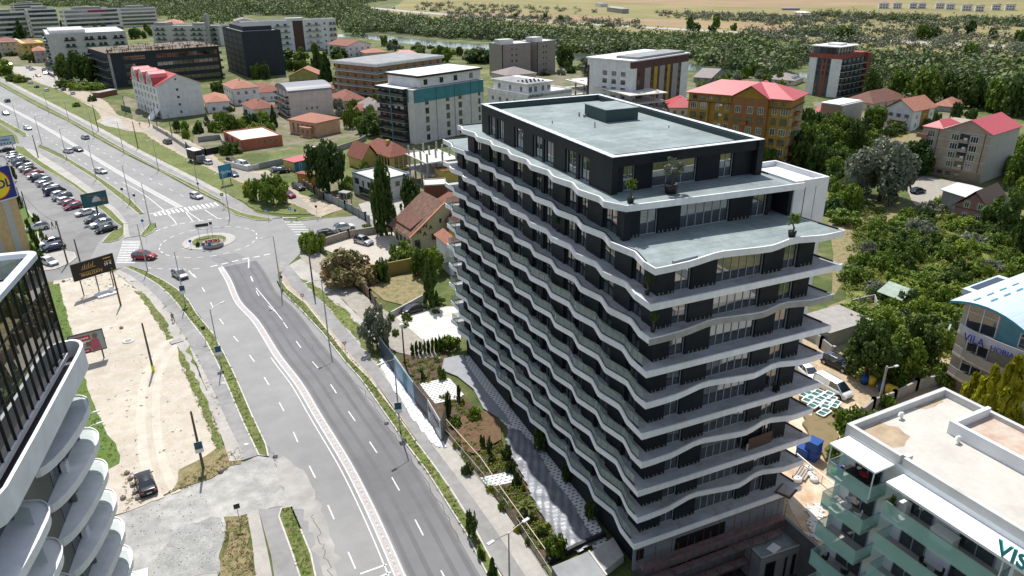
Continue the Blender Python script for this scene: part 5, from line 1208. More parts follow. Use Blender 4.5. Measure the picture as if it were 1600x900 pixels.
for uu in (D*.08,D*.75): m=M(); m.tube([(-.1,uu,2.6),(-.1,uu,H)],.06,6); m.obj('downpipe',DARKM,T)
m=M(); m.box((-.04,.3,.1),(-.0,D-.3,2.3)); m.obj('plinth',wm('plinth_beige',(.25,.2,.15)),T); grid(T,'L',W,D,lin(D*.3,D*.8,4),[.8],1.3,.9,FD,2,inset=.04)
# half timbered brown gable house
T,W,D,H=bld('house','mauve gable house with stone trimmed windows and a dark brown roof',wm('mauve_wall',(.28,.15,.14)),base=(1541,356),topy=333,right=(1580,318),left=(1491,322),cat='house',D=None)
hip(T,10,D,H,tiles('dark_sheet_roof',(.07,.045,.035),.6,.35,'X',.1,.4),4.2,.6,gable='x') ; gable_wall(T,W,D,H,4.2,MT['mauve_wall'],'x',.6)
STO=mat('stone_trim',(.33,.28,.19),.9,.3,3)
for z in (.9,H+.2):
    for a in (.3,.68): m=M(); m.box((-.04,D*a-.75,z-.3),(-.0,D*a+.75,z+1.6)); m.obj('stone_surround',STO,T); win(T,'L',D*a,z,W,D,.9,1.2,FW,2,inset=.05)
m=M(); m.box((-.08,0,H-.25),(0,D,H)); m.obj('floor_band',RBRN,T)
T,W,D,H=bld('shed','open shed with a bleached metal roof behind the mauve gable house',GRW,H=5,near=(1515,309),right=(1562,303),left=(1500,293),cat='shed')
hip(T,W,D,H,tiles('bleached_metal',(.5,.5,.5),.5,.3,'X',.08,.3),1.2,.5,gable='y')
# ---- nearer houses left of the tower
T,W,D,H=bld('house','yellow villa with arched windows and a red brown hip roof',YEL,base=(612,268),topy=245,right=(641,239),left=(577,244),cat='house',D=15)
hip(T,W,D,H,RBRN2,3.2,.7); hip(T,5,8,H-1.2,RBRN2,4.0,.5,x0=-5,y0=7,gable='y'); gable_wall(T,5,8,H-1.2,4.0,YEL,'y',.5,-5,7)
m=M(); m.box((-5,7,0),(0,15,H-1.2)); m.obj('wing',YEL,T); chimney(T,W*.4,D*.35,H+.5,3,YEL,.9)
grid(T,'L',W,D,lin(.5,6.5,4),[H-2.4,.6],.9,1.7,FD,1); grid(T,'R',W,D,lin(1,W-1,3),[H-2.4,.6],1,1.8,FD,1)
T,W,D,H=bld('house','low shop with a blue wall, yellow end and flat red roof',BLU,base=(461,268),topy=254,right=(495,246),left=(446,249),cat='shop')
m=M(); m.box((-.3,-.6,H),(W+.4,D+.3,H+.2)); m.obj('roof',RRED,T); m=M(); m.box((-.05,0,0),(0,D,H)); m.obj('yellow_end',YEL,T); grid(T,'R',W,D,[2,4.5,7],[.3],.9,1.9,FW,1)
T,W,D,H=bld('garage','orange garage with a red brown roof beside the big round tree',wm('orange_garage',(.42,.2,.05)),base=(466,288),topy=279,right=(488,274),left=(457,271),cat='garage',H=3)
m=M(); m.box((-.3,-.4,H),(W+.4,D+.3,H+.2)); m.obj('roof',RBRN2,T)
m=M(); m.box((-.05,D*.2,0),(0,D*.8,2.2)); m.obj('garage_door',LGY,T)
T,W,D,H=bld('house','grey white flat roofed box house with blue framed windows',LGY,H=hgt((552,303),271),near=(588,284),right=(642,273),left=(550,270),cat='house')
m=M(); m.box((0,0,H),(W,D,H+.05)); m.obj('flat_roof',mat('patchy_roof',(.5,.48,.44),.85,.15,.3,col2=(.3,.24,.17),edge=(.55,.7)),T)
m=M(); m.box((-.05,-.05,H),(W+.05,.2,H+.35)); m.box((-.05,.2,H),(.2,D,H+.35)); m.box((W-.2,.2,H),(W+.05,D,H+.35)); m.box((.2,D-.2,H),(W-.2,D+.05,H+.35)); m.obj('parapet_cap',mat('blue_flashing',(.12,.17,.24),.5,.1,1),T)
grid(T,'L',W,D,[D*.28,D*.82],[H-2.4],2.2,1.5,FD,2); win(T,'L',D*.55,H-2.6,W,D,.8,1.6,FD,1); m=M(); m.box((-.04,D*.25,.2),(-.0,D*.75,2.6)); m.obj('shop_window',WG,T); win(T,'R',W*.6,H-2.2,W,D,1.2,1.2,FD,2)
T,W,D,H=bld('carport','small grey flat canopy beside the box house',GRW,H=3,near=(541,302),right=(555,300),left=(528,300),walls=False,cat='carport')
m=M(); m.box((0,0,H-.2),(W,D,H)); m.obj('roof',CONC,T)
for x in (.1,W-.3):
    for y in (.1,D-.3): m=M(); m.box((x,y,0),(x+.2,y+.2,H-.2)); m.obj('post',CONC,T)
T,W,D,H=bld('unfinished_building','bare concrete frame with stub columns rising above its top deck',CONC,H=7,near=(667,254),right=(712,246),left=(637,240),walls=False)
for z in (6.7,3.4): m=M(); m.box((-.5,-.5,z),(W+.5,D+.5,z+.3)); m.obj('deck',CONCW if z>6 else CONC,T)
for x in (0,W/2,W-.4):
    for y in (0,D*.33,D*.66,D-.4): m=M(); m.box((x,y,0),(x+.4,y+.4,9.2)); m.obj('column',CONC,T)
T,W,D,H=bld('house','small pergola topped house with a yellow wall behind the tower edge',YEL,H=5,near=(690,268),right=(716,264),left=(682,262),cat='house')
for i in range(8): m=M(); m.box((W*i/8,-1,H),(W*i/8+.15,D,H+.2)); m.obj('pergola_beam',RUST,T)
T,W,D,H=bld('shed','brown walled box annexe below the concrete frame',mat('brown_brick',(.15,.06,.04),.9,.15,2),base=(664,312),topy=291,right=(698,288),left=(661,281),cat='shed',D=6)
parapet(T,W,D,H,CONC,CONCW,.3,.25)
# house with letters
T,W,D,H=bld('house','pale yellow house with dark letters under a steep weathered tile roof',wm('pale_yellow_wall',(.5,.45,.28),scale=2),base=(645,394),topy=369,left=(615,351),right=None,W=15,cat='house',walls=True)
hip(T,W,D,H,ROLD,6.0,.8,gable='y'); gable_wall(T,W,D,H,6.0,MT['pale_yellow_wall'],'y',.8)
m=M(); m.add([(-.85,-.82,H-.02),(W/2,-.82,H+6.02),(W/2,-.55,H+6.02),(-.85,-.55,H-.02),(-.85,-.82,H-.25),(W/2,-.82,H+5.8),(W/2,-.55,H+5.8),(-.85,-.55,H-.25)],[(0,1,2,3),(0,4,5,1),(3,2,6,7)]); m.obj('verge_board',mat('salmon_trim',(.6,.25,.15),.7,.1,1),T)
m=M(); m.add([(.2,D*.1,H+1.2),(.2,D*.85,H+1.2),(3.2,D*.85,H+3.0),(3.2,D*.1,H+3.0),(.2,D*.1,H+.6),(.2,D*.85,H+.6)],[(0,3,2,1),(0,1,5,4),(0,4,3),(1,2,5)]); m.obj('shed_dormer',RBRN,T)
for c,x,z in (('N',1.2,H+.2),('N',2.6,H+1.2),('A',3.9,H+.6),('A',2.5,H-.5)): put_text(c,1.3,tl(T,(x,-.04,z)),tdir(T,(1,0,0)),(0,0,1),mat('dark_red_letter',(.1,.03,.02),.6,.1,1),'letter',T,.04,bold=.02)
win(T,'R',W*.44,H+1.6,W,D,.5,.9,FD,1); win(T,'R',1.2,.2,W,D,1.2,2.2,FD,1); grid(T,'L',W,D,lin(.5,D-.5,4),[.5],1.4,1.8,FD,2)
m=M(); m.box((W*.3,-.9,H-1.5),(W*.55,0,H-.4)); m.obj('balcony',BRN,T)
T,W,D,H=bld('house','brown tiled roof house tucked beside the left edge of the tower',YEL,H=5.5,near=(702,350),right=(735,345),left=(684,313),cat='house')
hip(T,W,D,H,RBRN2,2.5,.5)
T,W,D,H=bld('house','white house with dark stair slots close to the tower',WHT,H=6,near=(702,384),right=(716,378),left=(690,374),cat='house',D=7)
hip(T,W,D,H,RTER,1.5,.4); 
for x in (.8,2.2): m=M(); m.box((x,-.03,.2),(x+.7,0,5)); m.obj('dark_slot',BLACK,T)
balcony(T,'L',1,5,2.6,1.2,WHT,WHT,True,.9)
# ------------------------------------------------------------ glass office and round balconies, front left
LB=thing('apartment_building','white building with a dark glass top storey and stacked round balconies at the left edge','building',(-41.53,14.03,0),R(-7.5))
ZL=26.75; ZT=34.9
CURT=glass('curtain_glass',(.04,.042,.026),.02,.6,1.0,.25,ior=2.6)
m=M(); m.box((-24,-44,ZL+.05),(-.02,-.0,ZT-.1)) if False else None
# curtain wall panes, slightly out of true so that reflections break up
m=M(); rs=np.random.RandomState(2)
ys=[-1.15*i for i in range(39)]; zs=[ZL+.2,ZL+2.8,ZL+5.6,ZT-.2]
for i in range(len(ys)-1):
    for j in range(3):
        a=rs.uniform(-.012,.012,4); m.add([(a[0],ys[i],zs[j]),(a[1],ys[i+1],zs[j]),(a[2],ys[i+1],zs[j+1]),(a[3],ys[i],zs[j+1])],[(0,3,2,1)])
o=m.obj('curtain_wall',CURT,LB)
m=M()
for y in ys: m.box((-.02,y-.035,ZL+.2),(.09,y+.035,ZT-.2))
for z in zs[1:3]: m.box((-.02,ys[-1],z-.035),(.07,0,z+.035))
m.obj('mullions',DARKM,LB)
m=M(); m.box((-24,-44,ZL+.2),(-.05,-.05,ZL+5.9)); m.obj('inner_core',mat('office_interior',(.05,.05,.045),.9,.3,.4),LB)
ARC=[(-.0-.9+.9*math.cos(t*PI/12),-.9+.9*math.sin(t*PI/12)) for t in range(7)]
m=M(); ring=[(.12,-44),(.12,-.9)]+[(-.78+.9*math.cos(t*PI/12),-.9+.9*math.sin(t*PI/12)) for t in range(1,7)]+[(-24,0)]
m.ribbon(ring,.55,ZT-.25,off=.2,h=.35); m.obj('roof_fascia',mat('fascia_pale_blue',(.55,.6,.66),.4,.05,1),LB)
m=M(); m.ribbon([(.1,-44),(.1,-.2)],.3,ZL-.1,off=.1,h=.35); m.obj('sill_band',WHITE,LB)
m=M(); m.box((-24,-44,ZT-1.9),(-.35,-.4,ZT-1.8)); m.obj('flat_roof',WROOF,LB)
m=M(); m.add([(-24,-.15,ZT-1.8),(-.9,-.15,ZT-1.8),(-.9,-.15,ZT-.25),(-24,-.15,ZT-.25)],[(0,1,2,3)]); m.obj('glass_screen',clear('screen_glass',(.5,.6,.6),.3),LB)
m=M()
for i in range(12): m.box((-1-i*2.0,-.25,ZT-1.8),(-.9-i*2.0,-.05,ZT-.25))
m.box((-24,-.25,ZT-1.85),(-.4,-.05,ZT-1.7)); m.obj('screen_mullion',DARKM,LB)
def tear(y0,y1,out,back=-.6,end=.8):
    pts=[(back,y0)]
    for t in range(1,9): 
        a=t/8*PI/2; pts.append((back+(out-back)*math.sin(a),y0+(y1-1.8-y0)*(1-math.cos(a))))
    for t in range(1,8):
        a=t/7*PI/2; pts.append((out-1.4+1.4*math.cos(a),y1-1.8+2.2*math.sin(a)))
    pts.append((back,y1+.6)); return pts
LW=wm('taupe_wall',(.16,.16,.14))
LBS=mat('balcony_white',(.8,.81,.82),.5,.05,1,big=[(.5,.9,1.03,4)])
# continuous terrace with solid parapet
led=[(1.3,-17),(1.35,-12),(1.35,-1.5)]+[(.15+1.2*math.cos(t*PI/10),-.9+1.9*math.sin(t*PI/10)) for t in range(1,8)]
led=[(-2.2,-19.5),(-.6,-19.2),(.5,-18.6),(1.1,-17.9)]+led
m=M(); m.prism(led+[(-.6,.5),(-2.2,.5)],ZL-.95,ZL-.6,0); m.obj('terrace_slab',mat('terrace_deck',(.1,.1,.11),.7,.1,1),LB)
m=M(); m.ribbon(led,.22,ZL-1.0,off=.1,h=1.75); m.obj('terrace_parapet',LBS,LB)
m=M(); m.box((-20,-44,0),(-.62,-.2,ZL-.6)); m.obj('wall',LW,LB)
for n in range(1,9):
    zt=ZL-.65-2.92*n
    for j,(a,b,o_) in enumerate(((-9.2,-.4,1.05),(-23.5,-13.0,1.6),(-35.5,-25,1.6))):
        pl=tear(a,b,o_); m=M(); m.prism(pl,zt-.62,zt); s_=m.obj('round_balcony',LBS,LB)
        m=M(); m.ribbon(pl[7:],.06,zt,off=-.06,h=.12); m.obj('balcony_kerb',LBS,s_)
        m=M(); q=pl[8:13]
        m.add([(-.4,b-1.3,zt),(1.0,b-1.9,zt),(1.0,b-1.9,zt+1.25),(-.4,b-1.3,zt+1.25)],[(0,1,2,3)])
        g=m.obj('balcony_glass',RAIL,LB)
        for y in (b-6.8,b-3.2):
            m=M(); m.box((-.66,y,zt+.05),(-.58,y+2.0,zt+2.45)); m.obj('window',WG,LB)
            m=M(); m.box((-.6,y+2.1,zt),(-.3,y+2.3,zt+2.45)); m.obj('wall_fin',LW,LB)
        if n%2==0 and j==0:
            ac=thing('air_conditioner','','air conditioner'); bpy.data.objects.remove(ac)
            m=M(); m.box((-.5,b-5.2,zt),(-.15,b-4.5,zt+.7)); m.obj('air_conditioner',ACM,LB)
# small white annexe roof below
T=thing('truck_canopy','white flat canopy at the lower left beside the gravel','canopy',P(222,897,2.2).to_2d().to_3d()); 
m=M(); m.box((-3.4,-2.6,2.6),(.6,0,2.75)); m.obj('roof',WHITE,T)
for x in (-3.2,.4):
    m=M(); m.box((x,-2.4,0),(x+.1,-2.3,2.6)); m.obj('post',STEEL,T)
# ------------------------------------------------------------ supermarket pylon wall
B=P(52,402); T,W,D,H=bld('supermarket','sandstone striped supermarket end wall carrying a square blue sign with a yellow disc',mat('sandstone',(.5,.37,.19),.85,.15,1.2),H=12.2,near=(25,309),right=(60,300),left=(0,316),W=14,D=12,by='L')
# face towards the camera runs along local y
for a in (1.7,5.2):
    m=M(); m.box((-.06,D-12+a,0),(0,D-12+a+1.3,H)); m.obj('pale_stripe',mat('pale_stripe',(.42,.42,.4),.85,.08,1),T)
m=M(); m.box((-.1,-.1,H),(W,D,H+.3)); m.obj('coping',CONCW,T)
SBL=mat('sign_deep_blue',(.015,.035,.2),.45,.04,1); SY=mat('sign_disc_yellow',(.8,.62,.02),.45,.04,1); SRD=mat('sign_ring_red',(.6,.03,.03),.45,.04,1)
m=M(); m.box((-.45,-.1,H+.35),(-.05,7.0,H+6.6)); sg=m.obj('sign_board',SBL,T)
m=M(); m.box((-.5,-.2,H+.25),(-.02,7.1,H+.4)); m.box((-.5,-.25,H+.4),(-.02,-.1,H+6.6)); m.obj('sign_frame',METALW,sg)
m=M(); m.tube([(-.47,3.4,H+3.5),(-.5,3.4,H+3.5)],2.85,40,caps=True); m.obj('sign_ring',SRD,sg); m=M(); m.tube([(-.5,3.4,H+3.5),(-.53,3.4,H+3.5)],2.65,40); m.obj('sign_disc',SY,sg)
put_text('L',2.2,tl(T,(-.56,6.4-.9,H+2.7)),tdir(T,(0,-1,0)),(0,0,1),SBL,'sign_letter',T,.02,bold=.06)
put_text('DL',2.2,tl(T,(-.56,3.2,H+2.7)),tdir(T,(0,-1,0)),(0,0,1),SBL,'sign_letter',T,.02,bold=.06)
# ------------------------------------------------------------ white apartment building with teal balconies, front right
VB=thing('apartment_building','white apartment building with teal glass balconies and a pale flat roof at lower right','building',(12.0,-9.6,0),R(3.2))
ZR=20.2
VW=mat('white_flats_wall',(.7,.72,.74),.75,.05,.5,big=[(.4,.88,1.04,4)]); VR_=mat('pale_screed_roof',(.5,.475,.43),.85,.08,.35,big=[(.3,.88,1.04,5),(2,.94,1.03,4)]); STAIN=mat('roof_stain',(.36,.28,.19),.9,.25,.8)
WB=11.5
m=M(); m.box((0,-40,-5),(WB,0,ZR-.7)); m.obj('wall',VW,VB)
m=M(); m.box((.35,-40,ZR-.7),(WB-.35,-.35,ZR-.6)); m.obj('flat_roof',VR_,VB)
m=M(); m.box((0,-4.6,ZR-.7),(.35,-.35,ZR)); m.box((0,-.35,ZR-.7),(WB,0,ZR)); m.box((.3,-5.0,ZR-.7),(.9,-4.6,ZR)); m.box((0,-40,ZR-.7),(.35,-4.9,ZR)); m.box((WB-.35,-40,ZR-.7),(WB,-.35,ZR)); m.obj('parapet',mat('pale_parapet',(.5,.5,.49),.8,.07,.6,big=[(.5,.85,1.05,4)]),VB)
m=M(); m.sheet(ragged([(.5,-.5),(3.2,-.5),(3.9,-1.6),(3.6,-2.9),(2.2,-3.5),(.6,-3.0)],.6,.12),ZR-.595); m.obj('roof_stain',STAIN,VB)
m=M(); m.sheet(ragged([(7.4,-.45),(10.8,-.45),(10.2,-1.0),(8,-1.0)],.5,.1),ZR-.595); m.obj('roof_stain',STAIN,VB)
m=M(); m.box((6.5,-40,ZR-.6),(6.8,-3.8,ZR+.5)); m.box((6.8,-4.1,ZR-.6),(WB-.35,-3.8,ZR+.4)); m.box((6.8,-9.4,ZR-.6),(WB-.35,-9.2,ZR+.3)); m.obj('raised_rim',VW,VB)
m=M(); m.box((6.8,-9.2,ZR-.5),(WB-.35,-4.1,ZR-.35)); m.obj('sunk_roof_panel',mat('reddish_roof',(.4,.27,.2),.9,.15,.6,col2=(.5,.45,.38)),VB)
for x,y in ((6.1,-5.0),(5.2,-.9)): m=M(); m.tube([(x,y,ZR-.6),(x,y,ZR-.1)],.12,8); m.tube([(x,y,ZR-.15),(x-.25,y,ZR-.1),(x-.3,y,ZR-.3)],.14,8); m.obj('roof_vent',METALW,VB)
VG=clear('teal_balcony_glass',(.36,.66,.61),.55,.08)
PER=mat('pergola_white',(.78,.79,.78),.5,.03,1)
def vbal(y0,y1,zf,dep,k,drs):
    m=M(); m.box((-dep,y0,zf-.25),(-.001,y1,zf)); s=m.obj('balcony',mat('balcony_floor',(.42,.4,.38),.8,.1,1.5),VB)
    m=M()
    for a,b in (((-dep,y0),(-dep,y1)),((-dep,y1),(-.01,y1)),((-dep,y0),(-.01,y0))):
        m.add([(a[0]-.03,a[1],zf-.35),(b[0]-.03 if b[0]<-.5 else b[0],b[1],zf-.35),(b[0]-.03 if b[0]<-.5 else b[0],b[1],zf+1.05),(a[0]-.03,a[1],zf+1.05)],[(0,1,2,3)])
    g=m.obj('balcony_glass',VG,VB); m=M(); m.ribbon([(-.01,y0),(-dep-.03,y0),(-dep-.03,y1),(-.01,y1)],.05,zf+1.05,h=.05); m.obj('handrail',STEEL,g)
    for d0,d1 in drs: 
        m=M(); m.box((-.03,d0,zf+.02),(0.0,d1,zf+2.3)); w_=m.obj('window',WG,VB)
        m=M(); m.box((-.07,d0,zf+.02),(-.03,d0+.07,zf+2.3)); m.box((-.07,(d0+d1)/2-.04,zf+.02),(-.03,(d0+d1)/2+.04,zf+2.3)); m.box((-.07,d1-.07,zf+.02),(-.03,d1,zf+2.3)); m.obj('frame',FRAME,w_)
for k in range(7):
    zf=ZR-3.5-2.95*k
    vbal(-4.2,-.5,zf,1.9,k,[(-3.7,-1.4)]); vbal(-13.3,-5.3,zf-.3,1.7,k,[(-8,-6),(-12.3,-9.8)]); vbal(-23,-14.6,zf-.3,1.7,k,[(-18,-15.2),(-22.5,-19)])
    m=M(); m.box((-1.75,-14.1,zf-.5),(0,-13.9,zf+2.2)); m.obj('dividing_wall',VW,VB)
m=M(); m.box((-2.1,-4.4,ZR-1.0),(0,-.4,ZR-.85)); m.obj('pergola_roof',PER,VB)
for y in (-4.3,-.55): m=M(); m.box((-2.0,y,ZR-3.4),(-1.93,y+.07,ZR-1)); m.obj('pergola_post',METALW,VB)
m=M(); m.box((-1.9,-40,ZR-1.35),(0,-5.2,ZR-1.15)); m.obj('pergola_roof',PER,VB)
m=M()
for y in (-13.5,-22): m.box((-1.85,y,ZR-3.5),(-1.78,y+.07,ZR-1.35))
m.obj('pergola_post',METALW,VB)
put_text('VISTA',1.45,tl(VB,(-1.84,-12.9,ZR-1.1)),tdir(VB,(0,-1,0)),(-.0,0,1),mat('teal_letter',(.05,.33,.34),.5,.05,1),'lettering',VB,.06,sx=.95,bold=.03)
# balcony furnishings
def chair_round(loc,label,mt,grp):
    T=thing('garden_chair',label,'chair',loc,random.uniform(0,6),grp)
    m=M(); m.lathe([(.02,.38),(.26,.4),(.28,.46),(.26,.47),(.02,.44)],12); m.obj('seat',mt,T)
    m=M(); pts=[(.3*math.cos(a),.3*math.sin(a)) for a in [PI*.15*i for i in range(8)]]
    for p0,p1 in zip(pts,pts[1:]): m.add([(p0[0],p0[1],.42),(p1[0],p1[1],.42),(p1[0]*1.15,p1[1]*1.15,.95),(p0[0]*1.15,p0[1]*1.15,.95)],[(0,1,2,3)])
    m.obj('backrest',mt,T)
    for i in range(4): m=M(); a=PI/4+i*PI/2; m.tube([(.2*math.cos(a),.2*math.sin(a),.4),(.26*math.cos(a),.26*math.sin(a),0)],.02,5); m.obj('leg',mt,T)
    return T
zf=ZR-3.5-2.95
for i,(x,y) in enumerate(((-1.3,-1.1),(-.7,-2.0),(-1.2,-3.2))): chair_round(tl(VB,(x,y,zf)),'white round back garden chair around the little table on the second balcony down',METALW,'white balcony chairs')
T=thing('garden_table','small white table between the garden chairs on the second balcony down','table',tl(VB,(-1.25,-2.2,zf))); m=M(); m.tube([(0,0,.66),(0,0,.7)],.4,14); m.obj('table_top',METALW,T); m=M(); m.tube([(0,0,0),(0,0,.66)],.05,6); m.lathe([(.25,0),(.24,.04),(.05,.05)],10); m.obj('pedestal',METALW,T)
for i,(x,y) in enumerate(((-1.1,-1.2),(-.9,-3.0))): chair_round(tl(VB,(x,y,ZR-3.5-2.95*3)),'dark round back chair on the fourth teal balcony down',DARKM,'dark balcony chairs')
for i,(x,y) in enumerate(((-1.0,-8.6),(-.8,-9.6),(-1.1,-11.4))): chair_round(tl(VB,(x,y,ZR-3.8-2.95)),'dark rattan chair on the wide second balcony',DARKM,'dark rattan chairs on the wide balcony')
T=thing('storage_cabinet','white cabinet with dark pots standing on the top wide balcony','cabinet',tl(VB,(-.75,-9.1,ZR-3.8)),VB.rotation_euler.z); m=M(); m.box((-.4,-1.0,0),(.4,.6,.85)); m.obj('body',METALW,T); m=M(); m.box((-.43,-1.03,.85),(.43,.63,.9)); m.obj('top',METALW,T)
T=thing('storage_cabinet','small white cabinet at the far end of the top wide balcony','cabinet',tl(VB,(-.5,-6.1,ZR-3.8)),VB.rotation_euler.z); m=M(); m.box((-.3,-.3,0),(.3,.3,.9)); m.obj('body',METALW,T); m=M(); m.box((-.32,-.32,.9),(.32,.32,.94)); m.obj('top',METALW,T)
plant('potted_plant','leafy potted plant on the far end of the top wide balcony','plant',tl(VB,(-1.35,-5.7,ZR-3.75)),.35,1.5,'broad','dark',1,400,.13)
T=thing('clothes_airer','folding clothes airer on the third wide balcony at right','clothes airer',tl(VB,(-1.0,-17.5,ZR-3.8)),VB.rotation_euler.z)
m=M(); 
for s in (-.5,.5): m.tube([(-.3,s,0),(.3,s,.95)],.015,5); m.tube([(.3,s,0),(-.3,s,.95)],.015,5)
m.obj('frame',FRAME,T); m=M(); m.box((-.35,-.9,.93),(.35,.9,.96)); m.obj('rack',clear('airer_rack',(.3,.32,.35),.5),T)
T=thing('washing_table','low dark table loaded with coloured cloths under the first pergola','table',tl(VB,(-.8,-2.3,ZR-3.5)),VB.rotation_euler.z); m=M(); m.box((-.5,-1.1,.5),(.5,1.1,.6)); m.obj('table_top',DARKM,T)
for x,y in ((-.4,-1),(.4,-1),(-.4,1),(.4,1)): m=M(); m.box((x-.03,y-.03,0),(x+.03,y+.03,.5)); m.obj('leg',DARKM,T)
for lb,c,(x,y,z),s in (('red folded cloth on the table under the first pergola',(.35,.02,.03),(-.5,-2.6,.6),(.6,.8,.12)),('blue towel bundle at the balcony corner under the first pergola',(.02,.05,.3),(-1.5,-1.3,.0),(.4,.6,.9)),('bright green basin at the corner of the first teal balcony',(.03,.4,.05),(-1.6,-.85,.0),(.45,.5,.25)),('pale board lying on the first teal balcony',(.6,.6,.58),(-1.45,-2.6,.0),(.5,.9,.08)),('teal bag on the floor of the first teal balcony',(.02,.2,.22),(-1.2,-3.7,.0),(.5,.5,.25))):
    m=M(); m.lathe([(.42,0),(.5,.15),(.5,.7),(.4,.95),(.05,1.0)],10,sx=s[0],sy=s[1]); me_=m.obj('household_bundle',mat('bundle_'+lb[:5].replace(' ','_'),c,.7,.2,2),None,loc=tl(VB,(x,y,ZR-3.5+z))); me_.scale=(1,1,s[2]); tag(me_,lb,'household item')
# ------------------------------------------------------------ villa with curved blue roof
VH=thing('villa','cream villa with a curved pale blue roof, solar panels and a lettered balcony','building',(57.5,12.5,0),R(7))
VC=wm('villa_cream',(.42,.38,.32)); BL=wm('villa_blue',(.13,.3,.36)); HV=12.2
VY=-17.5
def vz(t): return 13.3-.05*(VY*t+2.9)**2
m=M(); n=16; pf=[(VY*t/n,vz(t/n)) for t in range(n+1)]
m.add([(0,y,z-.1) for y,z in pf]+[(0,VY,0),(0,0,0)],[tuple(range(n+3))]); m.box((0,VY,0),(22,0,2.4)); m.add([(22,y,z-.1) for y,z in pf]+[(22,VY,0),(22,0,0)],[tuple(range(n+3))[::-1]]); m.add([(0,0,0),(22,0,0),(22,0,12.75),(0,0,12.75)],[(0,1,2,3)]); m.obj('wall',VC,VH)
m=M(); ov=1.0; pr=[(1.3,12.45)]+pf+[(VY-1.0,vz(1)-1.5)]
for a,b in zip(pr,pr[1:]): m.add([(-1.3,a[0],a[1]),(26,a[0],a[1]),(26,b[0],b[1]),(-1.3,b[0],b[1])],[(0,3,2,1)],smooth=False)
rf=m.obj('curved_roof',tiles('pale_blue_roof',(.47,.57,.62),.4,.5,'Y',.04,.25),VH)
m=M()
for a,b in zip(pr,pr[1:]): m.add([(-1.33,a[0],a[1]+.03),(-1.33,b[0],b[1]+.03),(-1.33,b[0],b[1]-.3),(-1.33,a[0],a[1]-.3)],[(0,1,2,3)]); m.add([(-1.33,a[0],a[1]-.3),(-1.33,b[0],b[1]-.3),(0,b[0],b[1]-.25),(0,a[0],a[1]-.25)],[(0,1,2,3)])
m.obj('roof_edge',mat('roof_edge_blue',(.05,.25,.38),.5,.05,1),VH)
def on_roof(x0,x1,y0,y1,mt,nm,lift=.08):
    m=M(); k=6
    for i in range(k):
        a=y0+(y1-y0)*i/k; b=y0+(y1-y0)*(i+1)/k; za=vz(a/VY)+lift; zb2=vz(b/VY)+lift
        m.add([(x0,a,za),(x1,a,za),(x1,b,zb2),(x0,b,zb2)],[(0,3,2,1)])
    return m.obj(nm,mt,rf)
SOL=mat('solar_cells',(.015,.02,.04),.2,.2,2,spec=.7)
for i in range(6): on_roof(5.5+i*1.1,6.5+i*1.1,-6.6,-10.6,SOL,'solar_panel')
for i in range(6): on_roof(7+i*1.1,8+i*1.1,-4.2,-6.4,SOL,'solar_panel')
for i in range(5): on_roof(-.5+i*3,1.2+i*3,-1.0,-1.2,MT['roof_edge_blue'],'snow_guard',.1); on_roof(.8+i*3,2.4+i*3,-2.4,-2.6,MT['roof_edge_blue'],'snow_guard',.1)
m=M(); m.box((5,-.5,HV-1),(14,3.2,HV-.2)); m.obj('side_roof',MT['pale_blue_roof'],VH); m=M(); m.box((5.5,0,0),(13.5,2.6,HV-1)); m.obj('side_wing',VC,VH); m=M(); m.box((6.2,.6,HV-.2),(12.8,2.8,HV-.1)); m.obj('solar_panel',SOL,VH)
m=M(); m.add([(-.04,-4.6,9.0),(-.04,-9.6,9.0),(-.04,-9.6,10.9),(-.04,-7.5,12.0),(-.04,-4.6,13.0)],[(0,1,2,3,4)]); m.obj('blue_panel',BL,VH)
for y0,y1,z0,h in ((-4.4,-.7,9.0,3.6),(-9.4,-7.2,9.1,2.0),(-4.2,-1.5,5.9,2.2),(-4.0,-1.4,2.8,2.2)):
    m=M(); m.box((-.05,y0,z0),(-.01,y1,z0+h)); g=m.obj('window',WG,VH)
    m=M()
    for i in range(3): y=y0+(y1-y0)*i/2; m.box((-.12,y-.06,z0),(-.05,y+.06,z0+h))
    m.box((-.12,y0,z0),(-.05,y1,z0+.1)); m.box((-.12,y0,z0+h-.1),(-.05,y1,z0+h)); m.box((-.12,y0,z0+h*.68),(-.05,y1,z0+h*.68+.08)); m.obj('frame',FW,g)
for k in range(3):
    z=8.7-3.05*k; arc=[(-.0,.0)]+[(-2.1*math.sin(PI*(t+.5)/11)**.5,-.3-13.5*t/10) for t in range(11)]+[(0,-14.2)]
    m=M(); m.prism(arc,z-.3,z); b=m.obj('curved_balcony',VC,VH); m=M(); m.ribbon(arc[1:-1],.06,z,off=.06,h=1.1); m.obj('railing',mat('perforated_rail',(.3,.28,.26),.6,.15,3) if k else mat('banner_pale',(.45,.46,.5),.6,.05,1),b)
dkb=mat('letter_deep_blue',(.02,.05,.3),.6,.05,1)
zb_=8.55
put_text('VILA',1.5,tl(VH,(-2.3,-1.9,zb_-.1)),tdir(VH,(0,-1,0)),(0,0,1),dkb,'lettering',VH,.03,sx=.85,bold=.02)
put_text('HORIA AGARICI' ,1.0,tl(VH,(-2.3,-5.2,zb_-.1)),tdir(VH,(0.0,-1,0)),(0,0,1),dkb,'lettering',VH,.03,sx=.92,bold=.012)
put_text('AVIATOR',.45,tl(VH,(-2.32,-8.3,zb_+.72)),tdir(VH,(0,-1,0)),(0,0,1),dkb,'lettering',VH,.02)
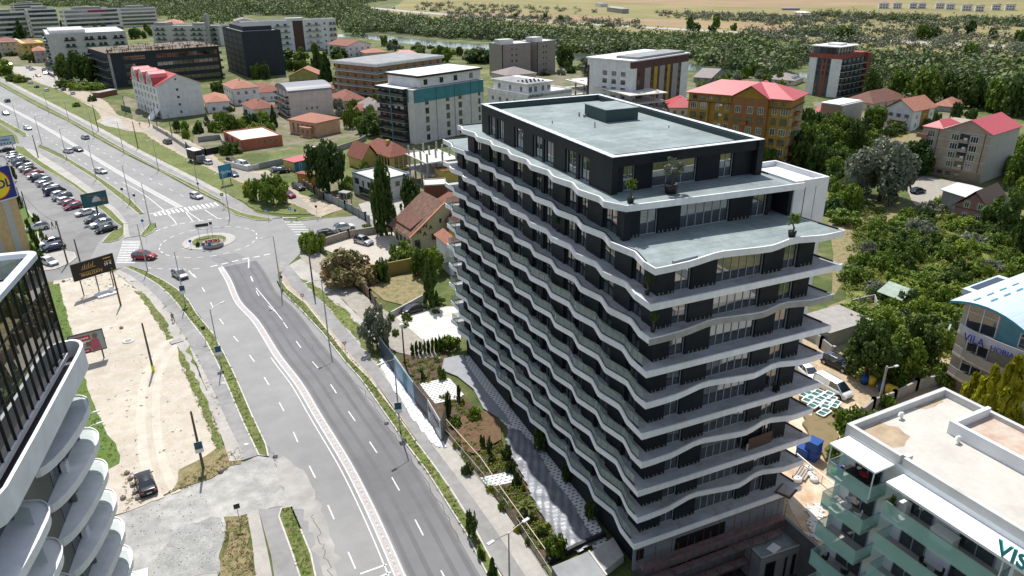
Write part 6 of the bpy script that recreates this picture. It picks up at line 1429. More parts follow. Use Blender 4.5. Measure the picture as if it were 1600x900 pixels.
# site hut in the pit and flat roofed garage by the garden
A=P(1156,838,-1.3); Bq=P(1190,873,-1.3); Cq=P(1260,849,-1.3); Dq=P(1220,819,-1.3)
T=thing('site_hut','low concrete hut with a dark membrane roof at the foot of the scaffold','hut',(A.x,A.y,0))
m=M(); m.prism([A,Bq,Cq,Dq],-5,-1.5); m.obj('wall',CONC,T,True); m=M(); m.prism([A,Bq,Cq,Dq],-1.5,-1.35); m.obj('roof',GREENM,T,True)
m=M(); ed=[A,Bq,Cq,Dq,A]; m.ribbon([(p.x,p.y) for p in ed],.12,-1.35,off=.06,h=.12); m.obj('roof_edge',LGY,T,True)
for a,b in ((.12,.34),(.55,.6),(.72,.8)):
    p0=Bq.lerp(Cq,a); p1=Bq.lerp(Cq,b); n_=(Cq-Bq).normalized(); n_=Vector((n_.y,-n_.x,0))*.04
    m=M(); m.add([(p0.x+n_.x,p0.y+n_.y,-4.9),(p1.x+n_.x,p1.y+n_.y,-4.9),(p1.x+n_.x,p1.y+n_.y,-2.2),(p0.x+n_.x,p0.y+n_.y,-2.2)],[(0,1,2,3)]); m.obj('door',BLACK,T,True)
q=P(1209,856,-1.3); m=M(); m.cbox((q.x,q.y,-1.32),(1.3,.9,.05),rz=.3); o=m.obj('loose_panel',WHITE,None); tag(o,'white panel lying on the dark roof of the site hut','panel')
A=P(860,877,2.2); Bq=P(947,838,2.2); Cq=P(972,868,2.2); Dq=P(930,905,2.2); 
T=thing('garage','grey flat roofed garage at the end of the garden strip','garage',(A.x,A.y,0))
m=M(); m.prism([P(862,886,2.2),P(920,862,2.2),P(948,900,2.2),P(890,930,2.2)],-1,2.1); m.obj('wall',DARKM,T,True); m=M(); m.prism([P(862,886,2.2),P(920,862,2.2),P(948,900,2.2),P(890,930,2.2)],2.1,2.25); m.obj('roof',BROOF,T,True)
m=M(); m.ribbon([(p.x,p.y) for p in (P(920,862,2.2),P(948,900,2.2))],.15,2.25,h=.12); m.obj('roof_edge',CONCW,T,True)
T=thing('garden_wall','grey retaining wall between the garden tarpaulin and the tower foot','wall',(P(860,872).x,P(860,872).y,0))
m=M(); m.ribbon([(p.x,p.y) for p in PL([(858,874),(900,852),(945,832)],.6)],.35,0,h=.7); m.obj('coping_wall',DARKM,T,True); m=M(); m.prism([P(922,862,1.0),P(958,838,1.0),P(975,866,1.0),P(945,890,1.0)],-1,.9); m.obj('concrete_step',CONC,T,True)
# ------------------------------------------------------------ trees and bushes
def ptree(base,wpx,top,kind,col,label,name='tree',cat='tree',n=1500,size=.1,seed=None,group=None,z=0):
    B=P(*base,z); dep=(B-CAM).dot(fw); r=wpx/2*dep/F_*1.16; h=hgt(base,top) if z==0 else 2
    h=max(h,.5); sd=seed if seed is not None else (int(base[0])%4)
    return plant(name,label,cat,(B.x,B.y,z),r,h,kind,col,sd,n,size,group)
BIG=[((515,302),62,226,'broad','dark','big dark rounded tree beside the orange garage',3200,.06),
((603,368),48,264,'weep','dark','tall drooping dark tree in front of the grey white box house',3000,.07),
((643,328),40,280,'weep','dark','shorter drooping tree right of the box house',2200,.08),
((489,393),37,351,'bush','bright','small round bright green tree at the street corner by the stone wall',2200,.08),
((402,314),30,282,'broad','bright','bright green tree on the grass slope, left of its darker neighbour',1800,.09),
((428,319),50,276,'broad','green','mid green spreading tree on the grass slope near the side street',2200,.08),
((389,306),22,284,'broad','yellow','yellowish small tree at the slope edge beside the soft drink hoarding',1200,.1),
((590,545),52,482,'broad','silver','grey green tree on the footpath before the banner fence',2800,.06),
((632,404),42,374,'bush','bright','bright green bush under the lettered house',1800,.09),
((655,432),32,392,'broad','green','leafy green tree beside the yellow garden wall',1600,.09),
((679,430),32,390,'broad','bright','brighter green tree right of the yellow garden wall',1600,.09),
((674,478),34,405,'column','dark','dark column shaped cypress at the lawn corner',2600,.08),
((596,440),30,402,'bush','dark','dark bush at the left end of the yellow garden wall',1400,.1),
((573,354),14,349,'bush','green','low green bush by the stone wall',500,.14),
((104,126),32,88,'broad','dark','leftmost of the dark trees before the teal balcony block',1500,.09),
((126,127),34,84,'broad','dark','middle tall dark tree before the unfinished block',1500,.09),
((144,128),30,92,'broad','dark','rightmost dark tree touching the unfinished block',1500,.09),
((100,137),26,122,'bush','green','dark green end of the hedge by the parked cars lane',900,.1),
((126,140),32,124,'bush','bright','bright hedge bush below the dark trees',900,.1),
((150,140),30,126,'bush','bright','right hand bright hedge bush beside the unfinished block',900,.1),
((120,167),11,159,'bush','green','lone shrub on the roadside grass slope',400,.16),
((144,158),15,146,'bush','dark','round shrub beside the tin shed',500,.14),
((6,117),34,94,'broad','bright','bright green tree cut by the left edge above the boulevard',1200,.1),
((22,127),20,112,'bush','green','green bush right of the left edge tree',700,.12),
((34,129),18,116,'bush','bright','small bright bush at the end of the slope',600,.13),
((278,206),13,188,'broad','dark','narrow dark tree before the white guest house',700,.13),
((291,206),14,190,'broad','green','green garden tree before the guest house wall',700,.13),
((311,208),18,188,'bush','dark','round dark bush below the guest house corner',800,.12),
((324,196),13,177,'conifer','silver','blue grey spruce at the right end of the guest house',700,.12),
((338,205),20,186,'bush','green','green bush in the garden right of the guest house',800,.12),
((349,196),18,176,'broad','green','green garden tree before the small tiled house',800,.12),
((365,208),28,180,'broad','green','larger green tree in front of the tiled houses',1200,.1),
((290,216),14,200,'bush','bright','bright shrub behind the cemetery like railing',600,.13),
((395,200),22,178,'broad','dark','dark tree between the tiled house and the barrel roofed block',900,.11),
((429,198),15,165,'conifer','dark','dark cone shaped tree left of the barrel roofed block',900,.11),
((413,195),18,178,'bush','green','green shrub below the red brown tiled house',700,.12),
((497,112),26,68,'conifer','dark','dark spruce behind the olive gabled house',1100,.1),
((512,130),30,84,'conifer','dark','largest dark spruce right of the olive gabled house',1300,.1),
((530,94),34,76,'broad','dark','dark tree behind the spruces',900,.11),
((545,118),34,94,'broad','silver','grey leaved tree left of the tan panelled block',1000,.11),
((541,146),44,108,'broad','green','green tree at the foot of the tan panelled block',1300,.1),
((582,212),46,178,'broad','dark','dark round tree beside the teal topped apartments',1800,.08),
((548,200),22,165,'broad','green','slim green tree right of the peach villa',1000,.11),
((565,208),24,182,'broad','green','green tree behind the long garden wall',1000,.11),
((440,94),44,79,'broad','dark','dark tree mass below the long white block',1000,.11),
((470,96),26,82,'broad','green','green tree below the long white block',800,.12),
((34,60),24,32,'conifer','dark','tall dark conifer in front of the banded blocks',1000,.1),
((380,90),30,76,'broad','dark','dark tree behind the guest house roof',800,.11),
((345,150),30,128,'broad','dark','dark tree behind the right end of the guest house',1000,.11),
((362,240),28,218,'bush','dark','dark bush beside the delivery truck lane',1400,.1),
((1366,204),36,168,'broad','green','green tree between the white roofed box and the ochre white house',1600,.09),
((1315,204),34,192,'bush','dark','dark shrubbery at the foot of the white roofed box',900,.12),
((1360,156),34,106,'broad','dark','dark tree right of the dark red tower',1600,.08),
((1402,152),40,112,'broad','green','green wood edge tree behind the brown roofed house',1500,.09),
((1440,160),56,108,'broad','green','largest round tree of the wood edge',2000,.08),
((1478,158),44,116,'broad','dark','dark tree behind the low weathered roof',1500,.09),
((1520,168),50,118,'broad','dark','dark spreading tree above the beige block',1700,.09),
((1555,175),44,122,'broad','green','green tree above the right gable of the beige block',1500,.09),
((1590,182),54,120,'broad','dark','dark tree at the right edge above the beige block',1700,.09),
((1492,190),16,162,'broad','dark','narrow dark tree by the low weathered roof',800,.12),
((1374,314),112,228,'broad','silver','large silver green willow in the overgrown plot',6500,.045),
((1426,272),60,222,'broad','dark','dark tree touching the beige block balconies',2400,.07),
((1560,360),60,296,'broad','dark','dark tree hiding the right side of the mauve gable house',2600,.07),
((1592,300),50,236,'broad','green','green tree at the right edge beside the blank wall',2200,.08),
((1596,400),44,330,'broad','dark','dark tree at the right edge beyond the mauve house',2200,.08),
((1352,592),88,512,'broad','dark','broad dark tree shading the black car',5200,.05),
((1398,588),70,520,'broad','green','mid green tree in the middle of the dark clump',4200,.055),
((1428,566),66,500,'broad','dark','dark tree at the right of the clump by the villa wall',4000,.055),
((1340,525),40,488,'bush','bright','bright vine covered bush near the boat scraps',2000,.08),
((1404,606),30,580,'bush','green','green shrub by the villa garden wall',1400,.09),
((1473,600),36,566,'bush','green','leafy shrub at the foot of the villa steps',1700,.08),
((1500,685),84,584,'conifer','yellow','leftmost golden conifer in front of the villa',3800,.06),
((1519,708),92,572,'conifer','yellow','middle golden conifer in front of the villa',4200,.06),
((1543,722),100,556,'conifer','yellow','tallest golden conifer at the right edge',4600,.06),
((1340,672),54,632,'bush','green','green bush beside the white pallets and the pale roof',2400,.07),
((1385,640),26,612,'bush','green','small green tree at the lane lamp post',1300,.1),
((1315,720),44,684,'bush','green','green bush between the dug earth and the flats',2200,.07),
((1330,770),34,716,'bush','dark','dark bush against the wall of the teal balcony flats',2000,.08),
((770,908),24,872,'conifer','dark','dark little conifer on the verge at the bottom',1600,.09),
((737,838),16,802,'broad','dark','ragged small tree on the verge beside the road',900,.12),
((752,872),14,856,'bush','green','low shrub on the verge below the ragged tree',600,.14),
((60,357),14,335,'column','dark','tallest clipped conifer beside the supermarket wall',1200,.11),
((46,362),10,342,'column','dark','clipped conifer nearest the supermarket wall',900,.12),
((53,376),10,352,'column','dark','clipped conifer in the second row by the supermarket',900,.12),
((68,380),9,358,'column','green','clipped green conifer beside the white car',900,.12),
((60,390),10,364,'column','dark','clipped conifer in front of the white cars',900,.12),
((76,384),7,368,'column','green','small clipped conifer at the end of the row',700,.13),
((52,398),12,376,'bush','green','round green shrub behind the glass building roof',900,.12),
((60,404),14,384,'bush','dark','dark shrub beside the parked dark estate',900,.12),
((87,376),9,369,'bush','dark','small dark round shrub near the parking',500,.15),
((18,285),18,252,'bush','dark','dark ivy mass beside the blue sign',1200,.1),
((30,325),12,285,'bush','dark','climbing ivy along the supermarket wall',1000,.1),
((920,118),30,93,'broad','silver','silver tree beside the unfinished white decks',1100,.1),
((882,104),36,72,'broad','dark','dark tree right of the twin grey towers',1200,.1),
((940,128),20,108,'broad','dark','dark tree below the timber balconied house',800,.12),
((1095,190),24,160,'broad','dark','dark tree between the red roofs and the ochre block',900,.11),
((750,98),54,76,'broad','dark','dark bank tree before the twin towers',1200,.1),
((700,92),20,74,'broad','green','green bank tree at the river bend',700,.12),
((600,72),14,56,'broad','green','slim bank tree at the river',500,.15),
((615,74),16,62,'broad','dark','dark bank tree beside the low pinkish roofs',500,.14),
((655,82),24,70,'broad','green','green bank tree above the tan panelled block',700,.12)]
for i,(b,wp,tp,k,c,lb,n,s) in enumerate(BIG):
    if c=='yellow' and k=='conifer': pass
    ptree(b,wp,tp,k,c,lb,'shrub' if k=='bush' else ('conifer' if k in('conifer','column') else 'tree'),'bush' if k=='bush' else 'tree',n,s,seed=i%5,group='trees and shrubs between the houses')
ptree((543,440),96,388,'bush','bloom','wide flowering silk tree with apricot blossom over the garden fence','flowering_tree','tree',5200,.055,seed=2)
# ---- repeated bushes: thickets in the overgrown plots on the right
def scatter(poly,n,rr,hr,kinds,dmin,seed):
    rs=random.Random(seed); q=w2(poly); xs=[p[0] for p in q]; ys=[p[1] for p in q]; pts=[]; tries=0
    while len(pts)<n and tries<n*60:
        tries+=1; p=(rs.uniform(min(xs),max(xs)),rs.uniform(min(ys),max(ys)))
        if not inside(p,q): continue
        if any((p[0]-a)**2+(p[1]-b)**2<(dmin)**2 for a,b,_,_,_ in pts): continue
        pts.append((p[0],p[1],rs.uniform(*rr),rs.uniform(*hr),rs.choice(kinds)))
    return pts
TH=[('in the overgrown plot between the tower and the mauve gable house',[(1330,420),(1370,355),(1470,318),(1500,352),(1560,365),(1605,395),(1605,500),(1500,480),(1470,470),(1430,490),(1380,470),(1340,500),(1318,470)],66,(1.8,3.6),(1.8,4.2),['green','dark','green','bright','silver','dark','bright','green'],3.0),
('behind the white lift tower',[(1292,345),(1296,280),(1320,250),(1345,262),(1330,320),(1318,350)],16,(2.2,4),(3,6),['dark','green'],3.2),
('in the dark grove beside the ochre block',[(1232,262),(1246,205),(1290,200),(1345,215),(1330,250),(1300,282),(1262,262)],26,(2.8,4.8),(5,9),['dark','dark','green'],4.2),
('in the hedge row left of the beige block',[(1300,222),(1330,205),(1390,200),(1440,190),(1445,200),(1400,215),(1340,240)],22,(2,3.4),(2.5,4.5),['green','bright','dark'],3.4),
('on the slope below the beige block',[(1560,235),(1605,220),(1605,330),(1580,300)],10,(2.5,4),(3,6),['green','bright'],4),
('behind the clump by the villa',[(1340,500),(1400,480),(1480,480),(1475,560),(1440,520),(1380,515)],22,(1.8,3.2),(2,4),['green','dark','bright'],3.0),
('along the site lane behind the flats',[(1290,640),(1325,650),(1335,700),(1300,690)],6,(.7,1.2),(.7,1.4),['green'],1.2)]
GARD=[('on the open plots behind the tower',[(1000,330),(1225,330),(1225,268),(1080,215),(950,205),(900,240)],34,(1.8,4),(2,6),['green','dark','bright'],5),
('between the tiled houses',[(325,185),(345,175),(432,165),(432,205),(400,215),(330,212)],16,(1.5,3),(2,4.5),['green','dark','bright'],3),
('behind the peach villa and the barrel roofed block',[(515,165),(600,160),(606,205),(545,190),(520,185)],18,(1.8,3.2),(2.5,6),['green','dark','bright','silver'],3),
('between the olive house and the long white block',[(385,100),(450,85),(540,85),(560,105),(500,115),(440,110),(430,125),(400,130)],26,(2.5,4.5),(4,8),['green','dark'],5),
('on the river bank behind the tan panelled block',[(600,75),(680,76),(760,86),(780,100),(700,98),(640,90)],24,(2.2,4),(3,6),['green','silver','bright'],5),
('around the grey roofed houses behind the white decks',[(770,100),(900,95),(950,100),(950,125),(880,118),(790,120)],18,(2.2,4),(3,6),['green','silver','dark'],5),
('among the red roofs right of the white roofed box',[(1350,180),(1380,185),(1470,175),(1500,185),(1540,190),(1450,192),(1380,205)],14,(1.8,3),(2.5,5),['green','dark','bright'],3),
('around the left roadside houses',[(-10,95),(60,100),(70,90),(100,95),(60,78),(-10,80)],16,(2.2,4),(3,7),['green','dark'],5),
('at the foot of the far banded blocks',[(60,42),(200,42),(330,66),(345,80),(300,64),(200,62),(60,54)],20,(3,5),(5,9),['dark','green'],7),
('beside the yellow villa and the bare frame',[(500,300),(548,285),(552,262),(620,270),(640,300),(600,262),(545,310),(520,318)],9,(1.3,2.4),(1.8,4),['green','bright'],2.5),
('at the river end behind the ochre block',[(1080,135),(1190,115),(1255,118),(1255,135),(1170,140)],18,(2.5,4),(3,6),['silver','green'],4),
('along the yellow garden wall',[(560,418),(600,410),(640,402),(700,400),(700,420),(640,440),(600,445)],8,(1.0,1.7),(1.4,2.6),['green','dark'],2),
('on the strip between lane and forecourt of the tower',[(600,500),(618,498),(690,470),(700,480),(640,520),(612,530)],7,(.7,1.2),(.8,1.8),['green','bright'],1.4)]
TH+=GARD
LM=[('the mauve gable house',1530,330),('the silver willow',1374,300),('the beige block',1520,250),('the villa steps',1465,575),('the rusty lean to',1405,485),('the black estate car',1308,575),('the lift tower',1285,330),('the ochre block',1240,230),('the white roofed box',1318,190),('the upturned dinghies',1325,510),('the golden conifers',1560,600),('the guest house',285,180),('the peach villa',495,200),('the barrel roofed block',475,170),('the olive gabled house',475,118),('the long white block',460,70),('the tan panelled block',625,130),('the twin grey towers',825,100),('the modern panelled block',1015,115),('the teal topped apartments',690,170),('the yellow villa',610,245),('the grey box house',590,300),('the lettered house',655,370),('the black saloon forecourt',650,490),('the dark red tower',1305,120),('the small tiled houses',400,165),('the dark blue car',1434,302),('the unfinished dark block',250,115),('the far banded blocks',120,35),('the roadside houses at far left',30,85),('the teal balcony block',110,75),('the white deck frame',950,150),('the white lettered villa',830,140),('the low weathered roof',1487,170),('the orange garage',470,282),('the yellow garden wall',620,420),('the concrete site wall',1270,530),('the white van',1300,610),('the red roofed ochre white house',1420,190),('the terracotta villa',395,222),('the silk tree',540,410)]
def place_label(cn,kd,x,y,r,where):
    u,v=pix((x,y,0)); o=sorted(LM,key=lambda q:math.hypot((q[1]-u)*.6,q[2]-v))[0]; du,dv=u-o[1],v-o[2]
    rel=('right of' if du>0 else 'left of') if abs(du)>abs(dv)*1.3 else ('in front of' if dv>0 else 'behind')
    if math.hypot(du,dv)<30: rel='by'
    return '%s %s %s %s %s'%('small' if r<2.2 else 'large' if r>3.0 else 'medium',cn,kd,rel,o[0])
CN={'green':'mid green','dark':'dark green','bright':'yellowish green','silver':'silvery'}
BUSH={}
for ti,(where,poly,n,rr,hr,kinds,dm) in enumerate(TH):
    for j,(x,y,r,h,c) in enumerate(scatter(poly,n,rr,hr,kinds,dm,ti)):
        kind='broad' if h>4.6 else 'bush'; sd=j%3; key=(kind,c,sd)
        if key not in BUSH:
            T=plant('shrub' if kind=='bush' else 'tree','x','bush',(x,y,0),r,h,kind,c,sd+7,1500 if kind=='bush' else 1900,.085); BUSH[key]=T
        else:
            T=tree_copy(BUSH[key]); T.location=(x,y,0); T.scale=(r,r,h); T.rotation_euler.z=random.uniform(0,6.28)
        T['label']=place_label(CN[c],'tree' if kind=='broad' else 'bush',x,y,r,where); T['category']='tree' if kind=='broad' else 'bush'; T['group']='wild bushes and trees '+where
# undergrowth: low brambles and grass clumps between the bushes
def mass(name,label,polys,n,rr,hr,col,leafn,size,seed,kind='stuff',flat=.8):
    """one object made of very many low plant clumps"""
    rs=np.random.RandomState(seed); base=[]
    per=leafn; tot=[]
    for poly,k in polys:
        for (x,y,r,h,c) in scatter(poly,k,rr,hr,['a'],.1,seed): tot.append((x,y,r,h))
    t=np.array(tot); m_=len(t); idx=np.repeat(np.arange(m_),per); N=len(idx)
    d=rs.normal(size=(N,3)); d[:,2]=np.abs(d[:,2]); d/=np.linalg.norm(d,axis=1)[:,None]; rad=rs.uniform(.55,1,N)
    lump=1+.25*np.sin(d[:,0]*5+idx)+.2*np.sin(d[:,1]*6+idx*2.1)
    c=np.stack([t[idx,0]+d[:,0]*t[idx,2]*rad*lump,t[idx,1]+d[:,1]*t[idx,2]*rad*lump,.1+d[:,2]*t[idx,3]*rad*lump],1)
    nrm=d+rs.normal(size=(N,3))*.5; nrm/=np.linalg.norm(nrm,axis=1)[:,None]
    a=np.cross(nrm,rs.normal(size=(N,3))); a/=np.linalg.norm(a,axis=1)[:,None]; b=np.cross(nrm,a)
    s=(size*rs.uniform(.6,1.3,N)*(t[idx,2]))[:,None]; a=a*s; b=b*s*.75
    V=np.stack([c-a,c-b,c+a,c+b],1).reshape(-1,3)
    me=bpy.data.meshes.new(name); me.vertices.add(4*N); me.vertices.foreach_set('co',V.ravel()); me.loops.add(4*N); me.loops.foreach_set('vertex_index',np.arange(4*N)); me.polygons.add(N); me.polygons.foreach_set('loop_start',np.arange(0,4*N,4)); me.polygons.foreach_set('loop_total',np.full(N,4))
    me.materials.append(col); me.update(); me.validate(); o=bpy.data.objects.new(name,me); C.objects.link(o); tag(o,label,'vegetation',kind='stuff'); return o
FOR=leaf('leaves_wood',(.035,.068,.016),(.14,.185,.05),scale=.03,rnd=.0,trans=.15)
FORS=leaf('leaves_scrub',(.06,.08,.04),(.2,.21,.14),scale=.03,rnd=.0,trans=.15)
UND=leaf('leaves_undergrowth',(.08,.125,.016),(.28,.3,.06),scale=.12,rnd=0)
mass('undergrowth','tangled low brambles between the bushes of the overgrown plots',[(TH[0][1],520),(TH[3][1],90),(TH[5][1],120),([(1330,520),(1440,500),(1480,560),(1440,600),(1340,600)],90),([(1340,330),(1380,330),(1370,360),(1330,400)],50)],0,(.7,1.7),(.5,1.5),UND,110,.15,3)
mass('undergrowth','scrubby undergrowth under the wood edge behind the houses',[([(1285,120),(1340,100),(1400,95),(1500,105),(1605,110),(1605,190),(1500,160),(1420,165),(1350,150)],260)],0,(2,4.2),(3,7),FOR,90,.15,4)
WOODP=[(545,50),(530,28),(600,32),(700,42),(800,52),(900,58),(1000,66),(1100,72),(1200,78),(1300,84),(1400,90),(1500,100),(1620,112),(1620,150),(1500,130),(1420,118),(1340,104),(1262,100),(1200,118),(1110,105),(1080,92),(960,86),(880,82),(820,66),(700,60),(620,52)]
mass('riverside_wood','dense mixed wood along the river behind the quarter',[(WOODP,1700)],0,(2.6,8.5),(3.5,10),FOR,60,.17,5)
mass('riverside_wood','greyish willow scrub mixed into the riverside wood',[(WOODP,520)],0,(3,5.5),(4,8),FORS,60,.17,6)
mass('hill_wood','green wooded hillside behind the far left apartment blocks',[([(-20,0),(-20,-14),(160,-16),(350,-14),(520,-12),(640,-6),(560,8),(545,30),(520,26),(400,22),(340,14),(250,8),(165,6),(80,3)],1500)],0,(7,13),(7,14),FOR,55,.17,7)
mass('hill_wood','wooded slope filling the gaps behind the far left blocks',[([(165,8),(560,8),(610,26),(560,58),(530,46),(470,26),(380,24),(345,44),(245,28),(170,14)],750),([(0,2),(165,8),(165,14),(0,8)],120)],0,(5,9),(6,11),FOR,55,.15,17)
mass('field_scrub','rows of scrub bushes dotted over the dry far fields',[([(1180,30),(1300,22),(1610,30),(1610,48),(1400,44),(1200,40)],260),([(1160,48),(1300,42),(1610,60),(1610,100),(1450,84),(1300,72),(1180,62)],300),([(660,4),(900,14),(950,20),(850,24),(640,18)],120),([(700,20),(860,28),(1000,34),(1000,46),(850,38),(700,36)],170),([(1020,20),(1200,24),(1340,34),(1200,36),(1040,30)],150)],0,(2.5,5.5),(3,6),FORS,60,.19,8)
mass('field_scrub','dark hedgerow bushes along the far road and fields',[([(560,20),(700,32),(850,44),(1000,52),(1200,60),(1200,70),(1000,64),(800,52),(600,34)],330),([(1270,20),(1600,38),(1600,42),(1270,26)],120),([(1240,48),(1340,50),(1340,58),(1240,56)],60)],0,(3,6),(3.5,7),FOR,60,.19,9)
FTL=['left half of the big dark twin field trees at the far road','right half of the big dark twin field trees at the far road','tall lower tree of the far field pair above the white lift tower','upper tree of the far field pair above the dark red tower','left neighbour of the far field pair','small tree left of the far field pair','dark round tree right of the far field pair by the road','small lone tree left of the farm houses','small tree just right of the first lone field tree','leftmost small tree of the far fields','bushy field tree left of the tall sign tree','slim field tree by the far road sign','dark field tree cut by the right edge','flat dark clump above the lone yellow tree','silvery field tree near the right horizon','grey tree standing on the bank below the far road']
FT=[((1440,62),26,40),((1456,62),20,44),((1113,52),14,34),((1118,44),14,26),((1087,52),14,36),((1078,48),12,26),((1146,48),12,36),((852,32),8,20),((876,34),10,24),((805,28),8,21),((1515,56),16,32),((1492,52),10,42),((1595,72),24,48),((1320,62),34,44),((1550,60),14,44),((1512,98),24,68)]
for i,(b,wp,tp) in enumerate(FT): ptree(b,wp,tp,'broad','dark' if i%3 else 'green','%s field tree beyond the river wood, number %d counted in clumps from the far meadow'%('dark' if i%3 else 'light',i+1) if False else FTL[i],n=900,size=.12,seed=i%4,group='single trees in the far fields')
ptree((1321,62),16,44,'broad','yellow','lone yellow green tree in the far hedgerow',n=700,size=.12)
# palms
PALM={}
def palm(base,wpx,top,label,n=26):
    B=P(*base); dep=(B-CAM).dot(fw); r=wpx/2*dep/F_; h=max(1.2,hgt(base,top)); T=thing('palm',label,'palm',(B.x,B.y,.12),random.uniform(0,6),'young palms in the tower garden')
    m=M(); m.tube([(0,0,0),(0,0,h*.35)],[.22,.16],8); m.obj('trunk',BARK,T); m=M(); rs=random.Random(int(base[0]))
    for i in range(n):
        a=rs.uniform(0,2*PI); el=rs.uniform(.1,1.3); L=r*rs.uniform(.8,1.15); pr=(0,0,h*.35)
        d=Vector((math.cos(a)*math.cos(el),math.sin(a)*math.cos(el),math.sin(el))); s=Vector((-math.sin(a),math.cos(a),0))
        pts=[Vector(pr)+d*L*t+Vector((0,0,-.45*L*t*t)) for t in (0,.33,.66,1)]
        for t in range(3):
            w0=.03+.12*(1-abs(t/3-.4)); w1=.03+.12*(1-abs((t+1)/3-.4)); w1=.01 if t==2 else w1
            p,q=pts[t],pts[t+1]
            m.add([p-s*w0+Vector((0,0,-.03)),p,q,q-s*w1+Vector((0,0,-.03))],[(0,1,2,3)]); m.add([p,p+s*w0+Vector((0,0,-.03)),q+s*w1+Vector((0,0,-.03)),q],[(0,1,2,3)])
    m.obj('fronds',LF['palm'],T); return T
palm((660,592),30,560,'spiky young palm near the top of the tower garden')
palm((822,808),42,765,'largest young palm in the bed beside the silver tarpaulin',34)
palm((766,722),20,702,'green fan palm in the lower planting bed')
palm((742,648),20,632,'low palm beside the dug up brown bed')
def tufts(name,label,polys,rr,hr,mt,leafn,seed,size=.3): return mass(name,label,polys,0,rr,hr,mt,leafn,size,seed)
GT=leaf('grass_blades',(.07,.11,.015),(.2,.22,.06),scale=.6,rnd=0); GD=leaf('grass_blades_dry',(.16,.15,.05),(.34,.28,.14),scale=.6,rnd=0)
tufts('grass_tufts','uneven grass tufts along the road verges and lawn',[([(203,417),(258,440),(294,469),(333,522),(364,580),(394,650),(415,694),(404,708),(380,660),(350,590),(320,530),(281,480),(248,446),(222,430)],520),([(441,457),(503,519),(566,596),(636,696),(700,789),(745,870),(752,862),(705,767),(650,691),(578,593),(511,517),(450,453)],620),([(84,445),(92,444),(118,540),(142,625),(170,680),(190,712),(160,740),(150,690),(110,600)],260),([(455,793),(470,828),(489,900),(468,900),(455,850),(440,795)],160)],(.12,.26),(.06,.16),GT,12,21)
tufts('grass_tufts','thin grass growing between the pale slabs and at the sand edge',[([(222,457),(240,478),(262,508),(270,530),(262,533),(246,505),(228,475),(212,455)],170),([(280,545),(320,615),(352,700),(338,706),(316,650),(284,575)],260),([(222,445),(250,476),(300,560),(362,690),(372,690),(310,560),(262,480),(232,448)],70),([(488,440),(545,490),(600,560),(594,576),(530,500),(480,450)],330),([(95,440),(180,425),(214,450),(200,452),(100,446)],60)],(.1,.25),(.06,.2),GT,12,22)
tufts('dry_grass_tufts','dry straw coloured tufts and weeds around the sand lot and driveway',[([(262,772),(300,740),(372,700),(382,716),(340,742),(290,765)],170),([(352,815),(386,806),(400,900),(345,900)],240),([(190,740),(215,725),(225,790),(195,800)],40),([(150,430),(335,690),(320,720),(200,740),(110,450)],60),([(330,470),(345,480),(420,545),(410,560)],0)],(.1,.28),(.05,.2),GD,11,23)
m=M(); rs=np.random.RandomState(31); qs=w2([(90,445),(178,428),(250,497),(314,612),(356,715),(335,738),(200,798),(155,815),(110,600)]); qd=w2([(300,760),(350,812),(345,900),(160,900),(160,820)])
def pebbles(q,n,s0,s1):
    xs=[p[0] for p in q]; ys=[p[1] for p in q]; k=0
    while k<n:
        x,y=rs.uniform(min(xs),max(xs)),rs.uniform(min(ys),max(ys))
        if not inside((x,y),q): continue
        k+=1; s=rs.uniform(s0,s1); m.cbox((x,y,.1+s*.2),(s,s*.7,s*.6),rz=rs.uniform(0,3))
pebbles(qs,260,.04,.12); pebbles(qd,150,.04,.11)
o=m.obj('pebbles',mat('pebble',(.42,.39,.35),.9,.4,6)); tag(o,'small stones scattered over the sand lot and the rough driveway','stones',kind='stuff')
m=M(); tr=smooth(w2([(262,776),(240,720),(232,650),(238,590),(262,545),(300,505)]),6); m.ribbon(tr,1.1,.108,off=.9); m.ribbon(tr,1.0,.108,off=-.9); struct(m,'sand_track',mat('packed_sand',(.5,.455,.385),.95,.08,.8,big=[(.5,.9,1.05,4)]))
# ---- tower garden beds
def bed(pts,mt,nm,h=.16): m=M(); m.prism(w2(pts),0,h,bottom=False); return struct(m,nm,mt)
bed([(640,545),(690,545),(700,556),(678,600),(700,592),(745,640),(770,662),(780,690),(846,750),(900,820),(928,850),(860,880),(844,885),(740,740),(700,690),(640,600),(618,575),(625,560)],SOIL,'garden_soil',.1)
m=M(); m.prism(w2([(720,690),(768,660),(782,668),(784,690),(740,712),(722,706)]),.1,.35,bottom=False); m.prism(w2([(700,660),(760,645),(783,668),(722,690)]),.1,.3,bottom=False); struct(m,'soil_mound',mat('turned_earth',(.13,.08,.045),.95,.3,2,bump=1,bscale=5))
def paver_mat():
    m=mat('lattice_paving',(.62,.62,.6),.8,.05,1); n=m.node_tree.nodes; l=m.node_tree.links; b=n['Principled BSDF']; tc=n.new('ShaderNodeTexCoord')
    br=n.new('ShaderNodeTexBrick'); br.inputs['Scale'].default_value=1; br.inputs['Mortar Size'].default_value=.13; br.inputs['Brick Width'].default_value=.5; br.inputs['Row Height'].default_value=.36; br.offset=.5
    mp=n.new('ShaderNodeMapping'); mp.inputs['Scale'].default_value=(.8,.8,1); l.new(tc.outputs['Object'],mp.inputs[0]); l.new(mp.outputs[0],br.inputs[0])
    br.inputs['Color1'].default_value=(.035,.035,.045,1); br.inputs['Color2'].default_value=(.05,.05,.055,1); br.inputs['Mortar'].default_value=(.62,.62,.6,1); l.new(br.outputs[0],b.inputs['Base Color']); return m
PV=paver_mat()
m=M(); m.prism(w2([(655,600),(702,592),(725,618),(714,626),(680,632),(668,618)]),.1,.17,bottom=False)
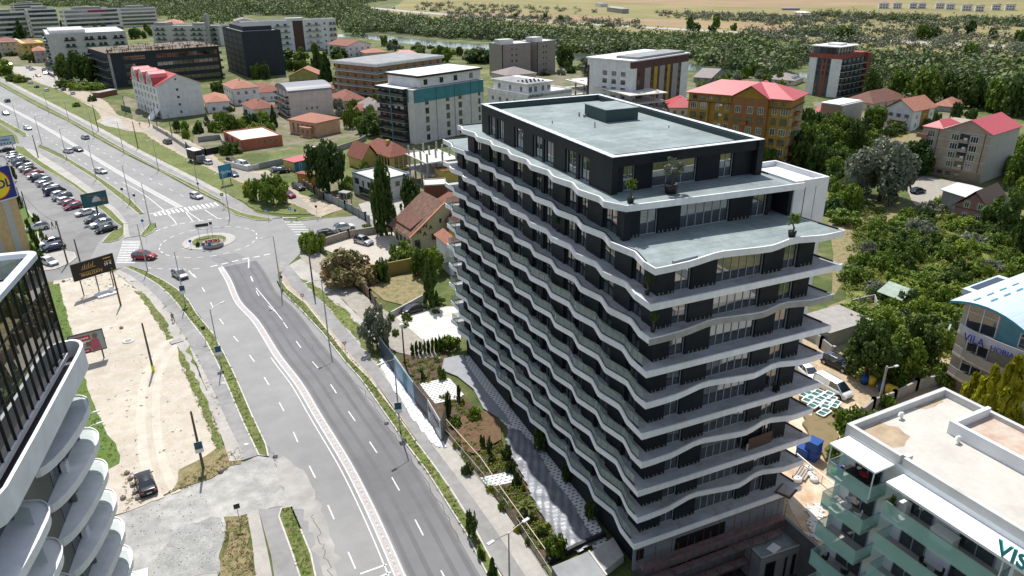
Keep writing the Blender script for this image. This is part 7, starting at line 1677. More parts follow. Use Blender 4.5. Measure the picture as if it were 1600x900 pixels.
m.prism(w2([(750,748),(800,738),(803,755),(762,763)]),.1,.17,bottom=False)
m.prism(w2([(727,558),(742,556),(775,600),(806,650),(850,690),(900,760),(940,830),(955,860),(932,868),(905,820),(880,780),(846,740),(810,700),(792,668),(765,640),(748,600),(730,575)]),.1,.18,bottom=False)
struct(m,'lattice_paving',PV)
m=M(); m.prism(w2([(694,562),(724,556),(732,575),(760,615),(790,650),(800,668),(755,640),(740,610),(715,590),(690,580)]),.12,.24,bottom=False); 
o=m.obj('membrane_path',mat('silver_membrane',(.24,.25,.27),.5,.12,1.2,bump=.6,bscale=1.6)); tag(o,'grey felt membrane laid over the upper garden path','tarpaulin')
# crumpled tarpaulin along the garden
def sheet_grid(poly,step,zf,name,mt,label,cat):
    q=w2(poly); xs=[p[0] for p in q]; ys=[p[1] for p in q]; m=M(); nx=int((max(xs)-min(xs))/step)+1; ny=int((max(ys)-min(ys))/step)+1; vs=[]; x0,y0=min(xs),min(ys)
    for j in range(ny+1):
        for i in range(nx+1): x,y=x0+i*step,y0+j*step; vs.append((x,y,zf(x,y)))
    fs=[(j*(nx+1)+i,j*(nx+1)+i+1,(j+1)*(nx+1)+i+1,(j+1)*(nx+1)+i) for j in range(ny) for i in range(nx) if inside((x0+(i+.5)*step,y0+(j+.5)*step),q)]
    m.add(vs,fs,0,True); o=m.obj(name,mt); tag(o,label,cat); return o
def wr(x,y):
    return .36+.035*math.sin(x*2.3+y*1.1+1.7*math.sin(y*.9))+.035*math.sin(x*6.1-y*3.3+math.sin(x*2))+.02*math.sin(y*9+x*4)
sheet_grid([(796,672),(812,676),(835,700),(860,745),(900,800),(930,852),(905,866),(880,862),(862,835),(838,795),(818,750),(800,715),(790,690)],.22,wr,'tarpaulin',mat('silver_tarpaulin',(.17,.18,.205),.42,.12,1.5,metal=.1,spec=.5,bump=.8,bscale=3),'crumpled silver tarpaulin stretched along the garden below the balconies','tarpaulin')
GP=[((701,652),15,613,'column','dark','dark clipped conifer in the middle garden bed'),((717,627),11,602,'column','dark','smaller dark clipped conifer by the silver path'),((723,632),7,622,'bush','yellow','tiny golden shrub at the silver path edge'),((714,699),14,686,'bush','yellow','golden ball shrub at the banner end'),((754,700),12,680,'column','dark','dark slim conifer in the lower bed'),((808,760),15,733,'bush','dark','dark shrub at the end of the small lattice paving'),((818,766),9,755,'bush','yellow','golden shrub at the tarpaulin edge below the paving'),((766,768),14,756,'bush','yellow','golden ball shrub at the fence below the paving'),((784,797),12,781,'bush','green','small green ball shrub by the garden fence'),((810,830),14,815,'bush','yellow','golden ball shrub beside the double lamp'),((824,852),10,838,'bush','green','lower green ball shrub by the garden fence'),((868,866),34,830,'bush','green','leafy green shrub group at the tarpaulin end'),((857,828),9,814,'bush','yellow','lowest golden shrub against the tarpaulin'),((730,740),16,718,'bush','dark','dark rounded shrub left in the lower bed'),((792,718),18,696,'broad','dark','dark bushy tree in the lower bed near the paving'),((798,738),16,716,'bush','dark','dark shrub behind the small lattice paving'),((690,592),15,568,'bush','green','yellow green shrub where the paving meets the felt path'),((765,716),12,684,'column','dark','tall slim conifer behind the wooden edging'),((742,655),24,636,'bush','bright','bright low planting beside the dug bed'),((712,665),20,648,'bush','green','low green planting under the clipped conifers'),((845,838),20,820,'bush','dark','dark low planting in the last garden bed'),
((886,755),18,722,'broad','dark','first dark potted shrub under the lowest balcony'),((843,706),20,668,'broad','dark','second dark potted shrub under the lowest balcony'),((800,640),18,596,'broad','dark','third dark potted shrub under the lowest balcony'),((922,812),18,784,'broad','dark','last dark potted shrub under the balcony corner')]
for i,(b,wp,tp,k,c,lb) in enumerate(GP): ptree(b,wp,tp,k,c,lb,'shrub' if k=='bush' else 'conifer' if k=='column' else 'small_tree','bush',900,.11,seed=i%4,group='garden plants at the foot of the tower')
for i in range(9): ptree((645+i*6.2,556-i*1.0),8,536-i*1.5,'column','green' if i%2 else 'dark','slim evergreen in the short hedge row closing the tower garden','hedge_shrub','bush',500,.14,seed=i%4,group='slim evergreens of the garden hedge row')
ptree((700,545),34,520,'bush','green','leafy green shrub against the tower corner','shrub','bush',1600,.09)
# potted trees on the terraces
POT=mat('black_pot',(.02,.02,.022),.5,.1,2)
def potted(px_,z,r,h,col,label,n=900,tw=.0,pot=.45):
    B=P(*px_,z); T=thing('potted_tree',label,'potted tree',(B.x,B.y,z))
    m=M(); m.lathe([(.05,0),(pot*.8,0),(pot,pot*1.3),(pot*.92,pot*1.3),(pot*.85,pot*1.1),(.02,pot*1.1)],14); m.obj('pot',POT,T)
    m=M(); m.tube([(0,0,pot),(.05+tw,0,h*.35),(-.04,.03,h*.55)],[.1,.08,.05],7); 
    for a in (0,2.1,4.2): m.tube([(-.02,.02,h*.5),(math.cos(a)*r*.5,math.sin(a)*r*.5,h*.75)],[.045,.015],5)
    m.obj('trunk',BARK,T)
    cr=leaf_mesh('crown',[(x*r,y*r,h*.5+z_*h*.5,q*r) for x,y,z_,q in clumps('broad',int(px_[0]))[:30]],n,.07,LF[col],seed=int(px_[0])); o=bpy.data.objects.new('crown',cr); C.objects.link(o); o.parent=T; return T
potted((1048,301),34.55,1.35,3.0,'silver','spreading olive tree in a wide black pot on the upper terrace',1900,.1,.62)
potted((985,316),34.55,.65,2.1,'green','small round headed tree in a black pot near the penthouse corner',900,0,.34)
potted((1237,369),31.55,.75,2.0,'green','small twisted tree in a black pot on the lower green terrace',800,.1,.36)
potted((1011,460),28.55,.45,1.7,'dark','thin dark potted tree at the tower corner on the balcony under the green terraces',400,0,.22)
potted((1020,518),25.55,.45,1.7,'dark','thin dark potted tree at the tower corner one balcony further down',400,0,.22)
potted((872,361),28.55,.4,1.5,'dark','dark potted shrub half way along the upper wavy balcony',400,0,.24)
potted((717,258),28.55,.35,1.2,'dark','dark potted shrub at the far end of the upper wavy balcony',300,0,.22)

mass('garden_planting','low mixed planting filling the soil beds of the tower garden',[([(630,560),(690,556),(676,598),(650,600)],50),([(690,610),(745,640),(765,662),(740,690),(712,680),(690,650)],70),([(715,695),(782,694),(800,735),(760,745),(735,735)],110),([(765,765),(805,757),(850,800),(870,850),(850,868),(800,800)],150)],0,(.2,.55),(.15,.5),UND,60,.2,41)
# ------------------------------------------------------------ cars
G1='cars in the angled parking row'
row=['silver','white','white','silver','black','black','white','black','bronze','red','white','navy','silver','silver','grey','white','navy','white','grey','white','red','wine']
sty=['hatch','sedan','hatch','hatch','suv','hatch','hatch','sedan','hatch','sedan','sedan','suv','hatch','hatch','hatch','hatch','van','hatch','suv','hatch','hatch','hatch']
desc={'silver':'silver','white':'white','black':'black','bronze':'copper coloured','red':'red','navy':'dark blue','grey':'dark grey','wine':'wine red','blue':'blue','orange':'orange','green':'green'}
ORD=['farthest','second farthest','third farthest','fourth from the far end','fifth from the far end','sixth from the far end','seventh from the far end','eighth from the far end','ninth from the far end','tenth from the far end','eleventh from the far end','twelfth from the far end, mid row','tenth from the near end','ninth from the near end','eighth from the near end','seventh from the near end','sixth from the near end','fifth from the near end','fourth from the near end','third from the near end','second from the near end','just before the near saloon']
A0=Vector(P(8,245,0)); A1=Vector(P(108,330,0)); D0=Vector(P(34,239.5,0)); 
for i in range(22):
    t=(i+.3)/21.6; # far to near along the kerb
    a=A0.lerp(A1,t); ang=math.atan2(*(P(152,330)-P(115.5,340)).yx)
    dv=Vector((math.cos(ang),math.sin(ang),0))
    o=car(sty[i],row[i],(8,245),(22,243),'%s %s in the angled parking row, %s'%(desc[row[i]],{'hatch':'hatchback','sedan':'saloon','suv':'SUV','van':'van'}[sty[i]],ORD[i]),group=G1)
    c=a+dv*(1.6+.25*math.sin(i*2.3)); o.location=(c.x,c.y,.014); o.rotation_euler.z=ang+PI*(i%3==0)+.03*math.sin(i*1.7)
CL=[('sedan','white',(152,331),(116,340),'white saloon at the near end of the angled parking row'),
('suv','grey',(167,342),(132,350),'dark grey car parked alone under the hoarding after the gap'),
('suv','white',(178,349),(140,358),'white SUV between the dark grey car and the black saloon'),
('sedan','black',(184,357),(149,366),'black saloon nearest the kerb island of the car park'),
('suv','white',(76,356),(43,362),'white car beside the clipped conifers'),
('suv','white',(96,380),(62,388),'white SUV parked beside the dark blue estate'),
('sedan','navy',(100,387),(68,394),'dark blue estate parked beside the white SUV'),
('hatch','white',(69,410),(88,416),'white hatchback at the corner of the glass building'),
('sedan','black',(24,235),(-2,238),'black saloon behind the pale hoarding'),
('suv','red',(209,404),(244,405),'dark red SUV driving out of the roundabout past the zebra crossing'),
('hatch','silver',(273,428),(291,438),'silver and black hatchback leaving the roundabout southwards'),
('hatch','white',(299,307),(316,312),'white and yellow taxi approaching the zebra crossing'),
('hatch','white',(150,269),(167,272),'white hatchback by the kerb of the north boulevard'),
('hatch','white',(114,240),(100,237),'white car beside the dark car on the boulevard'),
('sedan','navy',(115,234),(130,238),'dark car beside the white car on the boulevard'),
('hatch','white',(38,201),(50,204),'white car alone in the near lane of the boulevard'),
('hatch','blue',(4,178),(15,181),'pale blue car at the left edge of the boulevard'),
('hatch','navy',(17,161),(7,158),'dark blue car on the far side of the boulevard at left'),
('hatch','silver',(140,219),(127,215),'silver car on the far lanes of the boulevard'),
('suv','bronze',(268,227),(256,222),'orange brown car on the gravel lane beside the poles'),
('hatch','white',(332,259),(317,254),'white small car in front of the black box truck'),
('suv','black',(357,253),(369,257),'black car beside the white van on the gravel lane'),
('van','white',(371,258),(391,264),'white van on the gravel lane near the soft drink hoarding'),
('hatch','blue',(360,273),(371,278),'blue grey car half hidden by the soft drink hoarding'),
('hatch','silver',(427,268),(438,271),'silver car half under the blue shop wall'),
('suv','black',(429,271),(451,269),'black SUV in front of the blue and yellow shop'),
('suv','black',(458,292),(476,299),'black car by the wooden fence near the orange garage'),
('suv','wine',(443,306),(458,310),'wine red car in the shade of the slope trees'),
('sedan','white',(497,237),(481,235),'white car on the green plot behind the blue shop'),
('sedan','navy',(509,236),(498,232),'dark car on the green plot beside the white one'),
('suv','white',(525,362),(552,357),'white SUV on the side street behind the stone wall'),
('suv','black',(506,371),(520,369),'dark car half hidden by the corner tree'),
('suv','silver',(558,378),(579,384),'silver grey SUV in the beige forecourt'),
('sedan','black',(667,482),(626,493),'long black saloon on the pale forecourt beside the tower'),
('suv','black',(1290,565),(1326,582),'black estate in the shade of the dark tree clump'),
('sedan','white',(1252,578),(1270,594),'white pickup half hidden by the tower balconies'),
('hatch','navy',(1425,303),(1443,300),'dark blue car on the gravel lot before the beige block'),
('hatch','silver',(1334,672),(1352,682),'grey car roof hidden by bushes near the flats'),
('sedan','black',(235,777),(223,744),'black saloon parked on the edge of the sand lot'),
('hatch','white',(52,132),(43,130),'white car at the head of the gravel lane'),('hatch','blue',(62,139),(53,136),'pale blue car at the concrete apron kerb'),('hatch','white',(77,144),(69,141),'white car beside the grass slope top'),('hatch','black',(104,143),(95,140),'dark car on the lane below the hedge'),('hatch','white',(119,150),(109,145),'bluish white car on the lane past the hedge'),
('hatch','orange',(55,119),(65,121),'orange taxi on the concrete apron'),('hatch','white',(40,108),(52,106),'first white car parked across the concrete apron'),('hatch','white',(45,111),(57,109),'second white car parked across the concrete apron'),('hatch','green',(38,126),(50,124),'green car by the bushes of the roadside'),
('hatch','white',(66,110),(78,108),'white car at the far corner of the concrete apron'),('hatch','black',(66,115),(76,118),'dark car near the fence of the concrete apron'),('hatch','white',(12,101),(21,103),'white car at the far left of the lane'),
('hatch','navy',(1402,61),(1412,62),'dark teal car on the far country road, the left of two'),('hatch','navy',(1488,65),(1499,66),'dark teal car on the far country road, the right of two'),('hatch','black',(1207,51),(1216,52),'dark car on the far country road above the wood'),
('hatch','white',(662,19),(669,19),'white car on the far country road'),
('van','white',(1271,596),(1331,629),'white passenger van parked beside the pallet planters')]
for s,c,a,b,l in CL:
    if a[1]<75 and a[0]>600:
        o=car(s,c,a,b,l,group='cars far off on the country road'); o.location.z=.18
    else: car(s,c,a,b,l,name='white_van' if s=='van' else 'car',cat='van' if s=='van' else 'car')
def truck(a,b,label,boxm,cabm,h=2.9,L=6.5,name='box_truck',tank=False):
    A=P(*a); B=P(*b); rz=math.atan2(B.y-A.y,B.x-A.x); c=(A+B)/2; T=thing(name,label,'truck',(c.x,c.y,.1),rz)
    m=M(); 
    if tank: m.tube([(-L/2,0,1.9),(L/2-2,0,1.9)],1.2,16)
    else: m.box((-L/2,-1.2,.9),(L/2-1.9,1.2,h+.6))
    m.obj('cargo_box' if not tank else 'tank',boxm,T)
    if not tank: m=M(); m.box((-L/2-.05,-1.25,h+.6),(L/2-1.85,1.25,h+.68)); m.obj('box_roof',WROOF,T)
    m=M(); m.add([(L/2-1.8,-1.1,.5),(L/2,-1.1,.5),(L/2,-1.1,1.4),(L/2-.35,-1.05,2.4),(L/2-1.8,-1.05,2.5),(L/2-1.8,1.1,.5),(L/2,1.1,.5),(L/2,1.1,1.4),(L/2-.35,1.05,2.4),(L/2-1.8,1.05,2.5)],[(0,1,2,3,4),(9,8,7,6,5),(0,5,6,1),(1,6,7,2),(2,7,8,3),(3,8,9,4),(4,9,5,0)]); cb=m.obj('cab',cabm,T)
    m=M(); m.add([(L/2+.01,-.95,1.45),(L/2+.01,.95,1.45),(L/2-.3,.95,2.3),(L/2-.3,-.95,2.3)],[(0,1,2,3)]); m.obj('windscreen',CARG,cb)
    m=M(); m.box((-L/2,-.5,.6),(L/2-.3,.5,.9)); m.obj('chassis',DARKM,T)
    for x in (-L/2+1.1,L/2-.9):
        for s in (-1,1): m=M(); m.tube([(x,s*.75,.45),(x,s*1.1,.45)],.45,14); m.obj('wheel',RUBBER,T)
truck((296,250),(322,258),'black sided box truck with a white roof on the gravel lane',mat('truck_dark',(.04,.035,.035),.6,.1,1),PAINTS['grey'],3.2,7)
truck((608,13),(622,15),'pale blue tanker truck with a wine red cab on the far country road',mat('tank_blue',(.2,.45,.6),.4,.05,1),PAINTS['wine'],3,11,'tank_truck',True)
# ------------------------------------------------------------ poles and lamps
aL=math.atan2(*(P(300,483)-P(329,500)).yx)
def armdir(base,to): a=P(*base); b=P(*to); return math.atan2(b.y-a.y,b.x-a.x)
LP=[((30,201),164,(45,205),'street lamp on the near verge of the boulevard, farthest left'),((66,227),182,(80,226),'near verge boulevard lamp beyond the parking grass'),((105,250),202,(120,250),'near verge boulevard lamp behind the parked row'),((151,281),227,(170,280),'near verge boulevard lamp beside the white hatchback'),((204,317),259,(220,315),'near verge boulevard lamp right of the car hoarding'),((235,350),286,(250,347),'lamp on the kerb tip beside the zebra crossing'),((231,424),351,(215,424),'lamp behind the dark red SUV'),((290,478),394,(310,472),'lamp on the verge beside the leaving hatchback'),((346,575),484,(365,565),'lamp with a poster on the verge beside the sand lot'),
((440,457),370,(425,462),'lamp with give way sign at the roundabout exit'),((514.5,537),437,(495,545),'lamp on the east verge half way down the road'),((625.5,676),562,(600,690),'lamp with a poster between verge and banner fence'),
((77,179),145,(66,183),'far verge boulevard lamp, farthest left'),((108,190),160,(98,194),'far verge boulevard lamp, second from the left'),((147.5,215),176,(137,219),'far verge boulevard lamp near the wooden pole'),((194,240),192,(184,244),'far verge boulevard lamp beside the path'),((248,266),219,(238,270),'far verge boulevard lamp before the gravel lane'),((311,300),249,(300,305),'far verge boulevard lamp near the taxi'),((359,339),270,(345,345),'far verge lamp beside the yellow framed crossing sign')]
def lamp_h(b,t): return hgt(b,t)
for b,t,ar,lb in LP: lamp_post(b,max(5,lamp_h(b,t)),armdir(b,ar),1.9,lb)
T=lamp_post((797,965),9.5,armdir((797,965),(770,985)),1.7,'double armed street lamp at the bottom beside the garden fence',double=1)
lamp_post((156,745),8,0.2,1.2,'slim white lamp on the lawn behind the round balconies',double=2,col=METALW)
# globe lamp
B=P(632.7,569.5); T=thing('globe_lamp','grey garden lamp post with a white globe before the tower forecourt','street lamp',(B.x,B.y,0)); m=M(); m.tube([(0,0,0),(0,0,6)],[.12,.09],8); m.obj('pole',DARKM,T); m=M(); m.lathe([(.02,5.95),(.28,6.05),(.4,6.3),(.28,6.6),(.02,6.7)],12); m.obj('globe',METALW,T)
WP=[((154,205),164,'dark wooden pole on the grass slope, left of the two'),((216,232),190,'dark wooden pole on the grass slope, right of the two'),((60,246),211,'dark pole on the car park grass'),((45,340),299,'pole with small lamp beside the supermarket parking'),((106,412),345,'concrete pole with many cables beside the white cars'),((128,420),374,'plain pole right behind the dark hoarding'),((240,581),505,'pole in the middle of the sand lot'),((318,733),643,'pole with a poster at the edge of the sand lot'),((189,478),419,'thin pole beside the dark hoarding legs'),((234,197),163,'pole by the guest house stair'),((247,203),168,'second pole by the guest house stair'),((270,218),179,'pole at the garden railing'),((491,461),397,'dark pole on the grass strip by the silk tree'),((197,178),150,'grey pole beside the dirt lane'),((109,128),108,'pole before the dark trees')]
for b,t,lb in WP: wood_pole(b,t,lb,r=.16)
B=P(1372,636); T=wood_pole((1372,636),572,'leaning concrete pole with a small lamp at the site lane',CONC,.18); m=M(); hh=hgt((1372,636),572); m.tube([(0,0,hh-.3),(.9,-.5,hh)],.05,6); m.box((.7,-.65,hh-.05),(1.3,-.35,hh+.1)); m.obj('lamp_head',MT['lamp_grey'],T)
def poster_on(base,z,label,wd=.9,h=1.5,dx=.25,col=(.03,.09,.14)):
    B=P(*base); d=math.atan2(CAM.y-B.y,CAM.x-B.x); T=thing('poster_panel',label,'poster',(B.x+math.cos(d)*.16,B.y+math.sin(d)*.16,z),d+PI/2)
    m=M(); m.box((-wd/2,-.03,0),(wd/2,0,h)); m.obj('board',METALW,T); m=M(); m.box((-wd/2+.05,-.045,h*.35),(wd/2-.05,-.03,h-.05)); m.obj('picture',mat('poster_blue',col,.6,.5,2),T)
poster_on((346,575),2.2,'blue and white poster on the lamp beside the sand lot'); poster_on((318,733),2.4,'blue and white poster on the sand lot pole'); poster_on((290,478),2.4,'small poster on the lamp near the leaving hatchback'); poster_on((625.5,676),3.0,'blue and white poster on the lamp before the banner fence')
# yellow guard on the sand lot pole
B=P(240,581); m=M(); m.tube([(B.x,B.y,.1),(B.x,B.y,1.1)],.2,10); tag(m.obj('pole_guard',MT['sign_yellow'] if 'sign_yellow' in MT else mat('sign_yellow',(.65,.75,.02),.5,.05,2)),'yellow guard around the foot of the sand lot pole','pole guard')
RSN=[((441.5,450),3.0,'yield_blue','give way sign over a blue disc at the roundabout exit'),((541,560),2.6,'yield','give way sign on the verge half way down the east walk'),((475,483),2.6,'round_red','round grey sign on the east verge near the top'),((213,322),2.8,'back','dark backed sign on the near verge by the crossing'),((194,312),2.8,'back','small dark backed sign beside the boulevard verge'),((226,362),2.6,'round_blue','small blue sign on the kerb tip'),((350,325),3.4,'cross','yellow framed pedestrian crossing sign on the far verge'),((312,303),2.8,'round_blue','round blue sign on the far verge lamp'),((420,344),2.6,'round_blue','blue sign on the island at the side street'),((455,344),2.8,'square_blue','white and blue sign at the side street island'),((463,343),2.2,'round_blue','blue sign beside the crossing of the side street'),((496,342),3.0,'stop','dark backed octagonal sign at the end of the side street island'),((322,536),2.6,'back','dark backed sign on the west verge'),((376,822),2.6,'back','thin sign pole at the driveway mouth'),((299,388),1.6,'round_blue','slim post in the roundabout grass'),((333,372),3.4,'back','sign pair post behind the roundabout planter')]
for b,h,k,lb in RSN: road_sign(b,h,k,lb)
# roundabout planter with chevrons
PC=P(333,383,.26); T=thing('planter_ring','round stone planter ring with arrow boards in the roundabout','planter',(PC.x,PC.y,.26))
m=M(); m.lathe([(2.1,0),(2.1,.75),(1.75,.75),(1.75,.4),(.02,.4)],32); m.obj('ring_wall',mat('planter_stone',(.34,.29,.25),.85,.25,3),T)
m=M(); m.lathe([(1.72,.42),(1.2,.5),(.02,.55)],20); m.obj('planter_soil',mat('planter_green',(.07,.11,.05),.9,.4,2),T)
d=math.atan2(CAM.y-PC.y,CAM.x-PC.x)
for i in (-1,0,1):
    S=thing('chevron_board','red and white arrow board %s in the stone planter ring'%('on the left','in the middle','on the right')[i+1],'road sign',(PC.x+math.cos(d)*1.1-math.sin(d)*i*.95*-1,PC.y+math.sin(d)*1.1+math.cos(d)*i*.95*-1,.8),d+PI/2,'arrow boards in the planter')
    m=M(); m.box((-.42,-.03,.4),(.42,0,1.1)); m.obj('board',mat('sign_red',(.5,.02,.03),.5,.05,2),S); m=M(); m.add([(-.2,-.05,.45),(.0,-.05,.45),(.28,-.05,.75),(.0,-.05,1.05),(-.2,-.05,1.05),(.08,-.05,.75)],[(0,1,2,5),(5,2,3,4)]); m.obj('arrow',MT['sign_white'],S)
    m=M(); m.tube([(0,.02,-.2),(0,.02,.4)],.03,5); m.obj('post',STEEL,S)
for i in (-1,1): road_sign((324+i*5,391),1.3,'round_blue','%s small blue disc before the arrow boards'%('left' if i<0 else 'right'),size=.8)
plant('shrub','dark little ball shrub in the roundabout grass','bush',P(309.5,384,.26),.6,1.0,'bush','dark',2,400,.15)
bo=thing('sign_board','long dark backed board on two posts behind the roundabout planter','road sign',(P(319,372).x,P(319,372).y,.26),d+PI/2)
m=M(); m.box((-1.3,0,2.3),(1.3,.06,3.0)); m.obj('board',MT['sign_back'],bo)
for x in (-.9,.9): m=M(); m.tube([(x,.03,0),(x,.03,2.4)],.04,6); m.obj('post',STEEL,bo)
# ------------------------------------------------------------ hoardings
def hoarding(p0,p1,ylow0,ytop0,label,boardm,name='billboard',back=False,legs=2,deco=None):
    """p0,p1 ground points under the board ends; ylow0,ytop0 picture rows of its lower and upper edge at p0"""
    A=P(*p0); B=P(*p1); z0=hgt(p0,ylow0); z1=hgt(p0,ytop0); rz=math.atan2(B.y-A.y,B.x-A.x); L=(B-A).length
    T=thing(name,label,'billboard',(A.x,A.y,0),rz)
    m=M(); m.box((-.1,-.08,z0),(L+.1,.1,z1)); m.obj('board',boardm,T)
    m=M(); t=.12; m.box((-.2,-.12,z0-t),(L+.2,.14,z0)); m.box((-.2,-.12,z1),(L+.2,.14,z1+t)); m.box((-.2,-.12,z0),(-.1,.14,z1)); m.box((L+.1,-.12,z0),(L+.2,.14,z1)); m.obj('frame',DARKM,T)
    for i in range(legs):
        x=L*(.12+.76*i/(legs-1)) if legs>1 else L/2
        m=M(); m.tube([(x,.2,0),(x,.2,z1-.2)],.1 if legs>1 else .2,6); m.obj('post',DARKM,T)
    def tx(s,x,z,size,mt,sx=1,nm='lettering'): put_text(s,size,tl(T,(x,-.1,z)),tdir(T,(1,0,0)),(0,0,1),mt,nm,T,.015,sx=sx,bold=.01)
    return T,L,z0,z1,tx
gold=mat('gold_letter',(.55,.36,.1),.5,.05,1); wl=MT['sign_white']
T,L,z0,z1,tx=hoarding((125,466),(186,446),439,415,'dark brown hoarding with gold letters standing on the sand lot',mat('hoarding_brown',(.025,.018,.014),.5,.1,1),legs=3)
tx('FINALIZATE',L*.16,z0+.35,L*.1,gold); 
for k in range(2): 
    m=M(); m.box((L*.12,-.1,z0+L*.12+.1+k*.0),(L*.62,-.09,z0+L*.12+.22)); m.obj('small_print',gold,T)
m=M(); 
for i in range(6): x=L*(.22+.05*i); zz=z0+(z1-z0)*.62; m.add([(x,-.1,zz),(x+L*.04,-.1,zz+.5+.3*(i%2)),(x+L*.05,-.1,zz+.5+.3*(i%2)),(x+L*.02,-.1,zz)],[(0,1,2,3)])
m.box((L*.2,-.1,z0+(z1-z0)*.55),(L*.55,-.09,z0+(z1-z0)*.58)); m.obj('gold_emblem',gold,T)
tx('59 \u20ac',L*.76,z0+(z1-z0)*.4,L*.1,wl); 
m=M(); m.box((L*.76,-.1,z1-.5),(L*.95,-.09,z1-.3)); m.box((L*.78,-.1,z0+(z1-z0)*.62),(L*.95,-.09,z0+(z1-z0)*.67)); m.obj('small_print',gold,T)
T,L,z0,z1,tx=hoarding((120,572),(169,559),556,527,'pale hoarding with red bands and a man in a pink shirt beside the lawn',mat('hoarding_grey',(.34,.37,.37),.6,.1,1))
hb=z1-z0
m=M(); m.box((0,-.1,z1-hb*.36),(L*.62,-.09,z1-hb*.12)); m.box((0,-.1,z0),(L*.55,-.09,z0+hb*.2)); m.obj('red_band',MT['sign_red'],T); m=M(); m.box((.1,-.11,z1-hb*.5),(L*.6,-.1,z1-hb*.4)); 
for i in range(11): m.box((L*.06+i*L*.047,-.11,z1-hb*.29),(L*.06+i*L*.047+L*.03,-.1,z1-hb*.2)); m.box((L*.06+i*L*.04,-.11,z0+hb*.06),(L*.06+i*L*.04+L*.025,-.1,z0+hb*.13))
m.obj('small_print',wl,T)
m=M(); m.add([(L*.62,-.1,z0+.1),(L*.9,-.1,z0+.1),(L*.86,-.1,z0+hb*.55),(L*.8,-.1,z0+hb*.68),(L*.68,-.1,z0+hb*.62),(L*.5,-.1,z0+hb*.5),(L*.52,-.1,z0+hb*.4)],[(0,1,2,3,4,5,6)]); m.obj('pink_shirt',mat('shirt_pink',(.45,.12,.16),.7,.1,1),T)
m=M(); m.tube([(L*.77,-.1,z0+hb*.78),(L*.77,-.11,z0+hb*.78)],hb*.12,14); m.box((L*.45,-.115,z0+hb*.3),(L*.6,-.105,z0+hb*.55)); m.obj('head_and_crate',mat('skin_tan',(.25,.13,.08),.7,.1,1),T)
T,L,z0,z1,tx=hoarding((347,291),(364,287),279,260,'bright blue soft drink hoarding on the grass slope',mat('hoarding_cyan',(.02,.26,.42),.5,.1,1))
tx('Sprite',L*.12,z0+(z1-z0)*.35,L*.36,wl,1.0); m=M(); m.add([(L*.55,-.09,z0),(L*.98,-.09,z0),(L*.98,-.09,z0+(z1-z0)*.7),(L*.7,-.09,z0+(z1-z0)*.4)],[(0,1,2,3)]); m.obj('dark_shape',SBL,T)
T,L,z0,z1,tx=hoarding((138,349),(174,341),325,305,'teal hoarding with a white car picture above the parked cars',mat('hoarding_teal',(.02,.1,.12),.5,.15,1),legs=1)
m=M(); m.add([(L*.35,-.1,z0+.9),(L*.75,-.1,z0+.9),(L*.7,-.1,z0+1.8),(L*.55,-.1,z0+2.3),(L*.42,-.1,z0+1.8)],[(0,1,2,3,4)]); m.obj('car_picture',mat('pic_white',(.5,.52,.52),.6,.2,1),T); m=M(); m.box((L*.75,-.1,z0+.6),(L*.95,-.09,z0+1.6)); m.box((L*.2,-.095,z1-.7),(L*.8,-.09,z1-.5)); m.obj('small_print',mat('pic_brown',(.2,.12,.08),.6,.2,1),T)
T,L,z0,z1,tx=hoarding((-4,243),(27,238),229,216,'pale blue hoarding with dark letters at the left edge of the car park',mat('hoarding_pale',(.4,.5,.54),.5,.1,1))
tx('TASAUL',L*.3,z0+(z1-z0)*.5,L*.14,SBL); m=M(); 
for i in range(5): m.tube([(L*(.2+.15*i),-.09,z0+.5),(L*(.2+.15*i),-.1,z0+.5)],.25,8)
m.obj('dark_dots',SBL,T)
# banner fence along the tower plot
T=thing('banner_fence','long printed banner fence along the footpath of the tower plot','fence',(P(600,560).x,P(600,560).y,0))
bp=[P(*q) for q in ((596,556),(618,585),(648,628),(670,655),(690,690))]
bm=[mat('banner_navy',(.03,.05,.07),.6,.3,.8),mat('banner_sky',(.22,.34,.42),.6,.25,.5),mat('banner_dark_grey',(.08,.08,.085),.6,.15,.8),mat('banner_light_grey',(.45,.45,.46),.6,.08,.6)]
for i in range(4):
    a,b=bp[i],bp[i+1]; m=M(); dv=(b-a).normalized(); nv=Vector((-dv.y,dv.x,0))*.05
    m.add([a+nv,b+nv,b+nv+Vector((0,0,3)),a+nv+Vector((0,0,3)),a-nv,b-nv,b-nv+Vector((0,0,3)),a-nv+Vector((0,0,3))],[(0,1,2,3),(7,6,5,4),(3,2,6,7),(0,4,5,1),(0,3,7,4),(1,5,6,2)]); m.obj('banner_panel',bm[i],T,True)
for a in bp: m=M(); m.tube([(a.x,a.y,0),(a.x,a.y,3.1)],.05,6); m.obj('post',STEEL,T,True)
m=M(); a=bp[4]; b=P(698,668); m.add([(a.x,a.y,.1),(b.x,b.y,.1),(b.x,b.y,3),(a.x,a.y,3)],[(0,1,2,3)]); m.obj('end_flap',MT['banner_light_grey'],T,True)
dv=(bp[4]-bp[3]).normalized(); nv=Vector((dv.y,-dv.x,0))
if nv.dot(CAM-bp[3])<0: nv=-nv
put_text('3BA TOWER',1.15,bp[3]+dv*.2+nv*.08+Vector((0,0,1.6)),dv,(0,0,1),DARKM,'lettering',T,.01,sx=.72,bold=.01)
m=M()
for k in range(4): p=bp[3]+dv*1+nv*.09; q=p+dv*(3.2-.4*k); m.add([p+Vector((0,0,1.3-.28*k)),q+Vector((0,0,1.3-.28*k)),q+Vector((0,0,1.38-.28*k)),p+Vector((0,0,1.38-.28*k))],[(0,1,2,3)])
m.obj('small_print',DARKM,T,True)
p=bp[1]+(bp[2]-bp[1])*.45+nv*.08; dv2=(bp[2]-bp[1]).normalized(); m=M()
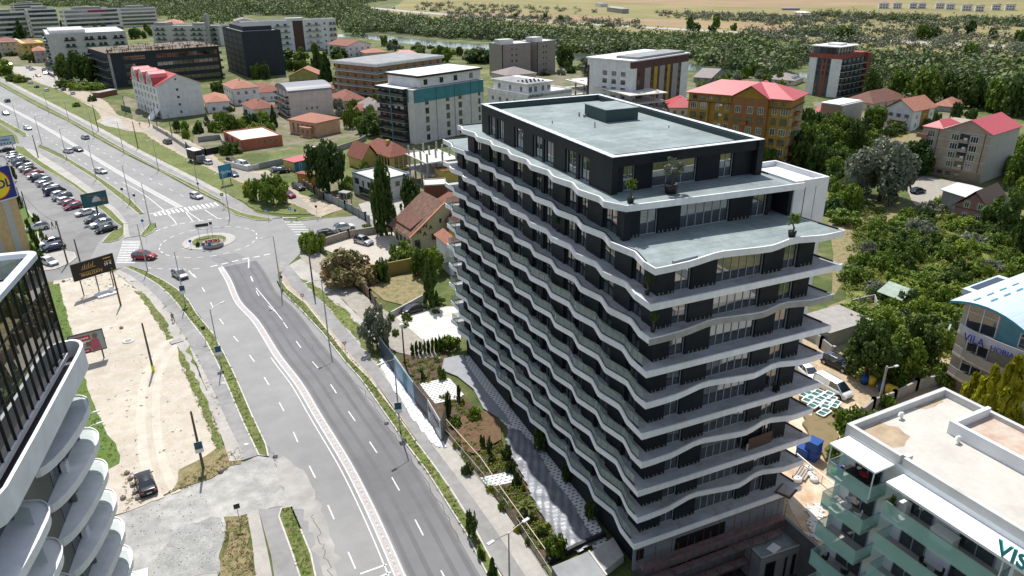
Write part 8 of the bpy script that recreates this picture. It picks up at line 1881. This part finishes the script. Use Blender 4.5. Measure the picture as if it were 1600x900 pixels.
for k in range(9): m.add([p+Vector((0,0,.3+k*.27)),p+dv2*1.8+Vector((0,0,.3+k*.27)),p+dv2*1.8+Vector((0,0,.42+k*.27)),p+Vector((0,0,.42+k*.27))],[(0,1,2,3)])
m.obj('tower_picture',mat('print_teal',(.03,.15,.18),.5,.2,1),T,True)
sheet_grid([(593,562),(600,560),(650,632),(688,690),(700,700),(680,700),(640,650),(598,580)],.3,lambda x,y:.2+.08*math.sin(x*6+y*2)+.05*math.sin(y*7),'banner_skirt',mat('white_sheeting',(.6,.62,.68),.5,.1,1),'crumpled white sheeting lying along the foot of the banner fence','sheeting')
# garden fence and rope
T=thing('mesh_fence','thin mesh fence between the pale pavement and the tower garden','fence',(P(700,690).x,P(700,690).y,0))
fl=[P(*q) for q in ((694,682),(722,715),(757,757),(790,797),(820,845),(846,885),(880,940))]
for i in range(len(fl)-1):
    a,b=fl[i],fl[i+1]; m=M(); m.add([(a.x,a.y,.15),(b.x,b.y,.15),(b.x,b.y,1.3),(a.x,a.y,1.3)],[(0,1,2,3)]); m.obj('mesh_panel',clear('fence_mesh',(.2,.2,.16),.16,.6),T,True)
for a in fl: m=M(); m.tube([(a.x,a.y,0),(a.x,a.y,1.4)],.03,5); m.obj('post',STEEL,T,True)
m=M(); m.tube([(a.x,a.y,1.32) for a in fl],.025,5); m.obj('top_rail',STEEL,T,True)
T=thing('rope_rail','white rope rail on thin steel posts inside the tower garden','barrier',(P(700,660).x,P(700,660).y,0)); rp=[P(*q,2.2) for q in ((697,655),(752,716),(783,762),(852,858))]
m=M(); m.tube(rp,.045,5); m.obj('rope',mat('pale_rope',(.6,.5,.45),.8,.1,2),T,True)
for q in rp: m=M(); m.tube([(q.x,q.y,0),(q.x,q.y,2.2)],.03,5); m.obj('post',STEEL,T,True)
# plain walls of the quarter
def wall_line(pts,h,mt,label,th=.25,name='wall',piers=0,pm=None,z=0):
    q=PL(pts); T=thing(name,label,'fence' if 'fence' in name else 'wall',(q[0].x,q[0].y,z)); m=M(); m.ribbon([(a.x,a.y) for a in q],th,z,h=h); m.obj('wall_body' if 'fence' not in name else 'panel',mt,T,True)
    if piers:
        for a,b in zip(q,q[1:]):
            n=max(1,int((b-a).length/piers))
            for i in range(n+1): c=a.lerp(b,i/n); m=M(); m.box((c.x-.22,c.y-.22,z),(c.x+.22,c.y+.22,z+h+.25)); m.obj('pier',pm or mt,T,True)
    return T
STW=mat('stone_wall',(.3,.27,.22),.9,.35,3,bump=.5,bscale=4)
wall_line([(507,384),(545,372),(590,365),(612,360)],1.7,STW,'rough stone wall between the side street and the beige forecourt',.4,piers=9)
wall_line([(400,268),(450,262),(520,262),(575,222)],.01,CONC,'unused') if False else None
wall_line([(405,264),(440,257),(500,246),(560,226),(572,219)],1.8,GRW,'long grey wall behind the terracotta villa and the blue shop',.3)
wall_line([(352,259),(388,268),(405,264)],1.6,LGY,'short pale wall beside the white van',.3)
wall_line([(507,312),(540,327),(572,345),(577,350)],1.9,mat('grey_metal_fence',(.2,.22,.23),.5,.1,2),'grey metal fence along the side street before the box house',.1,'metal_fence',3.5,CONC)
wall_line([(476,292),(492,302),(507,312)],1.7,WOOD,'dark wooden fence beside the orange garage',.15,'wooden_fence',2.5,STW)
wall_line([(560,436),(600,432),(640,424),(668,412)],2.6,wm('yellow_garden_wall',(.34,.25,.08)),'tall yellow ochre garden wall behind the silk tree',.25)
wall_line([(562,448),(580,470),(596,494)],2.0,mat('plank_fence',(.2,.15,.11),.9,.25,2),'brown plank fence along the rough lane',.1,'plank_fence',3)
wall_line([(612,497),(640,482),(662,470)],1.2,CONCW,'low pale wall before the forecourt with the black saloon',.2)
wall_line([(240,200),(262,213),(292,233)],1.2,mat('railing_pale',(.3,.29,.27),.7,.3,3),'pale baluster railing before the guest house garden',.15,'railing_fence',2,CONCW)
wall_line([(292,233),(300,240),(322,243),(345,238)],2.0,DARKM,'dark sheet metal gate and fence by the terracotta villa',.12,'sheet_fence',4)
wall_line([(310,222),(345,218),(350,228)],1.8,GRW,'grey yard wall left of the terracotta villa',.3)
wall_line([(1258,520),(1282,545),(1300,560)],1.8,CONC,'concrete wall at the back of the site behind the tower',.25,piers=6)
wall_line([(1345,655),(1362,640),(1395,628),(1430,610),(1470,600)],1.6,CONC,'concrete garden wall with piers in front of the dark tree clump',.25,piers=7)
wall_line([(1440,560),(1475,540),(1482,520)],1.5,CONC,'pale garden wall beside the villa steps',.25)
wall_line([(1330,478),(1365,470),(1372,490)],1.2,CONC,'broken low wall in the overgrown yard',.25)
wall_line([(190,172),(205,176)],2.2,mat('green_sheet_fence',(.02,.1,.06),.5,.1,1),'dark green sheet fence by the dirt lane',.1,'sheet_fence')
wall_line([(66,112),(86,122),(88,136)],1.8,DARKM,'dark fence along the concrete apron',.1,'sheet_fence')
T=thing('tin_shed','rusty low shed in the grass before the unfinished block','shed',(P(157,153).x,P(157,153).y,0),.9); m=M(); m.box((0,0,0),(11,4,2.3)); m.obj('wall',RUST,T); m=M(); m.box((-.3,-.3,2.3),(11.3,4.3,2.45)); m.obj('roof',CONC,T)
T=thing('garage','flat grey garage with a light roof in the yard behind the site','garage',(P(1292,545).x,P(1292,545).y,0),R(4)); m=M(); m.box((0,0,0),(9,6,2.6)); m.obj('wall',CONC,T); m=M(); m.box((-.2,-.2,2.6),(9.2,6.2,2.75)); m.obj('roof',mat('dusty_roof',(.3,.28,.26),.9,.15,1),T)
T=thing('lean_to','rusty lean to roof among the bushes of the overgrown yard','shed',(P(1405,488).x,P(1405,488).y,0),.4); m=M(); m.add([(0,0,2.1),(6,0,2.1),(6,4,2.6),(0,4,2.6),(0,0,2.0),(6,0,2.0),(6,4,2.5),(0,4,2.5)],[(0,1,2,3),(7,6,5,4),(0,4,5,1),(1,5,6,2),(2,6,7,3),(3,7,4,0)]); m.obj('roof',mat('pale_green_sheet',(.3,.36,.3),.6,.2,1),T)
for x,y in ((.2,.2),(5.8,.2),(.2,3.8),(5.8,3.8)): m=M(); m.tube([(x,y,0),(x,y,2.0)],.06,5); m.obj('post',WOOD,T)
# ------------------------------------------------------------ site things
def crate(px_,rz,label,first=[None]):
    B=P(*px_)
    if first[0] is None:
        T=thing('pallet_planter',label,'pallet planter',(B.x,B.y,.05),rz); first[0]=T
        for y in (-.5,.5): m=M(); m.box((-.95,y-.08,.55),(.95,y+.08,.7)); m.obj('top_rail',METALW,T)
        for x in (-.95,0,.95): m=M(); m.box((x-.07,-.5,.55),(x+.07,.5,.69)); m.obj('cross_rail',METALW,T)
        m=M(); m.box((-.9,-.48,.0),(.9,.48,.5)); m.obj('crate_body',mat('crate_wood',(.3,.22,.14),.8,.3,3),T)
        m=M(); m.box((-.85,-.42,.5),(-.07,.42,.6)); m.box((.07,-.42,.5),(.85,.42,.6)); m.obj('planting_fill',mat('crate_fill',(.03,.13,.11),.7,.2,2),T)
    else: T=tree_copy(first[0]); T.location=(B.x,B.y,.05); T.rotation_euler.z=rz; T['label']=label
    T['group']='white framed pallet planters on the building site'; return T
for i,(q,lb) in enumerate([((1258,622),'far left'),((1276,621),'far row middle'),((1292,624),'far row right'),((1262,630),'second row left'),((1279,631),'second row middle'),((1297,631),'second row right, by the van'),((1271,639),'third row left'),((1290,640),'third row right'),((1286,651),'nearest to the tower lane, lone one'),((1303,638),'outermost right')]): crate(q,.35+.1*math.sin(i*3),'white framed pallet planter on the orange site earth, %s'%lb)
BLUE=mat('blue_container',(.01,.06,.25),.5,.1,1)
for k,(x,y) in enumerate(((1256,712),(1268,716))):
    B=P(x,y); 
    for j in range(2 if k else 1):
        T=thing('blue_crate','blue plastic crate %s'%('stacked on top beside the tower right corner' if j else ('standing under the stacked one at the tower right corner' if k else 'standing alone left of the blue stack')),'crate',(B.x,B.y,.05+j*1.25),.3); m=M(); m.box((-.7,-.7,0),(.7,.7,1.1)); m.obj('body',BLUE,T); m=M(); m.box((-.75,-.75,1.1),(.75,.75,1.22)); m.obj('rim',BLUE,T)
for i,((x,y),c,lb) in enumerate((((1350,600),'blue','blue round bin left of the yellow one under the trees'),((1361,602),'yellow','yellow round bin under the trees'),((1378,612),'blue','small blue bin beside the lane pole'),((1387,615),'yellow','first yellow bin right of the lane pole'),((1394,618),'yellow','second yellow bin right of the lane pole'),((541,327),'teal','small teal bin at the metal fence'))):
    B=P(x,y); T=thing('waste_bin',lb,'bin',(B.x,B.y,.05),group='bins on the lane' if i<5 else None); c_={'blue':(.01,.06,.22),'yellow':(.6,.42,.03),'teal':(.02,.2,.17)}[c]
    m=M(); m.lathe([(.02,0),(.45,.0),(.55,1.1),(.5,1.1)],12); m.obj('body',mat('bin_'+c,c_,.5,.1,1),T); m=M(); m.lathe([(.58,1.1),(.5,1.25),(.02,1.33)],12); m.obj('lid',mat('bin_'+c,c_,.5,.1,1),T)
# rubble and timber on the site
m=M(); rs=np.random.RandomState(9)
for i in range(60):
    q=P(rs.uniform(1262,1285),rs.uniform(790,845)); m.cbox((q.x,q.y,.12),(rs.uniform(.2,1.2),rs.uniform(.15,.5),rs.uniform(.1,.25)),rz=rs.uniform(0,3))
o=m.obj('rubble',CONCW); tag(o,'pale broken slabs and rubble on the orange yard','rubble',kind='stuff')
B=P(1253,741); T=thing('timber_stack','grey timber boards stacked on the yard beside the tower','timber stack',(B.x,B.y,.05),.5)
for i in range(5): m=M(); m.box((-1.3,-.7+i*.3,0),(1.3,-.48+i*.3,.3)); m.obj('board',mat('grey_board',(.35,.3,.26),.9,.2,2),T)
for i,(x,y) in enumerate(((1262,735),(1268,745),(1246,752),(1272,752))):
    B=P(x,y); m=M(); m.lathe([(.05,0),(.5,.1),(.45,.4),(.1,.5)],9); o=m.obj('white_sack',WHITE,loc=(B.x,B.y,.04)); tag(o,'white filled sack %s'%('beside the timber stack','near the pale slabs','left of the timber stack','lying farthest right on the yard')[i],'sack','white sacks on the yard')
m=M(); a=P(1243,722); b=P(1305,775); m.tube([(a.x,a.y,1.2),(b.x,b.y,1.2)],.07,6); T=thing('pipe_rail','long white pipe rail across the yard','barrier',(a.x,a.y,0)); m.obj('pipe',METALW,T,True)
for t in (0.02,.33,.66,.98): q=a.lerp(b,t); m=M(); m.tube([(q.x,q.y,0),(q.x,q.y,1.2)],.05,5); m.obj('post',METALW,T,True)
m=M(); m.prism(ragged(w2([(1255,655),(1300,645),(1310,690),(1290,720),(1262,690)]),.8,.3),.02,.5,bottom=False); o=struct(m,'earth_bank',mat('bank_earth',(.2,.15,.08),.95,.25,.8,col2=(.12,.12,.04),edge=(.5,.65),bump=.9,bscale=4))
# boat scraps and pale debris in the overgrown yard
for i,(x,y,rz,lb) in enumerate(((1316,512,.6,'white upturned dinghy among yard scraps'),(1330,508,1.1,'second white dinghy leaning beside the first'))):
    B=P(x,y); T=thing('dinghy',lb,'boat',(B.x,B.y,.3),rz); m=M(); vs=[]
    for t in range(7):
        u=t/6; w_=.7*math.sin(PI*(.15+.85*(1-u)))**.5*(1 if u<.9 else .3); vs+=[(u*3.4,-w_,0),(u*3.4,-w_*.6,.5),(u*3.4,w_*.6,.5),(u*3.4,w_,0)]
    m.add(vs,[(i_*4+j,i_*4+j+1,i_*4+j+5,i_*4+j+4) for i_ in range(6) for j in range(3)]+[(0,3,2,1)],0,True); m.obj('hull',METALW,T)
# concrete slabs with a statue like block on the sand lot
B=P(166,461); T=thing('concrete_slab','white concrete slab with a small block lying behind the dark hoarding','slab',(B.x,B.y,.1),.4); m=M(); m.box((-1.6,-1.2,0),(1.6,1.2,.3)); m.obj('slab',WHITE,T); m=M(); m.box((.7,-.4,.3),(1.2,.1,1.3)); m.obj('block',WHITE,T)
B=P(201,534); T=thing('manhole','pale round manhole on the sand lot','manhole',(B.x,B.y,.1)); m=M(); m.lathe([(.9,0),(.9,.1),(.5,.12),(.02,.12)],16); m.obj('ring',CONCW,T); m=M(); m.lathe([(.45,.12),(.45,.15),(.02,.15)],14); m.obj('cover',CONC,T)
B=P(276,535); m=M(); m.cbox((0,0,.15),(1.8,1.2,.12)); o=m.obj('loose_slab',CONC,loc=(B.x,B.y,.05),rz=.3); tag(o,'loose concrete slab between sand lot and pale path','slab')
for i in range(9):
    x,y=[(199,741),(204,750),(208,760),(212,771),(216,780),(193,780),(100,441),(345,738),(190,514)][i]; B=P(x,y); m=M(); m.lathe([(.05,0),(.32,.05),(.3,.3),(.1,.4)],7); o=m.obj('stone',STW,loc=(B.x,B.y,.08),rz=i); tag(o,['first stone left of the black saloon','second stone left of the black saloon','third stone left of the black saloon','fourth stone left of the black saloon','stone nearest the black saloon tail','outlying stone at the lawn corner','dark stone at the top edge of the sand lot','rough stone at the driveway corner','small dark stone in the middle of the sand lot'][i],'stone','stones on the sand lot')
# patches on the roads
m=M(); 
for q,s,rz in (((300,600),(2.2,.9),.3),((470,560),(1.4,1.4),.2),((432,714),(.8,.5),.2),((405,700),(1,.6),0),((600,655),(.8,.5),.4),((610,890),(.8,.6),.1),((362,655),(1.2,.8),.2)):
    pass
TY=mat('tyre_wear',(.2,.2,.202),.85,.1,.6)
m=M(); 
for off in (1.9+.75,1.9-.75,5.6+.7,5.6-.75): m.ribbon(MED,.5,.0165,off=off) if abs(off)<9 else None
struct(m,'wheel_track',mat('wheel_track',(.13,.13,.134),.85,.12,.3))
m=M(); m.sheet(ragged(w2([(300,352),(330,350),(345,356),(320,360),(300,357)]),1.5,.3),.013); m.sheet(ragged(w2([(330,400),(372,395),(385,402),(350,416),(334,410)]),1.5,.4),.013); m.sheet(ragged(w2([(95,305),(112,312),(100,320),(90,312)]),1,.3),.018); m.sheet(ragged(w2([(118,350),(130,356),(125,366),(112,360)]),1,.3),.018); struct(m,'asphalt_patch',TY)
# manhole covers on the streets
for i,(x,y,lb) in enumerate(((430,714,'dark drain grating beside the left kerb of the road'),(604,662,'dark drain grating beside the right kerb of the road'),(385,696,'square manhole with pale frame on the west footpath'),(350,600,'round manhole on the west footpath'))):
    B=P(x,y); m=M(); m.lathe([(.38,0),(.38,.02),(.02,.02)],4 if i!=3 else 14); o=m.obj('manhole_cover',DARKM if i<2 else CONCW,loc=(B.x,B.y,.03 if i<2 else .14),rz=.6); tag(o,lb,'manhole')
# ------------------------------------------------------------ people
def person(px_,z,label,shirt,trous,rz,pose='walk',hair=(.03,.02,.015),name='person'):
    B=P(*px_,z); k=.35 if pose=='walk' else .08
    J={'pel':(0,0,.95),'che':(.02,0,1.25),'nec':(.03,0,1.45),'hea':(.05,0,1.6),'top':(.05,0,1.72),
       'sL':(.02,.19,1.4),'eL':(-.12,.25,1.13),'hL':(-.02,.25,.9),'sR':(.02,-.19,1.4),'eR':(.1,-.25,1.13),'hR':(.25,-.22,.95),
       'pL':(0,.1,.9),'kL':(k*.55,.11,.5),'aL':(k*.75,.11,.08),'tL':(k*.75+.16,.11,.03),'pR':(0,-.1,.9),'kR':(-k*.1,-.11,.48),'aR':(-k*.9,-.11,.1),'tR':(-k*.9+.15,-.11,.03)}
    rad={'pel':.15,'che':.16,'nec':.06,'hea':.1,'top':.07,'sL':.07,'sR':.07,'eL':.045,'eR':.045,'hL':.035,'hR':.035,'pL':.095,'pR':.095,'kL':.065,'kR':.065,'aL':.045,'aR':.045,'tL':.04,'tR':.04}
    ks=list(J); E=[('pel','che'),('che','nec'),('nec','hea'),('hea','top'),('che','sL'),('sL','eL'),('eL','hL'),('che','sR'),('sR','eR'),('eR','hR'),('pel','pL'),('pL','kL'),('kL','aL'),('aL','tL'),('pel','pR'),('pR','kR'),('kR','aR'),('aR','tR')]
    me=bpy.data.meshes.new('p'); me.from_pydata([J[q] for q in ks],[(ks.index(a),ks.index(b)) for a,b in E],[]); ob=bpy.data.objects.new('p',me); C.objects.link(ob)
    md=ob.modifiers.new('s','SKIN'); ob.modifiers.new('u','SUBSURF').levels=1
    if not me.skin_vertices: 
        import bmesh as _b; bm=_b.new(); bm.from_mesh(me); bm.verts.layers.skin.verify(); bm.to_mesh(me); bm.free()
    for i,q in enumerate(ks): me.skin_vertices[0].data[i].radius=(rad[q],rad[q]); me.skin_vertices[0].data[i].use_root=(q=='pel')
    bpy.context.view_layer.update(); m2=bpy.data.meshes.new_from_object(ob.evaluated_get(bpy.context.evaluated_depsgraph_get())); bpy.data.objects.remove(ob)
    m2.materials.clear()
    for mt in (mat('skin',(.35,.2,.14),.6,.05,1),mat('cloth_%s'%name_of(shirt),shirt,.8,.1,3),mat('cloth_%s'%name_of(trous),trous,.8,.1,3),mat('hair_dark',hair,.8,.1,3),BLACK): m2.materials.append(mt)
    for pl in m2.polygons:
        c=pl.center; pl.use_smooth=True
        pl.material_index=0 if (c.z>1.47 or (abs(c.y)>.2 and c.z<1.15)) else 1 if c.z>.92 else 2 if c.z>.1 else 4
        if c.z>1.66 or (c.z>1.55 and c.x<.02): pl.material_index=3
    o=bpy.data.objects.new('person',m2); C.objects.link(o); o.location=(B.x,B.y,z); o.rotation_euler.z=rz; tag(o,label,'person'); return o
def name_of(c): return '_'.join(str(int(v*100)) for v in c)
person((271,503),.14,'person in a tan top and dark trousers walking on the west footpath',(.35,.22,.12),(.03,.03,.04),-1.2)
person((83,357),.02,'person in dark clothes walking beside the supermarket, on the left of the pair',(.03,.03,.06),(.03,.03,.04),-.5)
person((89,356),.02,'person in a pale top walking on the right of the supermarket pair',(.5,.5,.52),(.04,.04,.07),-.5)
person((714,399),10.55,'person in grey top and yellow shorts on a far balcony of the tower',(.25,.28,.32),(.5,.33,.04),1.2,'stand')
person((88,142),.1,'person on the dirt lane beside the far dark car',(.04,.03,.03),(.03,.03,.04),0)
person((219,198),.1,'person on the dirt lane before the guest house',(.05,.04,.05),(.03,.03,.04),1)
person((53,123),.1,'person standing by the orange taxi on the apron',(.05,.06,.12),(.03,.03,.04),1)
# ------------------------------------------------------------ far buildings across the river
FW_=[(1195+0,),]
for i,(x,y,w_,lb) in enumerate(((1382,8,16,'first white terraced house on the horizon at right'),(1403,8,14,'second white terraced house on the horizon'),(1428,8,12,'third white terraced house on the horizon'),(1442,8,12,'fourth white terraced house on the horizon'),(1470,8,14,'grey terraced house on the horizon beside trees'),(1486,9,14,'beige terraced house on the horizon'),(1512,11,16,'white gabled house on the right horizon'),(1532,12,14,'second white gabled house on the right horizon'),(1558,10,14,'pale gabled house near the right horizon'),(1580,10,16,'last pale gabled house at the right horizon'))):
    T,W,D,H=bld('house',lb,WHT,H=7,near=(x-w_/2,y-3),right=(x+w_/2,y-3),left=(x-w_/2-2,y-4),cat='house',D=10,group='white houses on the horizon')
    hip(T,W,D,H,RGRY,2.6,.3,gable='y' if i>5 else None); grid(T,'R',W,D,lin(1,W-1,3),[1,4],1.8,1.6,FD,2)
for b,ty,ri,le,lb,wl,rf in (((938,11),6,(952,6),(930,5),'pale roofed farm house in the far fields',WHT,RGRY),((948,18),11,(972,14),(944,9),'grey ruined barn in the far fields',GRW,CONC),((1222,16),13,(1250,13),(1214,12),'cluttered farmyard sheds at the far right field',GRW,RGRY),((1240,21),19,(1257,20),(1239,18),'low white roofed shed in the far field',WHT,WROOF)):
    T,W,D,H=bld('farm_building',lb,wl,base=b,topy=ty,right=ri,left=le,cat='farm building'); hip(T,W,D,H,rf,1.6,.4); grid(T,'R',W,D,lin(1,W-1,3),[.8],1.2,1.2,FD,1)
# power line: wires between the sand lot poles
T=thing('cable','sagging cable between the poles of the supermarket parking','cable',(P(106,412).x,P(106,412).y,0))
m=M(); a=P(106,412); b=P(45,340); ha,hb_=hgt((106,412),347),hgt((45,340),301)
m.tube([a.lerp(b,t/8)+Vector((0,0,ha+(hb_-ha)*t/8-1.2*math.sin(PI*t/8))) for t in range(9)],.03,4); m.obj('wire',BLACK,T,True)

# repeated plants that would share a label are told apart by their order from the left
byl={}
for o in bpy.data.objects:
    if o.parent is None and 'label' in o and o.get('group'): byl.setdefault(o['label'],[]).append(o)
ON=['leftmost','second from left','third from left','fourth from left','fifth from left','sixth from left','seventh from left','eighth from left','ninth from left','tenth from left']
for lb,os_ in byl.items():
    if len(os_)>1:
        for i,o in enumerate(sorted(os_,key=lambda q:pix(q.location)[0])):
            e=ON[i] if i<10 else '%dth from left'%(i+1)
            w_=lb.split()
            o['label']=' '.join(w_[:16-len(e.split())])+', '+e
